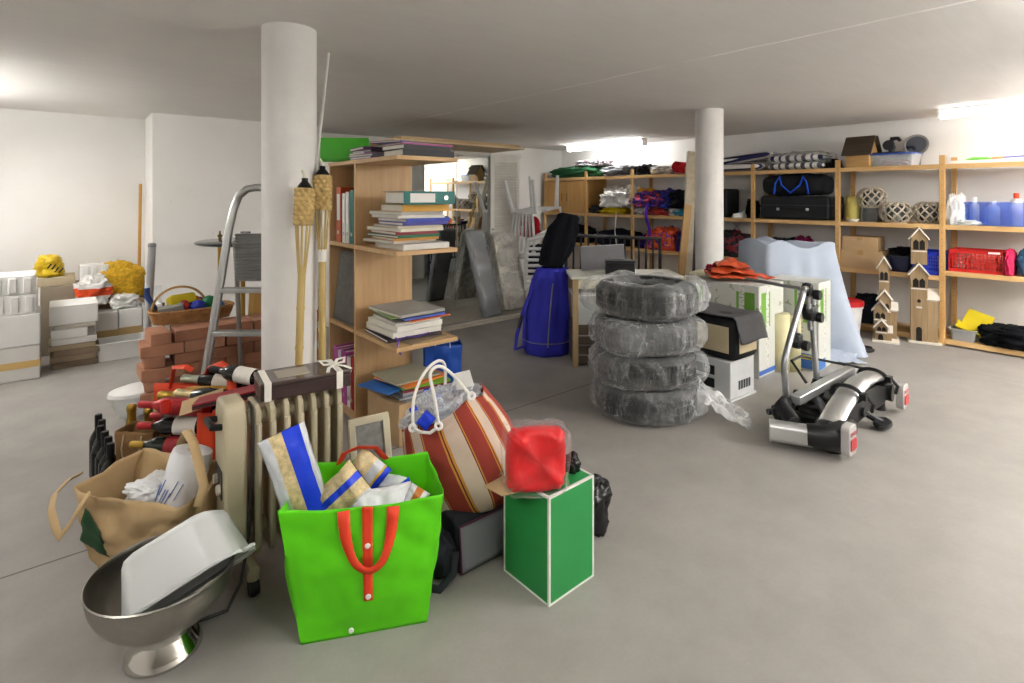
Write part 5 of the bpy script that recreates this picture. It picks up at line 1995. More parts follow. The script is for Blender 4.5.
proto = None
for k, (u, v) in enumerate(((98.5, 414.5), (102, 420), (100.5, 426), (105, 431.5), (108.5, 437), (110.5, 443.5))):
    p = gp(u, v, 0.305)
    lab = ['dark wine bottle at the far end of the standing row', 'dark wine bottle second from the far end of the row', 'dark wine bottle third from the far end of the row',
           'dark wine bottle third from the kraft bag', 'dark wine bottle second from the kraft bag', 'dark wine bottle at the near end of the row by the kraft bag'][k]
    if not proto:
        proto = wine(lab, loc=(p.x, p.y, 0), glass=GLK, foil=BLKF, group='dark wine bottles standing behind the kraft bag')
    else:
        dup(proto, (p.x, p.y, 0), 0, lab)
# kraft gift bag with two gold-topped bottles
p = gp(143, 428, 0.33)
gt = thing('gift_bag', 'small brown paper gift bag with cord handles behind the kraft bag', 'bag', (p.x, p.y, 0), R(-48))
b = MB()
open_bag(b, 0.175, 0.10, 0.185, 0.11, 0.335, 8.8, 0.010)
b.build('body', M('#8d6b43', 0.8, bmp=0.15, bs=20), gt, solid=0.002, angle=60)
for (s, n_) in ((-1, 1), (1, 1)):
    MB().tube([(s * 0.045, -0.058, 0.32), (s * 0.045 - 0.006, -0.064, 0.26), (s * 0.045 + 0.002, -0.062, 0.20), (s * 0.045 - 0.012, -0.064, 0.16)], 0.0035, 6).build('cord', M('#cdbd9c', 0.8), gt)
wine('gold-foiled champagne bottle in the gift bag, left one', loc=tuple(gp(131, 402, 0.40) - Vector((0, 0, 0.322)) - Vector((0.0, 0.03, 0))), glass=GLG, foil=GOLD, champ=True)
wine('gold-foiled champagne bottle in the gift bag, right one', loc=tuple(gp(148, 405, 0.39) - Vector((0, 0, 0.322)) - Vector((0.0, 0.03, 0))), glass=GLG, foil=GOLD, champ=True)

# orange tote full of lying bottles, behind the radiator
oc = cw(-1.50, 2.46)
ot = thing('tote_bag', 'bright orange tote bag packed with lying bottles behind the radiator', 'bag', (oc.x, oc.y, 0), -YAW)
ORG = M('#d9431d', 0.6, bmp=0.2, bs=25)
b = MB()
b.grid(lambda u, v: (0.235 + 0.01 * math.sin(v * 6), -0.17 + 0.34 * u, 0.49 * v), 6, 10)
b.grid(lambda u, v: (0.165 + 0.075 * u, -0.178 - 0.012 * math.sin(v * 5), 0.48 * v), 4, 12)
b.grid(lambda u, v: (-0.24 + 0.475 * u, 0.17, 0.49 * v), 8, 10)
b.grid(lambda u, v: (-0.24 + 0.475 * u, -0.17 + 0.34 * v, 0.004), 6, 6)
b.grid(lambda u, v: (-0.24 - 0.01 * v, -0.17 + 0.34 * u, 0.17 * v), 6, 6)
b.build('body', ORG, ot, solid=0.003, angle=60)
MB().tube([(-0.02, 0.16, 0.47), (0.04, 0.155, 0.575), (0.10, 0.13, 0.60), (0.17, 0.10, 0.57), (0.20, 0.05, 0.50)], 0.02, 8, flat=0.3).build('handle', ORG, ot)
MB().tube([(-0.16, 0.172, 0.47), (-0.13, 0.15, 0.575), (-0.07, 0.14, 0.58), (-0.04, 0.15, 0.56)], 0.018, 8, flat=0.3).build('handle', ORG, ot)
b = MB().bx(-0.20, 0.14, -0.145, 0.155, 0.006, 0.185)
solo('wine_carton', b, M('#3a1c1a', 0.7), 'dark wine carton at the bottom of the orange tote', 'box', bevel=0.004, loc=oc, rot=(0, 0, -YAW))


def lying(x, d, z, yaw_, pitch):
    """neck towards the left, seen from the viewpoint"""
    a = Vector(cw(x - 0.13, d, z))
    dirn = cw(-math.cos(R(yaw_)) * math.cos(R(pitch)), math.sin(R(yaw_)) * math.cos(R(pitch)), math.sin(R(pitch)))
    side = cw(0, 1, 0)
    T = frame(a, dirn, side)
    return T @ Matrix(((0, 0, 1, 0), (1, 0, 0, 0), (0, 1, 0, 0), (0, 0, 0, 1)))


specs = [
    (-1.24, 2.34, 0.235, 2, 0, GLK, BLKF, None, False, 'black bottle lying lowest in front in the orange tote'),
    (-1.22, 2.43, 0.23, 6, 0, GLG, BLKF, None, False, 'dark bottle lying behind the lowest front one in the tote'),
    (-1.24, 2.52, 0.235, -4, 0, GLK, GOLD, None, False, 'dark bottle with gold capsule low at the back of the tote'),
    (-1.22, 2.35, 0.315, 0, 1, GLG, GOLD, LABR, False, 'dark bottle with gold capsule and red label in the second layer'),
    (-1.18, 2.44, 0.312, 8, 0, GLK, GOLD, LABR, False, 'black bottle with gold capsule in the second layer, middle'),
    (-1.22, 2.53, 0.315, -2, 0, GLG, BLKF, None, False, 'dark bottle in the second layer at the back'),
    (-1.19, 2.37, 0.395, -3, 1, GLK, REDF, LABW, False, 'black bottle with a white label facing up in the third layer'),
    (-1.22, 2.46, 0.392, 4, 0, GLK, REDF, None, False, 'dark bottle with a red capsule in the third layer'),
    (-1.24, 2.54, 0.395, 0, 0, GLG, GOLDP, None, False, 'dark bottle with pale gold capsule in the third layer, back'),
    (-1.20, 2.36, 0.475, 3, 2, REDF, REDF, None, False, 'red bottle sticking out left near the top of the pile'),
    (-1.10, 2.43, 0.478, 10, 3, GLG, GOLDP, None, True, 'champagne bottle with pale gold foil under the kraft card'),
    (-1.19, 2.51, 0.475, 0, 0, AMB, GOLD, None, True, 'amber bottle with gold foil lying on the pile'),
    (-1.15, 2.60, 0.50, 4, 3, GLK, SILV, LABW, True, 'champagne bottle with silver foil lying topmost at the back'),
    (-1.00, 2.47, 0.563, 16, 4, GLK, BLKF, LABW, False, 'black bottle with a white label on top of the pile, right'),
]
for (x, d, z, yw, pt, gl, fo, lb, ch, lab) in specs:
    wine(lab, T=lying(x, d, z, yw, pt), glass=gl, foil=fo, lab=lb, champ=ch, group='wine bottles lying in the orange tote')
b = MB().bx(-0.08, 0.08, -0.05, 0.05, 0, 0.003)
solo('card', b, M('#b79a75', 0.8), 'kraft paper card lying on the bottle pile', 'card', loc=pd(202, 402, 2.28), rot=(R(16), R(-14), R(-20)))
b = MB()
b.lathe([(0, 0), (0.02, 0), (0.023, 0.045), (0.02, 0.045), (0.017, 0.004), (0, 0.004)], 24)
solo('cup', b, M('#c22a20', 0.35), 'red plastic cup among the bottle necks at the front of the tote', 'cup', loc=pd(166, 412, 2.27))
FLATS = [('#5f1a1e', 'dark red flat box lowest of three lying on the bottles'), ('#1c191b', 'black flat case between two red boxes on the bottles'), ('#8f2026', 'brighter red flat folder topmost on the bottles')]
for k, (c, lab) in enumerate(FLATS):
    b = MB().bx(-0.12, 0.12, -0.05, 0.05, 0, 0.008)
    o = solo('flat_box', b, M(c, 0.45), lab, 'box', bevel=0.002)
    o.matrix_world = frame(pd(227, 400, 2.29) + Vector((0, 0, 0.0095 * k)), cw(0.95, 0.25, 0.12 + 0.02 * k), cw(-0.2, 1, 0))

# ================================================================ OIL RADIATOR
RADC = M('#b5ab90', 0.4, var=0.03)
hc = cw(-1.015, 1.97)
hyaw = math.atan2(0.62, 0.78)          # axis, measured from the view's right
ht = thing('oil_radiator', 'beige oil-filled radiator with a control panel and castors', 'radiator', (hc.x, hc.y, 0), hyaw - YAW)
b = MB()
b.prism([(-0.082, 0.10), (0.082, 0.10), (0.085, 0.20), (0.085, 0.60), (0.065, 0.655), (0.05, 0.665), (-0.05, 0.665), (-0.065, 0.655), (-0.085, 0.60), (-0.085, 0.20)], -0.045, 0.03, Matrix(((0, 0, 1, 0), (1, 0, 0, 0), (0, 1, 0, 0), (0, 0, 0, 1))))
hd = b.build('control_housing', RADC, ht, bevel=0.012, seg=3)
b = MB()
b.bx(-0.049, -0.0455, -0.055, 0.055, 0.33, 0.43)
b.build('control_panel', M('#3a3936', 0.4), hd, bevel=0.001)
for (y, z) in ((0.02, 0.38), (-0.03, 0.36)):
    MB().lathe([(0, 0), (0.018, 0), (0.016, 0.012), (0, 0.012)], 18, TR((-0.049, y, z), (0, R(-90), 0))).build('knob', M('#c9c4b4', 0.4), hd)
MB().bx(-0.052, -0.049, -0.012, 0.006, 0.345, 0.37).build('red_switch', M('#b3261e', 0.3), hd)
b = MB()
b.tube([(-0.045, -0.045, 0.585), (-0.075, -0.045, 0.59), (-0.078, 0.045, 0.59), (-0.045, 0.045, 0.585)], 0.012, 8)
b.build('handle', BLACK, hd)
nf = 7
for k in range(nf):
    x = 0.068 + k * 0.050
    b = MB()
    out = [(-0.075, 0.12), (-0.06, 0.10), (0.06, 0.10), (0.075, 0.12), (0.078, 0.20), (0.078, 0.56), (0.07, 0.62), (0.05, 0.64), (-0.05, 0.64), (-0.07, 0.62), (-0.078, 0.56), (-0.078, 0.20)]
    b.prism(out, x - 0.009, x + 0.009, Matrix(((0, 0, 1, 0), (1, 0, 0, 0), (0, 1, 0, 0), (0, 0, 0, 1))))
    for s in (-1, 1):
        b.tube([(x, s * 0.072, 0.13), (x, s * 0.075, 0.58)], 0.012, 10)
    b.tube([(x - 0.026, 0, 0.58), (x + 0.026, 0, 0.58)], 0.03, 12)
    b.tube([(x - 0.026, 0, 0.17), (x + 0.026, 0, 0.17)], 0.03, 12)
    b.build('fin', RADC, ht, bevel=0.004, seg=2)
for x in (0.04, 0.068 + 0.050 * (nf - 1)):
    b = MB()
    b.bx(x - 0.015, x + 0.015, -0.13, 0.13, 0.085, 0.10)
    for s in (-1, 1):
        b.tube([(x, s * 0.12, 0.088), (x, s * 0.12, 0.055)], 0.022, 10)
    b.build('castor_bracket', RADC, ht, bevel=0.003)
for x in (0.04, 0.068 + 0.050 * (nf - 1)):
    for s in (-1, 1):
        MB().lathe([(0, -0.016), (0.026, -0.016), (0.03, 0), (0.026, 0.016), (0, 0.016)], 18, TR((x, s * 0.125, 0.03), (0, R(90), 0))).build('castor', BLACK, ht)
b = MB()
b.tube([(0.04, -0.05, 0.655), (0.042, -0.085, 0.645), (0.046, -0.092, 0.55), (0.04, -0.098, 0.40), (0.03, -0.10, 0.20), (0.0, -0.12, 0.06), (-0.05, -0.16, 0.012), (-0.16, -0.15, 0.01), (-0.2, -0.06, 0.01)], 0.0055, 8)
b.build('power_cable', M('#2b2a29', 0.5), ht)
# boxed ornament on the radiator
bc = cw(-0.825, 2.135, 0.645)
t = thing('gift_box', 'dark brown gift box tied with white ribbon on the radiator', 'box', bc, hyaw - YAW + R(-6))
DB = M('#3a2a27', 0.45)
MB().bx(-0.165, 0.165, -0.085, 0.085, 0, 0.05).build('base', DB, t, bevel=0.004)
MB().bx(-0.168, 0.168, -0.088, 0.088, 0.0505, 0.066).build('lid', M('#4c3d38', 0.15, coat=0.4), t, bevel=0.004)
RIB = M('#e5e1d8', 0.5)
for x in (-0.14, 0.12):
    b = MB()
    b.bx(x - 0.012, x + 0.012, -0.0895, 0.0895, 0.0663, 0.0675)
    b.bx(x - 0.012, x + 0.012, -0.0897, -0.0885, 0.0, 0.067)
    b.bx(x - 0.012, x + 0.012, 0.0885, 0.0897, 0.0, 0.067)
    b.build('ribbon', RIB, t)
b = MB()
for s in (-1, 1):
    b.tube([(0.12, 0, 0.07), (0.12 + s * 0.02, 0.03, 0.08), (0.12 + s * 0.05, 0.03, 0.084), (0.12 + s * 0.04, 0.0, 0.075), (0.12, 0, 0.072)], 0.008, 6, flat=0.25)
    b.tube([(0.12, 0, 0.07), (0.12 + s * 0.03, -0.04, 0.071), (0.12 + s * 0.045, -0.085, 0.069)], 0.008, 6, flat=0.25)
b.build('bow', RIB, t)
MB().bx(-0.10, 0.02, -0.05, 0.05, 0.0665, 0.0672).build('lid_window', M('#9a9284', 0.15), t)

# ================================================================ GREEN SHOPPING BAG
LIME = M('#5ccf10', 0.38, var=0.05, vs=4, bmp=0.3, bs=9)
LIMEI = LIME
ga, gb = gp(301, 645), gp(427, 622)
ta, tb_ = gp(278, 511, 0.415), gp(443, 494, 0.415)
gd = (gb - ga).normalized()
gn = Vector((-gd.y, gd.x, 0))
gm = (ga + gb) / 2
gt = thing('shopping_bag', 'lime green woven shopping bag with orange straps, full of packets', 'bag', (gm.x, gm.y, 0), math.atan2(gd.y, gd.x))
gi = Matrix.Translation(Vector((gm.x, gm.y, 0))) @ Matrix.Rotation(math.atan2(gd.y, gd.x), 4, 'Z')
gi = gi.inverted()
lA, lB, lTa, lTb = gi @ ga, gi @ gb, gi @ ta, gi @ tb_
dep0, dep1 = 0.19, 0.27


def green_pt(s, q_, v, side):
    """s along the side 0..1"""
    bl, br = lA, lB
    tl, tr = lTa, lTb
    if side == 'f':
        p = bl.lerp(br, s).lerp(tl.lerp(tr, s), v)
    elif side == 'b':
        p = (bl + Vector((0, dep0, 0))).lerp(br + Vector((0, dep0, 0)), s).lerp((tl + Vector((0.03, dep1, 0.02))).lerp(tr + Vector((-0.03, dep1, 0.02)), s), v)
    elif side == 'l':
        p = bl.lerp(bl + Vector((0, dep0, 0)), s).lerp(tl.lerp(tl + Vector((0.03, dep1, 0.02)), s), v)
    else:
        p = br.lerp(br + Vector((0, dep0, 0)), s).lerp(tr.lerp(tr + Vector((-0.03, dep1, 0.02)), s), v)
    n1 = noise.fractal(Vector((p.x * 6, p.y * 6 + 2, v * 3)), 1, 2, 3)
    n2 = abs(noise.noise(Vector((p.x * 4 + v * 2, p.y * 4, v * 1.6 + 3))))
    bul = math.sin(PI * s) * math.sin(PI * min(1, v * 1.05)) * 0.028
    o = 0.010 * n1 + 0.014 * n2 * (v ** 0.5) + bul
    edge = min(1, 12 * min(s, 1 - s)) * min(1, 8 * v + 0.1)
    o *= edge
    d = {'f': Vector((0, -1, 0)), 'b': Vector((0, 1, 0)), 'l': Vector((-1, 0, 0)), 'r': Vector((1, 0, 0))}[side]
    sag = Vector((0, 0, -0.012 * math.sin(PI * s) * v ** 3)) if side in 'fb' else Vector((0, 0, -0.03 * math.sin(PI * s) * v ** 3))
    return p + d * o + sag


b = MB()
for sd in 'fblr':
    b.grid(lambda u, v, sd=sd: green_pt(u, 0, v, sd), 40, 40)
b.add([green_pt(0, 0, 0, 'f'), green_pt(1, 0, 0, 'f'), green_pt(1, 0, 0, 'b'), green_pt(0, 0, 0, 'b')], [(0, 1, 2, 3)])
b.build('body', LIME, gt, angle=70, solid=0.002)
ORS = M('#df3d1c', 0.55, bmp=0.15, bs=200)


def on_front(s, v, off=0.005):
    p = green_pt(s, 0, v, 'f')
    return Vector((p.x, p.y - off, p.z))


b = MB()
b.grid(lambda u, v: on_front(0.495 + 0.065 * u, 1.0 - 0.70 * v, 0.005), 3, 24)
b.build('centre_strap', ORS, gt, solid=0.003)
b = MB()
hp = []
for k in range(25):
    a = PI * k / 24
    s = 0.525 - 0.150 * math.cos(a) + 0.01
    vv = 1.0 - 0.44 * math.sin(a) ** 0.7
    hp.append(on_front(s, min(vv, 0.995), 0.012 + 0.012 * math.sin(a)))
vs = []
for k, p in enumerate(hp):
    a = hp[max(0, k - 1)]
    c = hp[min(24, k + 1)]
    tg = (c - a).normalized()
    nn = Vector((-tg.z, 0, tg.x))
    wd = 0.020 - 0.010 * math.sin(PI * k / 24)
    vs += [p + nn * wd, p - nn * wd]
b.add(vs, [(2 * k, 2 * k + 2, 2 * k + 3, 2 * k + 1) for k in range(24)])
b.build('strap_handle', ORS, gt, solid=0.003)
b = MB()
b.tube([green_pt(0.30, 0, 0.99, 'b'), green_pt(0.34, 0, 1, 'b') + Vector((0, -0.02, 0.04)), green_pt(0.45, 0, 1, 'b') + Vector((0, -0.03, 0.06)), green_pt(0.58, 0, 1, 'b') + Vector((0, -0.02, 0.05)), green_pt(0.66, 0, 0.99, 'b')], 0.018, 8, flat=0.25)
b.build('strap_handle', ORS, gt)
b = MB()
for (s, v) in ((0.528, 0.72), (0.528, 0.335), (0.39, 0.06)):
    p = on_front(s, v, 0.0085)
    b.lathe([(0, 0), (0.009, 0), (0.007, 0.004), (0, 0.005)], 14, TR(p, (R(90), 0, 0)))
b.build('snap_button', M('#e6e6e0', 0.3), gt)


def packet(name, label, a, c, w, th, cols, seed, cat='packet', side=None, shares=None, seal=True):
    """flat-ended pillow packet from a (bottom) to c (top); cols by width share"""
    ax = c - a
    h = ax.length
    yv = ax.normalized()
    xv = yv.cross(Vector((0, 0, EYE)) - (a + c) / 2).normalized()
    zv = xv.cross(yv)
    T = Matrix(((xv.x, yv.x, zv.x, a.x), (xv.y, yv.y, zv.y, a.y), (xv.z, yv.z, zv.z, a.z), (0, 0, 0, 1)))
    o = MB()
    nu, nv = 40, 26

    def prof(u, v):
        th_ = u * 2 * PI
        en = min(1, 6 * v, 6 * (1 - v)) ** 0.6
        k = noise.fractal(Vector((math.cos(th_) * 2 + seed, math.sin(th_) * 2, v * 5)), 1, 2, 3)
        x = math.copysign(abs(math.cos(th_)) ** 0.55, math.cos(th_)) * w / 2 * (1.0 + 0.05 * k + 0.06 * (1 - en))
        z = math.copysign(abs(math.sin(th_)) ** 0.8, math.sin(th_)) * (th / 2 * max(en, 0.04) * (1 + 0.25 * k) + 0.001)
        return (x, v * h, z)
    acc = []
    if shares:
        s0 = 0
        for sh in shares:
            s0 += sh
            acc.append(s0)

    def mf(i, j):
        if not shares:
            return 0
        x = prof((i + 0.5) / nu, (j + 0.5) / nv)[0] / w + 0.5
        for m_, e in enumerate(acc):
            if x <= e:
                return m_
        return len(acc) - 1
    o.grid(prof, nu, nv, cu=True, mf=mf)
    ob = o.build(name, cols, angle=70)
    ob.matrix_world = T
    return tag(ob, label, cat)


BLUP = M('#2342d6', 0.25, bmp=0.35, bs=18)
PASTA = M('#cdb98a', 0.3, var=0.25, vs=45, bmp=0.5, bs=55, coat=0.3)
CLRP = M('#c9cdd2', 0.15, var=0.15, vs=12, bmp=0.5, bs=20, coat=0.4)
WHTP = M('#e3e4e6', 0.3, bmp=0.35, bs=18)
YEL = M('#d8b12a', 0.4)


def gl(x, y, z):
    return gi.inverted() @ Vector((x, y, z))


packet('pasta_packet', 'tall packet with a blue stripe leaning out of the green bag', pd(316, 535, 1.86), pd(281, 432, 1.80), 0.145, 0.085, [CLRP, PASTA, WHTP, BLUP, CLRP], 3, shares=[0.22, 0.25, 0.06, 0.34, 0.13])
packet('pasta_packet', 'blue and clear pasta packet in the middle of the green bag', pd(320, 515, 1.86), pd(362, 476, 1.86), 0.13, 0.08, [PASTA, BLUP, PASTA, CLRP], 5, shares=[0.3, 0.3, 0.25, 0.15])
packet('pasta_packet', 'pasta packet with blue and yellow print behind the middle one', pd(338, 510, 1.97), pd(378, 458, 1.99), 0.13, 0.07, [PASTA, CLRP, YEL, BLUP], 7, shares=[0.45, 0.3, 0.08, 0.17])
packet('flour_bag', 'white packet lying flat at the right in the green bag', pd(352, 508, 1.83), pd(412, 496, 1.86), 0.09, 0.07, [WHTP], 8)
packet('sweet_packet', 'blue packet beside the white one in the green bag', pd(388, 506, 1.92), pd(414, 488, 1.95), 0.08, 0.05, [BLUP], 9)
packet('snack_packet', 'clear packet with yellow and red bits at the right rim of the green bag', pd(408, 512, 1.83), pd(421, 488, 1.86), 0.07, 0.05, [CLRP, M('#b9722f', 0.4), CLRP], 10, shares=[0.3, 0.4, 0.3])
packet('rice_packet', 'white tissue packet standing at the back of the green bag', pd(386, 505, 2.0), pd(392, 474, 2.02), 0.12, 0.06, [WHTP], 11)

# ================================================================ STRIPED BEACH BAG AND COOL BAG
SR, SC_, SO, SD = M('#96382d', 0.85, bmp=0.2, bs=220), M('#cdb8a8', 0.85, bmp=0.2, bs=220), M('#c98a3a', 0.85), M('#5d1f22', 0.85)
rim_c, bot_c = pd(443, 407, 2.22), pd(486, 505, 2.20)
ax = rim_c - bot_c
bh = ax.length
side = cw(1, 0, 0)
side = (side - ax.normalized() * side.dot(ax.normalized())).normalized()
yy = ax.normalized().cross(side)
Tb = Matrix(((side.x, yy.x, ax.normalized().x, bot_c.x), (side.y, yy.y, ax.normalized().y, bot_c.y), (side.z, yy.z, ax.normalized().z, bot_c.z), (0, 0, 0, 1)))
t = thing('beach_bag', 'rust and cream striped canvas beach bag with rope handles', 'bag')
t.matrix_world = Tb
seq = []
for k in range(10):
    seq += [(0.40, 0), (0.032, 2), (0.022, 3), (0.032, 2), (0.30, 1), (0.022, 3), (0.03, 2)]
tot = sum(s for s, _ in seq)
edges, mats_ = [0.0], []
for s, m_ in seq:
    sub_ = 3 if s > 0.2 else 1
    for _ in range(sub_):
        edges.append(edges[-1] + s / sub_ / tot)
        mats_.append(m_)
NB = len(mats_)


def beach(u, v):
    a = edges[int(round(u * NB)) % NB] * 2 * PI - R(75)
    if v < 0.16:
        k = math.sin(v / 0.16 * PI / 2) ** 0.6
        z = (1 - math.cos(v / 0.16 * PI / 2)) * 0.10
    else:
        k = 1.0
        z = 0.10 + (v - 0.16) / 0.84 * (bh - 0.10)
    bul = 1 + 0.13 * math.sin(min(1, v) * PI) - 0.10 * v
    cx, sy = math.cos(a), math.sin(a)
    x = math.copysign(abs(cx) ** 0.8, cx) * 0.205 * k * bul
    y = math.copysign(abs(sy) ** 0.9, sy) * 0.135 * k * bul
    n1 = noise.fractal(Vector((cx * 1.6, sy * 1.6, v * 2.2 + 1)), 1, 2, 3)
    x *= 1 + 0.05 * n1
    y *= 1 + 0.09 * n1
    if v > 0.9:
        z += 0.012 * math.sin(5 * a)
    return (x, y, z)


b = MB()
b.grid(beach, NB, 36, cu=True, mf=lambda i, j: mats_[i])
b.build('body', [SR, SC_, SO, SD], t, angle=80, solid=0.003)
Tbi = Tb.inverted()
ROPE = M('#dedbd3', 0.7, bmp=0.3, bs=120)


def wl(u, v, d):
    return Tbi @ pd(u, v, d)


for (pts) in ([(438.5, 424, 2.06), (434, 395, 2.05), (430, 376, 2.06), (434, 368, 2.08), (442, 367, 2.10), (454, 376, 2.11), (466, 390, 2.10), (471, 396, 2.09)],
              [(413, 428, 2.08), (413, 405, 2.10), (417, 388, 2.16), (425, 372, 2.20), (434, 363, 2.24), (441, 361, 2.28), (445, 367, 2.33), (445, 386, 2.36), (444, 402, 2.37)]):
    P = [wl(*p) for p in pts]
    sp_ = []
    for i in range(len(P) - 1):
        p0_, p1_, p2_, p3_ = P[max(0, i - 1)], P[i], P[i + 1], P[min(len(P) - 1, i + 2)]
        for k in range(5):
            q_ = k / 5
            sp_.append(0.5 * ((2 * p1_) + (-p0_ + p2_) * q_ + (2 * p0_ - 5 * p1_ + 4 * p2_ - p3_) * q_ * q_ + (-p0_ + 3 * p1_ - 3 * p2_ + p3_) * q_ ** 3))
    sp_.append(P[-1])
    MB().tube(sp_, 0.0065, 8).build('rope_handle', ROPE, t)
MB().tube([wl(413, 428, 2.075), wl(420, 432, 2.05), wl(430, 433, 2.045), wl(437, 428, 2.06)], 0.006, 8).build('rope_end', ROPE, t)
for (u, v, d) in ((412.5, 428, 2.07), (438.5, 426, 2.05), (471.5, 396, 2.075)):
    p = wl(u, v, d)
    nrm = (Tbi.to_3x3() @ (Vector((0, 0, EYE)) - pd(u, v, d))).normalized()
    Tn = Matrix.Translation(p) @ nrm.to_track_quat('Z', 'Y').to_matrix().to_4x4()
    MB().lathe([(0.006, 0), (0.008, 0.004), (0.015, 0.004), (0.017, 0), (0.015, -0.004), (0.006, -0.004), (0.006, 0)], 22, Tn).build('grommet', M('#e4e2dd', 0.35), t)
# bottles in clear plastic inside it
b = MB().blob((0, 0, 0), (0.33, 0.21, 0.20), 14, 0.13, 3.2, 0.8, False, (54, 34), fine=0.8)
o = solo('bag_of_bottles', b, film('#eef2f8', 0.26, 0.1, 18, 'crinkled_clear_bag', 0.9, 0.4, 0.5, (14, 14, 14)), 'clear crinkled bag of empty bottles in the striped beach bag', 'bag', angle=80)
o.matrix_world = Tb @ TR((0.0, 0.0, bh - 0.03))
for k, (u, v, d, mt, lab) in enumerate(((432, 420, 2.13, CLRP, 'clear empty bottle at the front in the striped bag'), (452, 408, 2.16, CLRP, 'clear empty bottle at the right in the striped bag'), (436, 405, 2.24, WHTP, 'whitish empty bottle at the back in the striped bag'))):
    t2 = thing('empty_bottle', lab, 'bottle')
    t2.matrix_world = zframe(pd(u, v, d) - Vector((0, 0, 0.1)), ax + cw(0.06 * k - 0.05, 0.05, 0), side)
    MB().lathe([(0, 0), (0.03, 0), (0.034, 0.01), (0.034, 0.10), (0.014, 0.135), (0.014, 0.145), (0, 0.145)], 16).build('body', film('#d5dde6', 0.35, 0.08, 20, 'bottle_plastic', 0.4), t2)
    MB().lathe([(0, 0.146), (0.0155, 0.146), (0.0155, 0.165), (0, 0.165)], 16).build('cap', BLUP, t2)
b = MB().bx(-0.035, 0.035, -0.0015, 0.0015, -0.07, 0.0)
o = solo('paper_tag', b, M('#e8e6e4', 0.6), 'white care label hanging at the rim of the striped beach bag', 'tag')
o.matrix_world = Matrix.Translation(pd(461, 372, 2.12)) @ Euler((R(10), R(-14), -YAW)).to_matrix().to_4x4()
packet('sweet_packet', 'bright blue packet in the mouth of the striped beach bag', pd(421, 427, 2.09), pd(431, 414, 2.09), 0.05, 0.03, [BLUP], 21)

ca, cb_, cc = gp(460, 577), gp(501, 555), gp(434, 580)
cd = (cb_ - ca).normalized()
t = thing('cool_bag', 'navy and grey cool bag lying under the striped beach bag', 'bag', (ca.x, ca.y, 0), math.atan2(cd.y, cd.x))
NAV = M('#20222c', 0.7, bmp=0.2, bs=120)
Lc = 0.34
b = MB()
b.prism([(0.0, 0.0), (0.02, 0.17), (0.05, 0.195), (0.15, 0.195), (0.19, 0.16), (0.20, 0.0)], 0.0, Lc, Matrix(((0, 0, 1, 0), (1, 0, 0, 0), (0, 1, 0, 0), (0, 0, 0, 1))))
b.build('body', NAV, t, bevel=0.015, seg=3)
b = MB()
b.grid(lambda u, v: (0.008 + 0.32 * u, 0.001 + 0.0185 * v - 0.007 - 0.012 * math.sin(PI * u) * math.sin(PI * v), 0.010 + 0.160 * v), 12, 8)
b.build('grey_front', M('#85878e', 0.3, bmp=0.3, bs=20), t, solid=0.003)
b = MB()
b.tube([(0.003, -0.008, 0.012), (0.005, 0.010, 0.175), (0.33, 0.010, 0.175)], 0.004, 6)
b.build('piping', M('#5f2a44', 0.6), t)
b = MB()
b.blob((-0.055, 0.085, 0.075), (0.11, 0.17, 0.16), 5, 0.1, 2.5, 0.7)
b.build('side_pocket', NAV, t)
b = MB()
b.bx(-0.116, -0.108, 0.03, 0.12, 0.03, 0.12)
b.build('pocket_panel', M('#55565c', 0.4), t)
MB().tube([(-0.02, 0.0, 0.10), (-0.05, -0.03, 0.05), (-0.10, -0.02, 0.012), (-0.14, 0.03, 0.010), (-0.13, 0.12, 0.012)], 0.014, 8, flat=0.4).build('strap', NAV, t)

# ================================================================ GREEN BOX, RED CUSHION
GRN = M('#288a47', 0.45, var=0.03)
EDGE = M('#dbdbd6', 0.5)
g0, g1, g2 = gp(549, 607), gp(501, 576), gp(593.5, 576)
gx = (g2 - g0)
gyv = (g1 - g0)
ang = math.atan2(gx.y, gx.x)
sx_, sy_, sz_ = gx.length, gyv.length * 1.06, 0.372
t = thing('green_box', 'green cardboard box with white taped edges on the floor', 'box', (g0.x, g0.y, 0), ang)
MB().bx(0, sx_, 0, sy_, 0, sz_ - 0.002).build('body', GRN, t)
e = 0.007
b = MB()
for (x, y) in ((0, 0), (sx_, 0), (0, sy_), (sx_, sy_)):
    b.bx(x - 0.0012 if x == 0 else x - e, x + e if x == 0 else x + 0.0012, y - 0.0012 if y == 0 else y - e, y + e if y == 0 else y + 0.0012, 0, sz_)
for z in (0, sz_):
    for y in (0, sy_):
        b.bx(0, sx_, y - 0.0013 if y == 0 else y - e, y + e if y == 0 else y + 0.0013, z - 0.0 if z == 0 else z - e, z + e if z == 0 else z + 0.0005)
    for x in (0, sx_):
        b.bx(x - 0.0013 if x == 0 else x - e, x + e if x == 0 else x + 0.0013, 0, sy_, z - 0.0 if z == 0 else z - e, z + e if z == 0 else z + 0.0005)
b.build('edge_tape', EDGE, t)
GI = (Matrix.Translation(Vector((g0.x, g0.y, 0))) @ Matrix.Rotation(ang, 4, 'Z')).inverted()
fl = MB().add([GI @ gp(526, 478, 0.376), GI @ gp(503, 476, 0.38), GI @ gp(484, 486, 0.385), GI @ gp(502, 496, 0.385), GI @ gp(523, 491, 0.378)], [(0, 1, 2, 3, 4)])
fl.build('open_flap', CARD, t, solid=0.003)
REDC = M('#cc0f14', 0.42, var=0.05, bmp=0.1, bs=40)
cu = Vector(pd(536, 468, 1.98))
t = thing('seat_cushion', 'bright red tufted cushion in a clear bag on the green box', 'cushion', (g0.x, g0.y, 0), ang)
ctr = (Matrix.Translation(Vector((g0.x, g0.y, 0))) @ Matrix.Rotation(ang, 4, 'Z')).inverted() @ cw((535 - 512) / FPX * 1.885, 1.885, sz_ + 0.004)
b = MB()


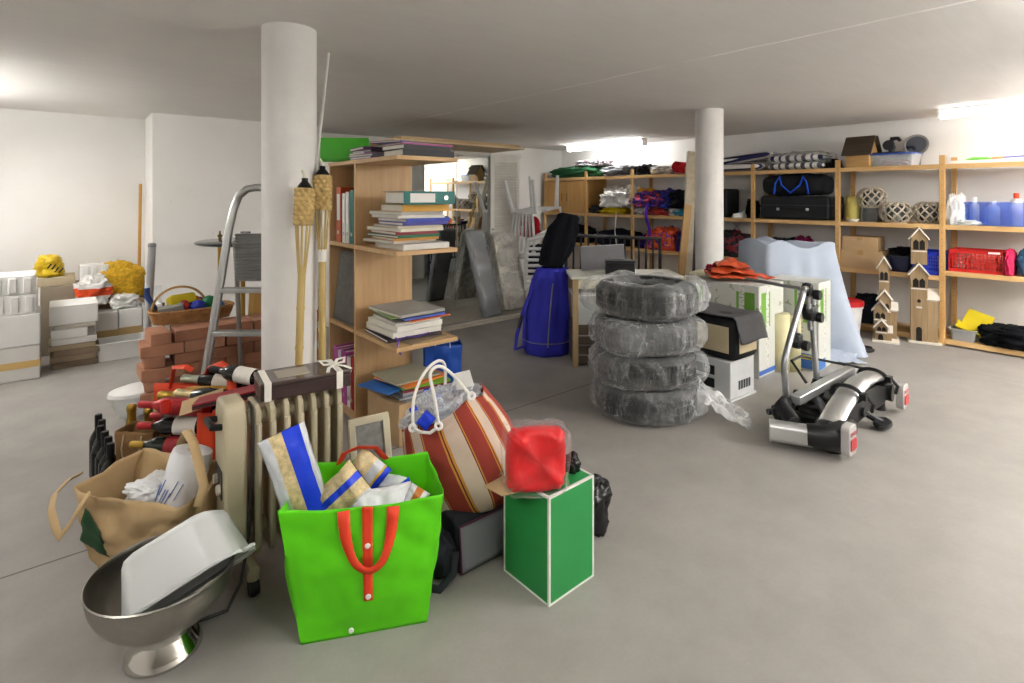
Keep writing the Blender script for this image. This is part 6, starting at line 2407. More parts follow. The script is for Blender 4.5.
def cush(u, v):
    a = u * 2 * PI
    ph = (v - 0.5) * PI
    cx, sy = math.cos(a), math.sin(a)
    w = 0.104
    x = math.copysign(abs(cx) ** 0.32, cx) * w
    z = math.copysign(abs(sy) ** 0.32, sy) * w
    k = max(0.0, math.cos(ph)) ** 0.28
    x *= k
    z *= k
    tuft = 0.017 * (math.cos(x / w * PI * 1.5) * math.cos(z / w * PI * 1.5))
    dd = math.copysign(abs(math.sin(ph)) ** 0.7, math.sin(ph)) * (0.042 + tuft * (1 - abs(k - 0.5)))
    scal = 1 + 0.025 * math.cos(12 * a) * k
    return (x * scal, dd, z * scal + 0.106)


b.grid(cush, 64, 28, cu=True)
cr_ = Matrix.Translation(Vector((ctr.x, ctr.y, ctr.z))) @ Euler((R(-6), R(3), -YAW - ang + R(14))).to_matrix().to_4x4()
for p in b.v:
    p[:] = cr_ @ p
b.build('cushion', REDC, t, angle=80)
b = MB().blob((0, 0.0, 0.108), (0.232, 0.128, 0.236), 17, 0.05, 3.2, 0.42, False, (60, 36), fine=0.7)
for p in b.v:
    p[:] = cr_ @ p
zz = min(p.z for p in b.v)
for p in b.v:
    p.z = max(p.z, ctr.z - 0.002)
b.build('clear_bag', film('#f4eef0', 0.0, 0.07, 16, 'glossy_clear_bag', 0.8, 0.16, 0.06, (16, 16, 10)), t, angle=90)
lump('sunglasses_case', '#121214', 'small shiny black lump at the back corner of the green box', 'case', cw((572 - 512) / FPX * 2.02, 2.02, sz_ + 0.001), (0.055, 0.05, 0.07), 93, 0.08, mat=M('#101012', 0.15))
p = gp(592, 548)
lump('bin_bag', '#101013', 'crumpled black bin bag on the floor behind the green box', 'bag', cw((588 - 512) / FPX * 2.30, 2.28), (0.17, 0.15, 0.24), 94, 0.10, fr=2.2, fine=0.35, mat=M('#0f0f11', 0.25, bmp=0.3, bs=30))


# ================================================================ BEECH BOOKSHELF
BX, BY = 1.40, 2.65
t = thing('bookshelf', 'open beech bookshelf loaded with binders and papers, beside the column', 'bookshelf', (BX, BY, 0))
DEP = 0.40
for (y, z1) in ((0.54, 1.60), (0.95, 1.615)):
    MB().bx(0.004, DEP, y, y + 0.022, 0, z1).build('upright_panel', BEECH, t, bevel=0.001)
MB().bx(DEP - 0.008, DEP, 0.563, 0.95, 0.02, 1.595).build('back_panel', M('#7d6c55', 0.7), t)
for (z, y0) in ((1.60, 0.0), (1.072, 0.0), (0.548, 0.0)):
    b = MB()
    if z == 1.60:
        b.prism([(0, 0), (DEP, 0), (DEP, 0.97), (0, 0.97)], z, z + 0.024)
    else:
        b.prism([(0, 0), (DEP, 0), (DEP, 0.5395), (0, 0.5395)], z, z + 0.024)
        b.prism([(0, 0.5625), (DEP - 0.01, 0.5625), (DEP - 0.01, 0.9495), (0, 0.9495)], z, z + 0.024)
    b.build('shelf_board', BEECHX, t, bevel=0.0015)
MB().bx(0.01, DEP - 0.01, 0.5625, 0.9495, 0.0, 0.06).build('plinth_board', BEECHX, t)


def binder(label, loc, rot, col, w=0.30, h=0.32, th=0.075, spine_label=True, lying=False, group=None):
    """lever-arch binder; spine faces local -y, stands on z=0 (or lies on its side)"""
    t = thing('ring_binder', label, 'binder', loc, 0, group, rot=rot)
    mt = M(col, 0.45)
    if lying:
        S = Matrix(((0, 0, -1, h), (0, 1, 0, 0), (1, 0, 0, 0), (0, 0, 0, 1)))
    else:
        S = Matrix.Identity(4)
    b = MB()
    b.bx(0, 0.004, 0, w, 0, h, S)
    b.bx(th - 0.004, th, 0, w, 0, h, S)
    b.bx(0.004, th - 0.004, 0, 0.004, 0, h, S)
    b.build('cover', mt, t, bevel=0.001, seg=1)
    MB().bx(0.009, th - 0.009, 0.006, w - 0.012, 0.008, h - 0.012, S).build('pages', PAPER, t)
    if spine_label:
        MB().bx(th * 0.16, th * 0.84, -0.0015, -0.0002, h * 0.40, h * 0.88, S).build('spine_label', M('#e2e0dc', 0.6), t)
    r = MB()
    r.lathe([(0.007, -0.001), (0.013, -0.001), (0.013, 0.002), (0.007, 0.002)], 18, S @ TR((th / 2, -0.002, h * 0.18), (R(90), 0, 0)))
    r.build('finger_ring', STEEL, t)
    return t


def paperback(name, label, cat, loc, rz, s, col, edge='#dcd8cc', tilt=(0, 0), pages=True, parts=True):
    """thin volume lying flat: spine on local -y"""
    x, y, z = s
    t = thing(name, label, cat, loc, 0, None, rot=(R(tilt[0]), R(tilt[1]), R(rz)))
    mt = M(col, 0.5)
    k = min(0.003, z * 0.25)
    b = MB()
    b.bx(-x / 2, x / 2, -y / 2, y / 2, 0, k)
    b.bx(-x / 2, x / 2, -y / 2, y / 2, z - k, z)
    b.bx(-x / 2, x / 2, -y / 2, -y / 2 + 0.002, k, z - k)
    b.build('cover', mt, t)
    MB().bx(-x / 2 + 0.003, x / 2 - 0.003, -y / 2 + 0.0025, y / 2 - 0.003, k + 0.0002, z - k - 0.0002).build('pages', M(edge, 0.8), t)
    return t


def stack(x, y, z, items, seed, base_rz=0):
    """items bottom to top: (name, cat, label, colour, (w, d, h), dx, dy, rz)"""
    random.seed(seed)
    for (name, cat, label, col, s, dx, dy, rz) in items:
        paperback(name, label, cat, (BX + x + dx, BY + y + dy, z + 0.0006), base_rz + rz, s, col)
        z += s[2] + 0.0012
    return z


# top of the unit
ZB_ = 1.6255
p = Vector((BX + 0.10, BY + 0.60, ZB_))
t = thing('box_file', 'bright green plastic folder standing tilted on the bookshelf top', 'folder', (0, 0, 0))
p = pd(321, 161, 3.55)
t.location = (p.x, p.y, ZB_ + 0.0)
t.rotation_euler = (R(-4), 0, -YAW + R(4))
MB().bx(0.0, 0.31, -0.02, 0.02, 0.0, 0.15).build('body', M('#3aa816', 0.4), t, bevel=0.006)
MB().bx(0.0, 0.31, -0.024, -0.021, 0.02, 0.155).build('flap', M('#46b81f', 0.4), t)
z = stack(0.20, 0.28, ZB_, [
    ('document_folder', 'folder', 'lilac folder lowest on the bookshelf top', '#8b6f9e', (0.34, 0.26, 0.014), -0.02, 0.22, 4),
    ('document_folder', 'folder', 'grey folder just above the lilac one on the bookshelf top', '#9a9aa0', (0.33, 0.26, 0.012), -0.03, 0.22, 8),
    ('document_folder', 'folder', 'mauve folder under the magazines on the bookshelf top', '#a58bb0', (0.33, 0.25, 0.014), -0.03, 0.24, -3),
    ('magazine', 'magazine', 'dark magazine at the left of the pile on the bookshelf top', '#4d4653', (0.30, 0.22, 0.012), -0.02, 0.25, 6),
    ('document_folder', 'folder', 'plum folder near the top of the left pile on the bookshelf top', '#5f3a66', (0.33, 0.25, 0.018), -0.02, 0.26, -5),
], 1)
z2 = stack(0.22, 0.14, ZB_, [
    ('portfolio_case', 'folder', 'fat black portfolio at the near end of the bookshelf top', '#17171a', (0.33, 0.25, 0.036), 0.0, 0.0, -2),
    ('portfolio_case', 'folder', 'second black portfolio on top of the fat one', '#222126', (0.32, 0.24, 0.026), -0.01, 0.01, 3),
    ('document_folder', 'folder', 'pink folder above the black portfolios', '#b8538e', (0.33, 0.24, 0.008), 0.0, 0.01, 0),
    ('document_folder', 'folder', 'sky blue folder on the pink one on the bookshelf top', '#79b4d4', (0.30, 0.23, 0.006), 0.0, 0.06, 8),
    ('document_folder', 'folder', 'violet folder topmost on the bookshelf', '#6a4a86', (0.28, 0.22, 0.010), -0.06, 0.12, 24),
], 2)
# upper shelf, open end
z = stack(0.18, 0.24, 1.0965, [
    ('paper_pile', 'papers', 'loose white papers lowest on the upper shelf', '#cfccc6', (0.30, 0.36, 0.033), 0.03, -0.03, 0),
    ('magazine', 'magazine', 'pale magazine above the loose papers on the upper shelf', '#c9c2b4', (0.29, 0.34, 0.015), -0.02, 0.03, 5),
    ('book', 'book', 'thin orange yellow book low in the upper shelf stack', '#c98a2c', (0.28, 0.33, 0.015), 0.0, 0.0, -3),
    ('book', 'book', 'thin green book in the upper shelf stack', '#226b45', (0.28, 0.36, 0.015), -0.01, 0.0, 2),
    ('book', 'book', 'thin dark red book in the upper shelf stack', '#93323a', (0.27, 0.34, 0.018), 0.0, 0.01, -2),
    ('magazine', 'magazine', 'cream magazine above the dark red book', '#d8d1bf', (0.29, 0.38, 0.018), 0.0, 0.0, 4),
    ('magazine', 'magazine', 'beige brochure in the middle of the upper shelf stack', '#c7bda6', (0.28, 0.36, 0.012), 0.02, 0.0, -4),
    ('document_folder', 'folder', 'violet blue folder in the upper shelf stack', '#4b48a0', (0.30, 0.30, 0.018), 0.05, -0.01, 0),
    ('document_folder', 'folder', 'royal blue folder below the white papers on the upper shelf', '#2a3fa8', (0.30, 0.32, 0.021), 0.05, -0.02, 3),
    ('paper_pile', 'papers', 'white paper pile above the blue folder on the upper shelf', '#d5d2ca', (0.30, 0.36, 0.018), 0.02, 0.0, -2),
    ('document_folder', 'folder', 'grey folder below the yellow one on the upper shelf', '#b5b3ae', (0.29, 0.36, 0.018), 0.02, 0.02, 4),
    ('document_folder', 'folder', 'yellow orange folder right below the teal binder', '#cf9a2b', (0.30, 0.30, 0.039), 0.05, -0.03, -3),
], 3)
binder('teal ring binder lying on top of the upper shelf stack', (BX + 0.05, BY + 0.01, z + 0.001), (0, 0, R(-4)), '#136a63', 0.29, 0.32, 0.075, True, True)
# middle shelf, open end
z = stack(0.19, 0.24, 0.5725, [
    ('magazine', 'magazine', 'photo magazine lowest on the middle shelf, poking out', '#a58f6f', (0.26, 0.20, 0.006), 0.02, -0.12, 10),
    ('photo_album', 'album', 'dark photo album low on the middle shelf', '#3a3037', (0.34, 0.34, 0.016), -0.01, 0.02, -4),
    ('photo_album', 'album', 'purple-brown album on the dark one', '#52405a', (0.32, 0.33, 0.012), 0.0, 0.02, 3),
    ('box_file', 'box', 'thick white flat box on the middle shelf stack', '#d9d6ce', (0.31, 0.36, 0.030), -0.02, 0.0, -1),
    ('box_file', 'box', 'second white flat box on the thick one', '#e0ddd5', (0.30, 0.35, 0.030), -0.01, 0.0, 2),
    ('book', 'book', 'off-white book above the white flat boxes', '#cbc7bd', (0.28, 0.33, 0.014), 0.0, 0.0, -3),
    ('book', 'book', 'thin orange book in the middle shelf stack', '#c4602a', (0.28, 0.33, 0.008), 0.05, -0.02, 5),
    ('book', 'book', 'blue book above the orange one on the middle shelf', '#4a63c0', (0.28, 0.34, 0.012), 0.03, 0.0, 2),
    ('magazine', 'magazine', 'green edged magazine near the top of the middle shelf stack', '#8fae55', (0.27, 0.34, 0.008), -0.02, 0.02, -4),
    ('document_folder', 'folder', 'grey folder topmost on the middle shelf stack', '#a3a29d', (0.30, 0.37, 0.016), 0.0, 0.0, 3),
], 4)
b = MB()
b.tube([(0, 0, 0.02), (0.01, -0.02, 0.0), (-0.01, -0.03, -0.04), (0.02, -0.025, -0.07), (0.0, -0.02, -0.05)], 0.006, 6, flat=0.3)
b.tube([(0.01, -0.02, 0.01), (0.06, -0.02, 0.02), (0.12, -0.03, 0.012), (0.2, -0.02, 0.02)], 0.006, 6, flat=0.3)
solo('ribbon', b, M('#5a2fae', 0.5), 'violet ribbon dangling from the albums on the middle shelf', 'ribbon', loc=(BX + 0.02, BY + 0.05, 0.60))
# bottom pile at the open end, on a carton
carton('cardboard_box', 'cardboard box under the pile at the foot of the bookshelf', (BX + 0.20, BY + 0.24, 0.001), R(5), (0.34, 0.34, 0.235), CARD)
z = stack(0.19, 0.22, 0.2375, [
    ('magazine', 'magazine', 'grey magazine lowest in the pile at the bookshelf foot', '#8d8d8f', (0.30, 0.25, 0.010), 0.03, -0.02, 8),
    ('magazine', 'magazine', 'white magazine second from the bottom at the bookshelf foot', '#c8c7c4', (0.29, 0.25, 0.012), 0.03, -0.02, -4),
    ('magazine', 'magazine', 'bluish magazine third from the bottom at the bookshelf foot', '#7d8595', (0.30, 0.24, 0.010), 0.02, -0.02, 6),
    ('magazine', 'magazine', 'pale grey magazine fourth from the bottom at the bookshelf foot', '#b1b0ae', (0.28, 0.25, 0.012), 0.03, -0.01, 2),
    ('book', 'book', 'dark red book in the pile at the bookshelf foot', '#8c2d38', (0.29, 0.25, 0.012), 0.05, -0.03, -5),
    ('document_folder', 'folder', 'blue folder sticking out left at the bookshelf foot', '#2f6ab8', (0.30, 0.26, 0.006), -0.09, 0.02, 14),
    ('document_folder', 'folder', 'lime green folder in the pile at the bookshelf foot', '#74a82c', (0.30, 0.26, 0.012), 0.05, -0.04, -8),
    ('document_folder', 'folder', 'orange folder under the grey one at the bookshelf foot', '#d9752a', (0.32, 0.30, 0.010), 0.02, 0.0, 12),
    ('document_folder', 'folder', 'grey green folder topmost in the pile at the bookshelf foot', '#9b9a85', (0.30, 0.28, 0.010), 0.0, 0.02, 4),
], 5)
# closed bay, from the front
for (y, c, th, h, lab) in ((0.585, '#136a63', 0.055, 0.34, 'teal binder standing in the upper bay beside the divider'), (0.66, '#d4d6d2', 0.05, 0.33, 'white binder standing second from the divider in the upper bay'),
                           (0.72, '#c9cbc9', 0.045, 0.32, 'pale grey binder standing third from the divider in the upper bay'), (0.79, '#b4481f', 0.07, 0.36, 'rust orange binder standing fourth from the divider in the upper bay')):
    binder(lab, (BX + 0.012, BY + y + th, 1.097), (0, 0, R(-90)), c, 0.28, h, th, c != '#136a63')
t = thing('stone_plate', 'dark grey framed plate standing in the middle bay', 'plate', (BX + 0.03, BY + 0.575, 0.573), 0, rot=(0, R(6), 0))
MB().bx(-0.01, 0.01, 0, 0.36, 0, 0.46).build('plate', M('#55544f', 0.7, bmp=0.3, bs=60), t, bevel=0.003)
MB().bx(-0.014, -0.0105, 0.02, 0.34, 0.02, 0.44).build('face', M('#666560', 0.75, var=0.2, vs=30, bmp=0.4, bs=60), t)
for (y, c, th, h, lab) in ((0.58, '#b0202c', 0.03, 0.33, 'red folder standing in the lowest bay beside the divider'), (0.618, '#e0dedb', 0.05, 0.32, 'white folder standing in the lowest bay next to the red one'),
                           (0.675, '#ad4a92', 0.085, 0.34, 'magenta box file standing in the lowest bay'), (0.77, '#cfc9d0', 0.04, 0.33, 'pale folder left of the magenta one in the lowest bay'), (0.815, '#b75a9e', 0.07, 0.34, 'pink box file at the left of the lowest bay')):
    binder(lab, (BX + 0.004, BY + y + th, 0.061), (0, 0, R(-90)), c, 0.27, h, th, False)
# things behind the open end
t = thing('paper_bag', 'royal blue paper bag on the floor behind the bookshelf end', 'bag', (BX + 0.56, BY + 0.42, 0), R(-30))
b = MB()
open_bag(b, 0.24, 0.12, 0.25, 0.12, 0.42, 5.5, 0.012)
b.build('body', M('#1f4fae', 0.45, bmp=0.2, bs=14), t, solid=0.002)
for s in (-1, 1):
    MB().tube([(s * 0.05, -0.062, 0.39), (s * 0.045, -0.07, 0.46), (0, -0.072, 0.48), (-s * 0.0, -0.072, 0.48)], 0.004, 6).build('cord', M('#cfd4de', 0.7), t)
# leaning picture frame in front of the bookshelf
fa, fb = gp(352, 478), gp(396, 470)
ft_ = pd(349, 414, 2.40)
t = thing('picture_frame', 'cream picture frame with grey picture leaning below the papers', 'picture frame')
fo = gp(353, 509)
xa = cw(0.16, 0.10, 0)
za = (pd(350, 424, 2.50) - fo)
t.matrix_world = frame(fo, xa, za) @ Matrix.Rotation(0, 4, 'X')
wf, hf = xa.length, za.length + 0.02
b = MB()
fw = 0.03
b.bx(0, wf, 0, fw, 0, 0.02)
b.bx(0, wf, hf - fw, hf, 0, 0.02)
b.bx(0, fw, fw, hf - fw, 0, 0.02)
b.bx(wf - fw, wf, fw, hf - fw, 0, 0.02)
b.build('frame', M('#cfc7ac', 0.5), t, bevel=0.003)
MB().bx(fw, wf - fw, fw, hf - fw, 0.004, 0.010).build('picture', M('#8a8a86', 0.6, var=0.25, vs=40), t)
t['label'] = 'cream picture frame with grey picture leaning below the papers'

# ================================================================ BAMBOO TORCHES, WHITE POLE
BAM = wood('#b59a5f', '#cdb67c', 'z', 20, 0.5, 0.1)
WICK = M('#bfa268', 0.7, var=0.2, vs=30)


def torch(label, foot, top, lab_tag=False):
    t = thing('bamboo_torch', label, 'torch', (0, 0, 0), 0, 'bamboo torches leaning on the column')
    ax = top - foot
    t.matrix_world = zframe(foot, ax)
    L = ax.length
    zs = L - 0.42
    prof = [(0.0, 0.0)]
    nj = 6
    for k in range(nj + 1):
        z = zs * k / nj
        prof += [(0.0165, max(0.001, z - 0.012)), (0.0195, z + 0.0005), (0.0165, z + 0.012)]
    prof = [q_ for q_ in prof if q_[1] <= zs + 0.02]
    b = MB().lathe(prof, 16)
    b.build('cane', BAM, t)
    b = MB()
    for k in range(9):
        a = 2 * PI * k / 9
        b.tube([(0.014 * math.cos(a), 0.014 * math.sin(a), zs - 0.02), (0.030 * math.cos(a), 0.030 * math.sin(a), zs + 0.17), (0.038 * math.cos(a), 0.038 * math.sin(a), L - 0.06)], 0.0048, 6)
    b.build('split_cane', BAM, t)
    b = MB()

    def wv(u, v):
        a = u * 2 * PI
        r = 0.038 + 0.0035 * math.sin(9 * a + (PI if int(v * 7.99) % 2 else 0)) + 0.004 * abs(math.sin(v * PI * 8))
        return (r * math.cos(a), r * math.sin(a), zs + 0.20 + v * (L - 0.05 - zs - 0.20))
    b.grid(wv, 72, 48, cu=True)
    b.build('woven_head', WICK, t, angle=80, solid=0.002)
    b = MB().lathe([(0, L - 0.14), (0.03, L - 0.14), (0.034, L - 0.05), (0.026, L - 0.035), (0.014, L - 0.02), (0.014, L - 0.005), (0, L - 0.005)], 18)
    b.build('oil_can', M('#1d1c1b', 0.4, 0.5), t)
    b = MB().tube([(0, 0, L - 0.005), (-0.004, 0, L + 0.012), (-0.014, 0, L + 0.03)], [0.007, 0.008, 0.006], 8)
    b.build('wick', M('#c9c3b4', 0.9), t)
    if lab_tag:
        MB().lathe([(0.0205, zs - 0.05), (0.0205, zs + 0.01)], 16).build('paper_band', M('#e3e1dc', 0.6), t)
    return t


f1 = pd(294, 504, 2.44)
f1.z = 0
torch('bamboo torch leaning nearer the middle of the column, wick showing', f1, pd(305, 177, 2.47))
f2 = pd(322, 500, 2.60)
f2.z = 0
torch('bamboo torch with a white paper band beside the bookshelf', f2, pd(322.5, 165, 2.64), True)
a_, c_ = pd(328.5, 53, 3.02), pd(287, 440, 3.08)
a_.z = min(a_.z, CEIL - 0.006)
c_.z = 0.006
b = MB().cyl(c_, a_, 0.008, n=12)
solo('thin_pole', b, M('#dcdad4', 0.5), 'thin white pole leaning behind the column up to the ceiling', 'pole')

# ================================================================ BRICKS
BR = M('#a8775c', 0.9, var=0.14, vs=7, bmp=0.35, bs=60)
BR2 = M('#b08066', 0.9, var=0.14, vs=7, bmp=0.35, bs=60)
BR3 = M('#9c6c53', 0.9, var=0.14, vs=7, bmp=0.35, bs=60)


def brick_mesh(mt):
    return MB().box((0, 0, 0.036), (0.238, 0.113, 0.072)).build('brick', mt, bevel=0.004)


protos = []
random.seed(11)
LABB = 'terracotta brick in the stack on the floor below the ladder'
GRB = 'terracotta bricks stacked behind the bottles'
bx_, by_ = 0.57, 4.10
count = 0
for r_ in range(7):
    off = -0.18 if r_ % 2 else 0.0
    for row in range(2):
        for c in range(4):
            x = bx_ + 0.12 + off + c * 0.244 + random.uniform(-0.006, 0.006)
            y = by_ + 0.058 + row * 0.122 + random.uniform(-0.006, 0.006)
            z = 0.001 + r_ * 0.0745
            if len(protos) < 3:
                o = brick_mesh((BR, BR2, BR3)[len(protos)])
                tag(o, LABB, 'brick', GRB)
                protos.append(o)
            else:
                o = random.choice(protos).copy()
                COL.objects.link(o)
            o.location = (x, y, z)
            o.rotation_euler = (0, 0, R(random.uniform(-1.6, 1.6)))
# end column laid across, ragged
for r_ in range(7):
    if r_ % 2 == 0:
        o = random.choice(protos).copy()
        COL.objects.link(o)
        o.location = (bx_ - 0.064 - (0.035 if r_ in (2, 4) else random.uniform(0, 0.015)), by_ + 0.12 + random.uniform(-0.02, 0.03), 0.001 + r_ * 0.0745)
        o.rotation_euler = (0, 0, R(90 + random.uniform(-3, 3)))
        o['label'] = 'terracotta brick laid crosswise at the ragged left end of the brick stack'
        o['group'] = 'crosswise bricks at the end of the stack'
BT = 0.001 + 7 * 0.0745
# tray and basket on the bricks
c3 = cw((198 - 512) / FPX * 3.93, 3.86, BT + 0.001)
t = thing('wicker_basket', 'low wicker basket with arched handle on the brick stack', 'basket', c3, R(0))
WK = M('#a5794b', 0.8, var=0.25, vs=30, bmp=0.4, bs=90)
b = MB()
b.grid(lambda u, v: ((0.235 + 0.025 * v + 0.003 * math.sin(60 * v)) * math.copysign(abs(math.cos(u * 2 * PI)) ** 0.6, math.cos(u * 2 * PI)), (0.10 + 0.02 * v + 0.003 * math.sin(60 * v)) * math.copysign(abs(math.sin(u * 2 * PI)) ** 0.6, math.sin(u * 2 * PI)), 0.004 + 0.075 * v), 72, 20, cu=True)
b.prism([(0.235 * math.copysign(abs(math.cos(a)) ** 0.6, math.cos(a)), 0.10 * math.copysign(abs(math.sin(a)) ** 0.6, math.sin(a))) for a in [2 * PI * k / 48 for k in range(48)]], 0.0, 0.006)
b.build('weave', WK, t, solid=0.006, angle=60)
b = MB()
b.tube([(0.26 * math.copysign(abs(math.cos(a)) ** 0.6, math.cos(a)), 0.12 * math.copysign(abs(math.sin(a)) ** 0.6, math.sin(a)), 0.082) for a in [2 * PI * k / 48 for k in range(48)]], 0.009, 8, closed=True)
b.build('rim', WK, t)
b = MB()
b.tube([(-0.075 + 0.165 * math.cos(a), 0.02, 0.08 + 0.155 * math.sin(a)) for a in [PI * k / 20 for k in range(21)]], 0.008, 8)
b.build('handle', M('#b89055', 0.6), t)
bk = lambda x, y, z: (c3.x + x, c3.y + y, c3.z + z)


def ball(label, loc, r, c):
    b = MB().blob((0, 0, 0), (2 * r, 2 * r, 2 * r), len(label), 0.03, 2, 1.0, False, (28, 18))
    return solo('wool_ball', b, M(c, 0.55, bmp=0.3, bs=40), label, 'ball', 'coloured balls in the wicker basket', loc=loc)


ball('blue ball at the front of the wicker basket', bk(0.03, -0.035, 0.085), 0.05, '#2137a8')
ball('red ball beside the blue one in the wicker basket', bk(-0.06, 0.0, 0.10), 0.047, '#b03034')
ball('green ball at the right in the wicker basket', bk(0.11, 0.02, 0.10), 0.05, '#1f7a4a')
ball('orange ball behind the blue one in the wicker basket', bk(0.025, 0.055, 0.11), 0.045, '#cc7a2c')
ball('light blue ball at the back right of the wicker basket', bk(0.16, -0.02, 0.075), 0.045, '#3a79b8')
b = MB().prism(rrect(0.17, 0.07, 0.02), 0, 0.075, TR((0, 0, 0), (R(70), 0, R(12))))
solo('sponge_packet', b, M('#d9c41f', 0.45), 'yellow packet standing inside the basket handle', 'packet', bevel=0.006, loc=bk(-0.075, 0.055, 0.13), rot=(0, 0, R(5)))
b = MB().prism(rrect(0.19, 0.05, 0.02), 0, 0.07, TR((0, 0, 0), (R(70), 0, R(8))))
solo('cloth_packet', b, M('#20376e', 0.5), 'navy packet in front of the yellow one in the basket', 'packet', bevel=0.006, loc=bk(-0.03, 0.075, 0.10), rot=(0, 0, R(5)))
b = MB().box((0, 0, 0.03), (0.15, 0.075, 0.06))
solo('grey_block', b, M('#8a8984', 0.9, bmp=0.3, bs=50), 'rough grey block on the left front rim of the wicker basket', 'block', bevel=0.005, loc=bk(-0.13, -0.045, 0.06), rot=(R(8), R(-8), R(-12)))
b = MB().tube([(-0.03, 0, 0), (0.06, 0, 0.05), (0.09, 0, 0.10)], [0.014, 0.02, 0.016], 10)
solo('brush', b, M('#233f7c', 0.5), 'dark blue brush at the left end of the wicker basket', 'brush', loc=bk(-0.24, 0.04, 0.11), rot=(0, R(-30), R(150)))

# ================================================================ STEP LADDER
lo = cw(-1.70, 3.36)
t = thing('step_ladder', 'aluminium step ladder with a ribbed platform in front of the bricks', 'ladder', lo, -YAW)
b = MB()
pts = [(-0.245, -0.02, 0.0), (-0.185, 0.06, 0.60), (-0.128, 0.14, 1.20), (-0.11, 0.16, 1.32), (-0.085, 0.172, 1.40), (-0.035, 0.18, 1.445), (0.02, 0.182, 1.455), (0.12, 0.182, 1.455), (0.175, 0.18, 1.445), (0.225, 0.172, 1.40), (0.25, 0.16, 1.32), (0.268, 0.14, 1.20), (0.325, 0.06, 0.60), (0.385, -0.02, 0.0)]
b.tube(pts, 0.025, 12)
b.build('front_rail', ALU, t)
for s in (0, 1):
    X = (lambda x: x) if s == 0 else (lambda x: 0.14 - x)
    b = MB()
    b.tube([(X(-0.105), 0.165, 1.10), (X(-0.115), 0.20, 0.95), (X(-0.185), 0.42, 0.0)], 0.015, 10)
    b.build('rear_leg', ALU, t)
    MB().lathe([(0, 0), (0.026, 0), (0.024, 0.04), (0, 0.04)], 14, TR((X(-0.245), -0.02, 0))).build('rubber_foot', BLACK, t)
b = MB()
b.box((0.07, 0.175, 1.0), (0.34, 0.03, 0.31))
for k in range(15):
    b.tube([(-0.10, 0.157, 0.86 + k * 0.0205), (0.24, 0.157, 0.86 + k * 0.0205)], 0.0075, 6)
b.build('ribbed_platform', M('#8b8c8c', 0.35, 1.0), t, bevel=0.003)
for (z, y) in ((0.80, 0.09), (0.535, 0.055), (0.27, 0.02)):
    xw = -0.245 + 0.10 * z + 0.018
    MB().box(((0.07), y, z), (0.14 - 2 * xw, 0.075, 0.028)).build('step', ALU, t, bevel=0.004)
# ================================================================ GLASS BISTRO TABLE BEHIND
to = cw(-2.33, 4.78)
t = thing('bistro_table', 'small round black-topped table with brass legs behind the ladder', 'table', to, -YAW)
MB().lathe([(0, 0.985), (0.40, 0.985), (0.415, 0.995), (0.415, 1.004), (0.40, 1.012), (0, 1.012)], 64).build('tabletop', M('#15171a', 0.08, spec=0.7), t)
BRASS = M('#a5833c', 0.3, 0.9)
for k in range(3):
    a = R(168 + 120 * k)
    x, y = 0.29 * math.cos(a), 0.29 * math.sin(a)
    MB().lathe([(0, 0), (0.022, 0), (0.02, 0.02), (0.018, 0.03), (0.018, 0.984), (0, 0.984)], 14, TR((x, y, 0))).build('leg', BRASS, t)
    MB().lathe([(0.012, 1.012), (0.012, 1.03), (0.02, 1.035), (0.02, 1.05), (0.008, 1.06), (0.008, 1.085), (0, 1.09)], 14, TR((x, y, 0))).build('finial', M('#6d5632', 0.35, 0.8), t)
MB().lathe([(0.0, 1.0125), (0.04, 1.0125), (0.042, 1.09), (0.038, 1.09), (0.036, 1.018), (0, 1.018)], 20, TR((0.0, -0.05, 0))).build('glass_holder', GLASS, t)
b = MB().bx(-0.06, 0.06, -0.012, 0.012, 0, 0.66)
solo('wooden_board', b, wood('#97743a', '#b08c4e', 'z'), 'yellowish wooden board standing behind the brick stack near the column', 'board', bevel=0.003, loc=(cw(-1.99, 4.16)), rot=(R(-6), 0, -YAW))
b = MB().blob((0, 0, 0.055), (0.34, 0.26, 0.11), 33, 0.02, 1.5, 0.75, True)
q = gp(142, 412)
t = thing('plastic_basin', 'white plastic basin on the floor left of the bricks', 'basin', (q.x - 0.03, q.y + 0.02, 0), R(20))
MB().lathe([(0, 0.006), (0.10, 0.006), (0.14, 0.125), (0.155, 0.13), (0.155, 0.136), (0.137, 0.134), (0.096, 0.0), (0, 0.0)], 36, Matrix.Diagonal((1, 0.8, 1, 1))).build('body', M('#dddedd', 0.35), t)
MB().lathe([(0, 0.138), (0.156, 0.138), (0.15, 0.155), (0.08, 0.175), (0, 0.18)], 36, Matrix.Diagonal((1, 0.8, 1, 1))).build('lid', M('#e2e3e2', 0.35), t)

# ================================================================ BOXES BY THE LEFT WALL
STY = M('#dcdbd8', 0.6, var=0.03)
STY2 = M('#d3d1cd', 0.65, var=0.03)
L1 = gp(40, 378)
yl = L1.y


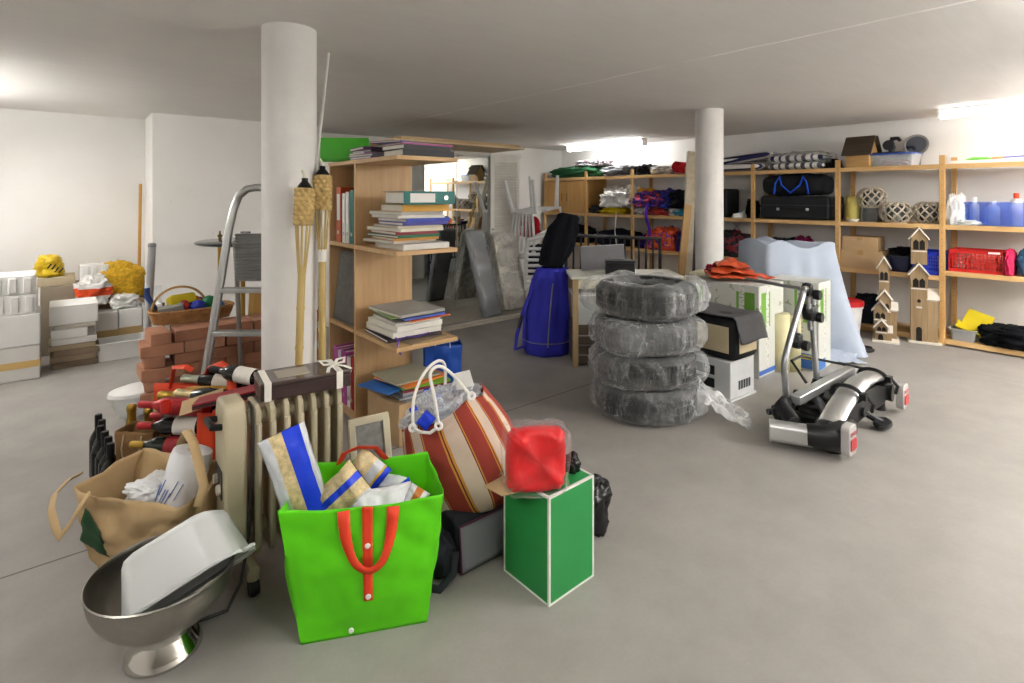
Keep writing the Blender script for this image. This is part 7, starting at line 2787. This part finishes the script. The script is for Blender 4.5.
def wbox(name, label, x0, x1, y0, y1, z0, z1, mt, cat='box', rz=0, ribs=0, lid=0.0, strip=None):
    t = thing(name, label, cat, ((x0 + x1) / 2, (y0 + y1) / 2, z0), R(rz))
    w, d, h = x1 - x0, y1 - y0, z1 - z0
    if lid:
        MB().bx(-w / 2 + 0.004, w / 2 - 0.004, -d / 2 + 0.004, d / 2 - 0.004, 0, h - lid).build('body', mt, t, bevel=0.006)
        MB().bx(-w / 2, w / 2, -d / 2, d / 2, h - lid + 0.001, h).build('lid', mt, t, bevel=0.008)
    else:
        MB().bx(-w / 2, w / 2, -d / 2, d / 2, 0, h).build('body', mt, t, bevel=0.006)
    if ribs:
        b = MB()
        for k in range(ribs):
            x = -w / 2 + w * (k + 0.5) / ribs
            b.bx(x - w / ribs * 0.28, x + w / ribs * 0.28, -d / 2 - 0.012, -d / 2 + 0.002, h * 0.1, h * 0.9)
        b.build('raised_ribs', mt, t, bevel=0.006)
    if strip:
        b = MB()
        b.bx(-w / 2 - 0.0012, w / 2 + 0.0012, -d / 2 - 0.0012, -d / 2, h * 0.36, h * 0.56)
        b.bx(w / 2, w / 2 + 0.0012, -d / 2, d / 2, h * 0.36, h * 0.56)
        b.build('tape_strip', M(strip, 0.5), t)
    return t


zz_ = [0.001, 0.262, 0.50, 0.652, 0.795]
xr = L1.x
wbox('white_box', 'white box with a yellow tape strip at the bottom of the left stack', xr - 0.66, xr, yl, yl + 0.38, zz_[0], zz_[1] - 0.001, STY2, strip='#cfae6d')
wbox('white_box', 'plain white box second from the bottom of the left stack', xr - 0.67, xr + 0.002, yl - 0.005, yl + 0.38, zz_[1], zz_[2] - 0.001, STY)
wbox('foam_box', 'ribbed white foam box third from the bottom of the left stack', xr - 0.68, xr - 0.02, yl + 0.01, yl + 0.37, zz_[2], zz_[3] - 0.001, STY, 'box', 0, 8)
wbox('foam_box', 'ribbed white foam box on top of the left stack', xr - 0.70, xr - 0.03, yl + 0.01, yl + 0.37, zz_[3], zz_[4], STY, 'box', 0, 8)
q0, q1 = gp(50, 369), gp(98, 362)
x0, x1, y0 = q0.x + 0.01, q1.x, q0.y - 0.06
zc = 0.001
BRD = M('#8d7a61', 0.8, var=0.1)
for k, (h, c, dx, lab) in enumerate(((0.05, '#7d6c57', 0.0, 'dark brown slab lowest in the flat stack by the wall'), (0.045, '#938069', -0.012, 'brown slab second in the flat stack by the wall'), (0.05, '#877561', 0.01, 'brown slab third in the flat stack by the wall'), (0.042, '#a8977c', -0.02, 'light brown slab fourth in the flat stack by the wall'))):
    b = MB().bx(x0 + dx, x1 + dx, y0, y0 + 0.36, zc, zc + h)
    solo('slab', b, M(c, 0.8, var=0.1), lab, 'slab', bevel=0.004)
    zc += h + 0.001
for (h, dx0, dx1, mt, lab) in ((0.05, 0.0, -0.01, STY2, 'flat white box on the brown slabs'), (0.075, -0.005, -0.07, STY, 'white box second above the brown slabs'), (0.035, 0.02, -0.02, M('#b9b3a6', 0.7), 'flat beige box under the big white one'), (0.155, -0.015, 0.0, STY, 'large white box on the flat stack by the wall')):
    wbox('white_box', lab, x0 + dx0, x1 + dx1, y0 - 0.01, y0 + 0.34, zc, zc + h, mt, lid=0.0)
    zc += h + 0.001
wbox('cardboard_box', 'brown carton behind the large white box by the wall', x0 - 0.08, x1 - 0.02, 6.24, 6.60, 0.001, 0.60, M('#8f8371', 0.8))
wbox('cardboard_box', 'small beige carton under the yellow bag by the wall', x0 - 0.10, x0 + 0.16, 6.26, 6.58, 0.602, 0.68, M('#b7a88c', 0.8))
wbox('foam_block', 'small white foam block standing at the back of the box group', x0 + 0.19, x0 + 0.40, 6.27, 6.46, 0.602, 0.765, STY, ribs=3)
lump('yellow_bag', '#d9b81e', 'crumpled yellow plastic bag with black marks beside the white stack', 'bag', (x0 - 0.02, 6.38, 0.682), (0.19, 0.22, 0.20), 97, 0.13, mat=M('#d8b71c', 0.35, bmp=0.3, bs=16))
b = MB()
for k in range(4):
    b.box((0.03 * k, 0, 0.01 * (k % 2)), (0.012, 0.004, 0.05), TR((0, 0, 0), (0, R(35), 0)))
b.build('printed_mark', BLACK, [o for o in bpy.data.objects if o.name.startswith('yellow_bag')][0], loc=(0.0, -0.118, 0.10))
# third group: white cartons, tray, net bag
m0, m1 = gp(102, 362), gp(141, 357)
ym = m0.y
wbox('white_box', 'white carton with ribbed front standing behind the tray, left', m0.x - 0.03, m0.x + 0.13, ym + 0.30, ym + 0.55, 0.001, 0.36, STY2, strip='#b79a66')
wbox('white_box', 'white carton in the middle behind the tray', m0.x + 0.135, m0.x + 0.31, ym + 0.31, ym + 0.55, 0.001, 0.37, STY, strip='#b79a66')
wbox('white_box', 'white carton at the right behind the tray', m0.x + 0.315, m0.x + 0.47, ym + 0.32, ym + 0.52, 0.001, 0.385, STY)
t = tub('plastic_tray', 'white plastic tray on the floor in front of the white cartons', 'tray', ((m0.x + m1.x) / 2 + 0.0, ym + 0.12, 0.001), R(0), (0.36, 0.26, 0.15), M('#dcdcda', 0.45), None, 0.95, 0.006)
wbox('cardboard_box', 'brown carton behind the white cartons under the yellow net', m0.x - 0.04, m0.x + 0.39, 6.30, 6.60, 0.001, 0.42, CARD)
lump('net_sack', '#d9a81f', 'yellow net sack of balls on the cartons by the wall', 'sack', (m0.x + 0.13, 6.40, 0.423), (0.46, 0.30, 0.38), 98, 0.08, fr=2.2, fine=0.35, mat=M('#cfa31d', 0.6, var=0.35, vs=40, bmp=0.6, bs=60))
lump('carrier_bag', '#d95a34', 'white and orange carrier bag in front of the yellow net sack', 'bag', (m0.x - 0.04, 6.18, 0.423), (0.24, 0.16, 0.26), 99, 0.15, mat=stripes([(0.4, '#d9d7d3'), (0.35, '#d8502a'), (0.25, '#d9d7d3')], 'z', 0.2, 0.4))
lump('carrier_bag', '#d8d8d6', 'small white bag with an orange spot on the middle carton', 'bag', (m0.x + 0.19, ym + 0.42, 0.373), (0.20, 0.17, 0.13), 100, 0.13, mat=M('#dcdbd8', 0.4, bmp=0.3, bs=20))
p = pd(140, 318, 5.02)
t = thing('canister', 'white plastic canister standing beside the broom', 'canister', (m0.x + 0.43, ym + 0.60, 0.36), 0)
MB().prism(rrect(0.15, 0.12, 0.02), 0, 0.17).build('body', M('#dedfdf', 0.4), t, bevel=0.008)
MB().lathe([(0.05, 0.17), (0.022, 0.21), (0.022, 0.235), (0, 0.235)], 16).build('neck', M('#dedfdf', 0.4), t)
wbox('cardboard_box', 'dark carton under the white canister beside the broom', m0.x + 0.34, m0.x + 0.52, ym + 0.54, ym + 0.70, 0.001, 0.358, M('#5c4a38', 0.8))
bf = Vector((0.62, 6.62, 0))
bt = pd(140.5, 184, 5.55)
t = thing('broom', 'long wooden broomstick leaning in the corner of the left wall', 'broom')
MB().cyl((0.60, 6.52, 0.10), bt, 0.014, n=12).build('stick', wood('#b07f3a', '#c9984f', 'z'), t)
MB().bx(0.48, 0.68, 6.49, 6.55, 0.05, 0.11).build('head', wood('#8d6a3c', '#a5804c', 'x'), t, bevel=0.006)
MB().box((0.58, 6.52, 0.03), (0.20, 0.06, 0.06), top=(0.95, 0.8)).build('bristles', M('#2b2622', 0.9), t)
pf_ = pd(150, 400, 4.05)
pf_.z = 0
t = thing('metal_tube', 'grey metal tube standing left of the brick stack', 'tube')
MB().cyl(pf_ + Vector((-0.03, 0.02, 0)), pd(152, 247, 4.10), 0.026, n=20).build('tube', M('#b4b6b8', 0.4, 0.5), t)
tp = pd(152, 247, 4.10)
MB().lathe([(0, 0), (0.028, 0), (0.028, 0.02), (0.02, 0.03), (0, 0.03)], 16, Matrix.Translation(tp)).build('end_cap', M('#8d8f91', 0.4), t)
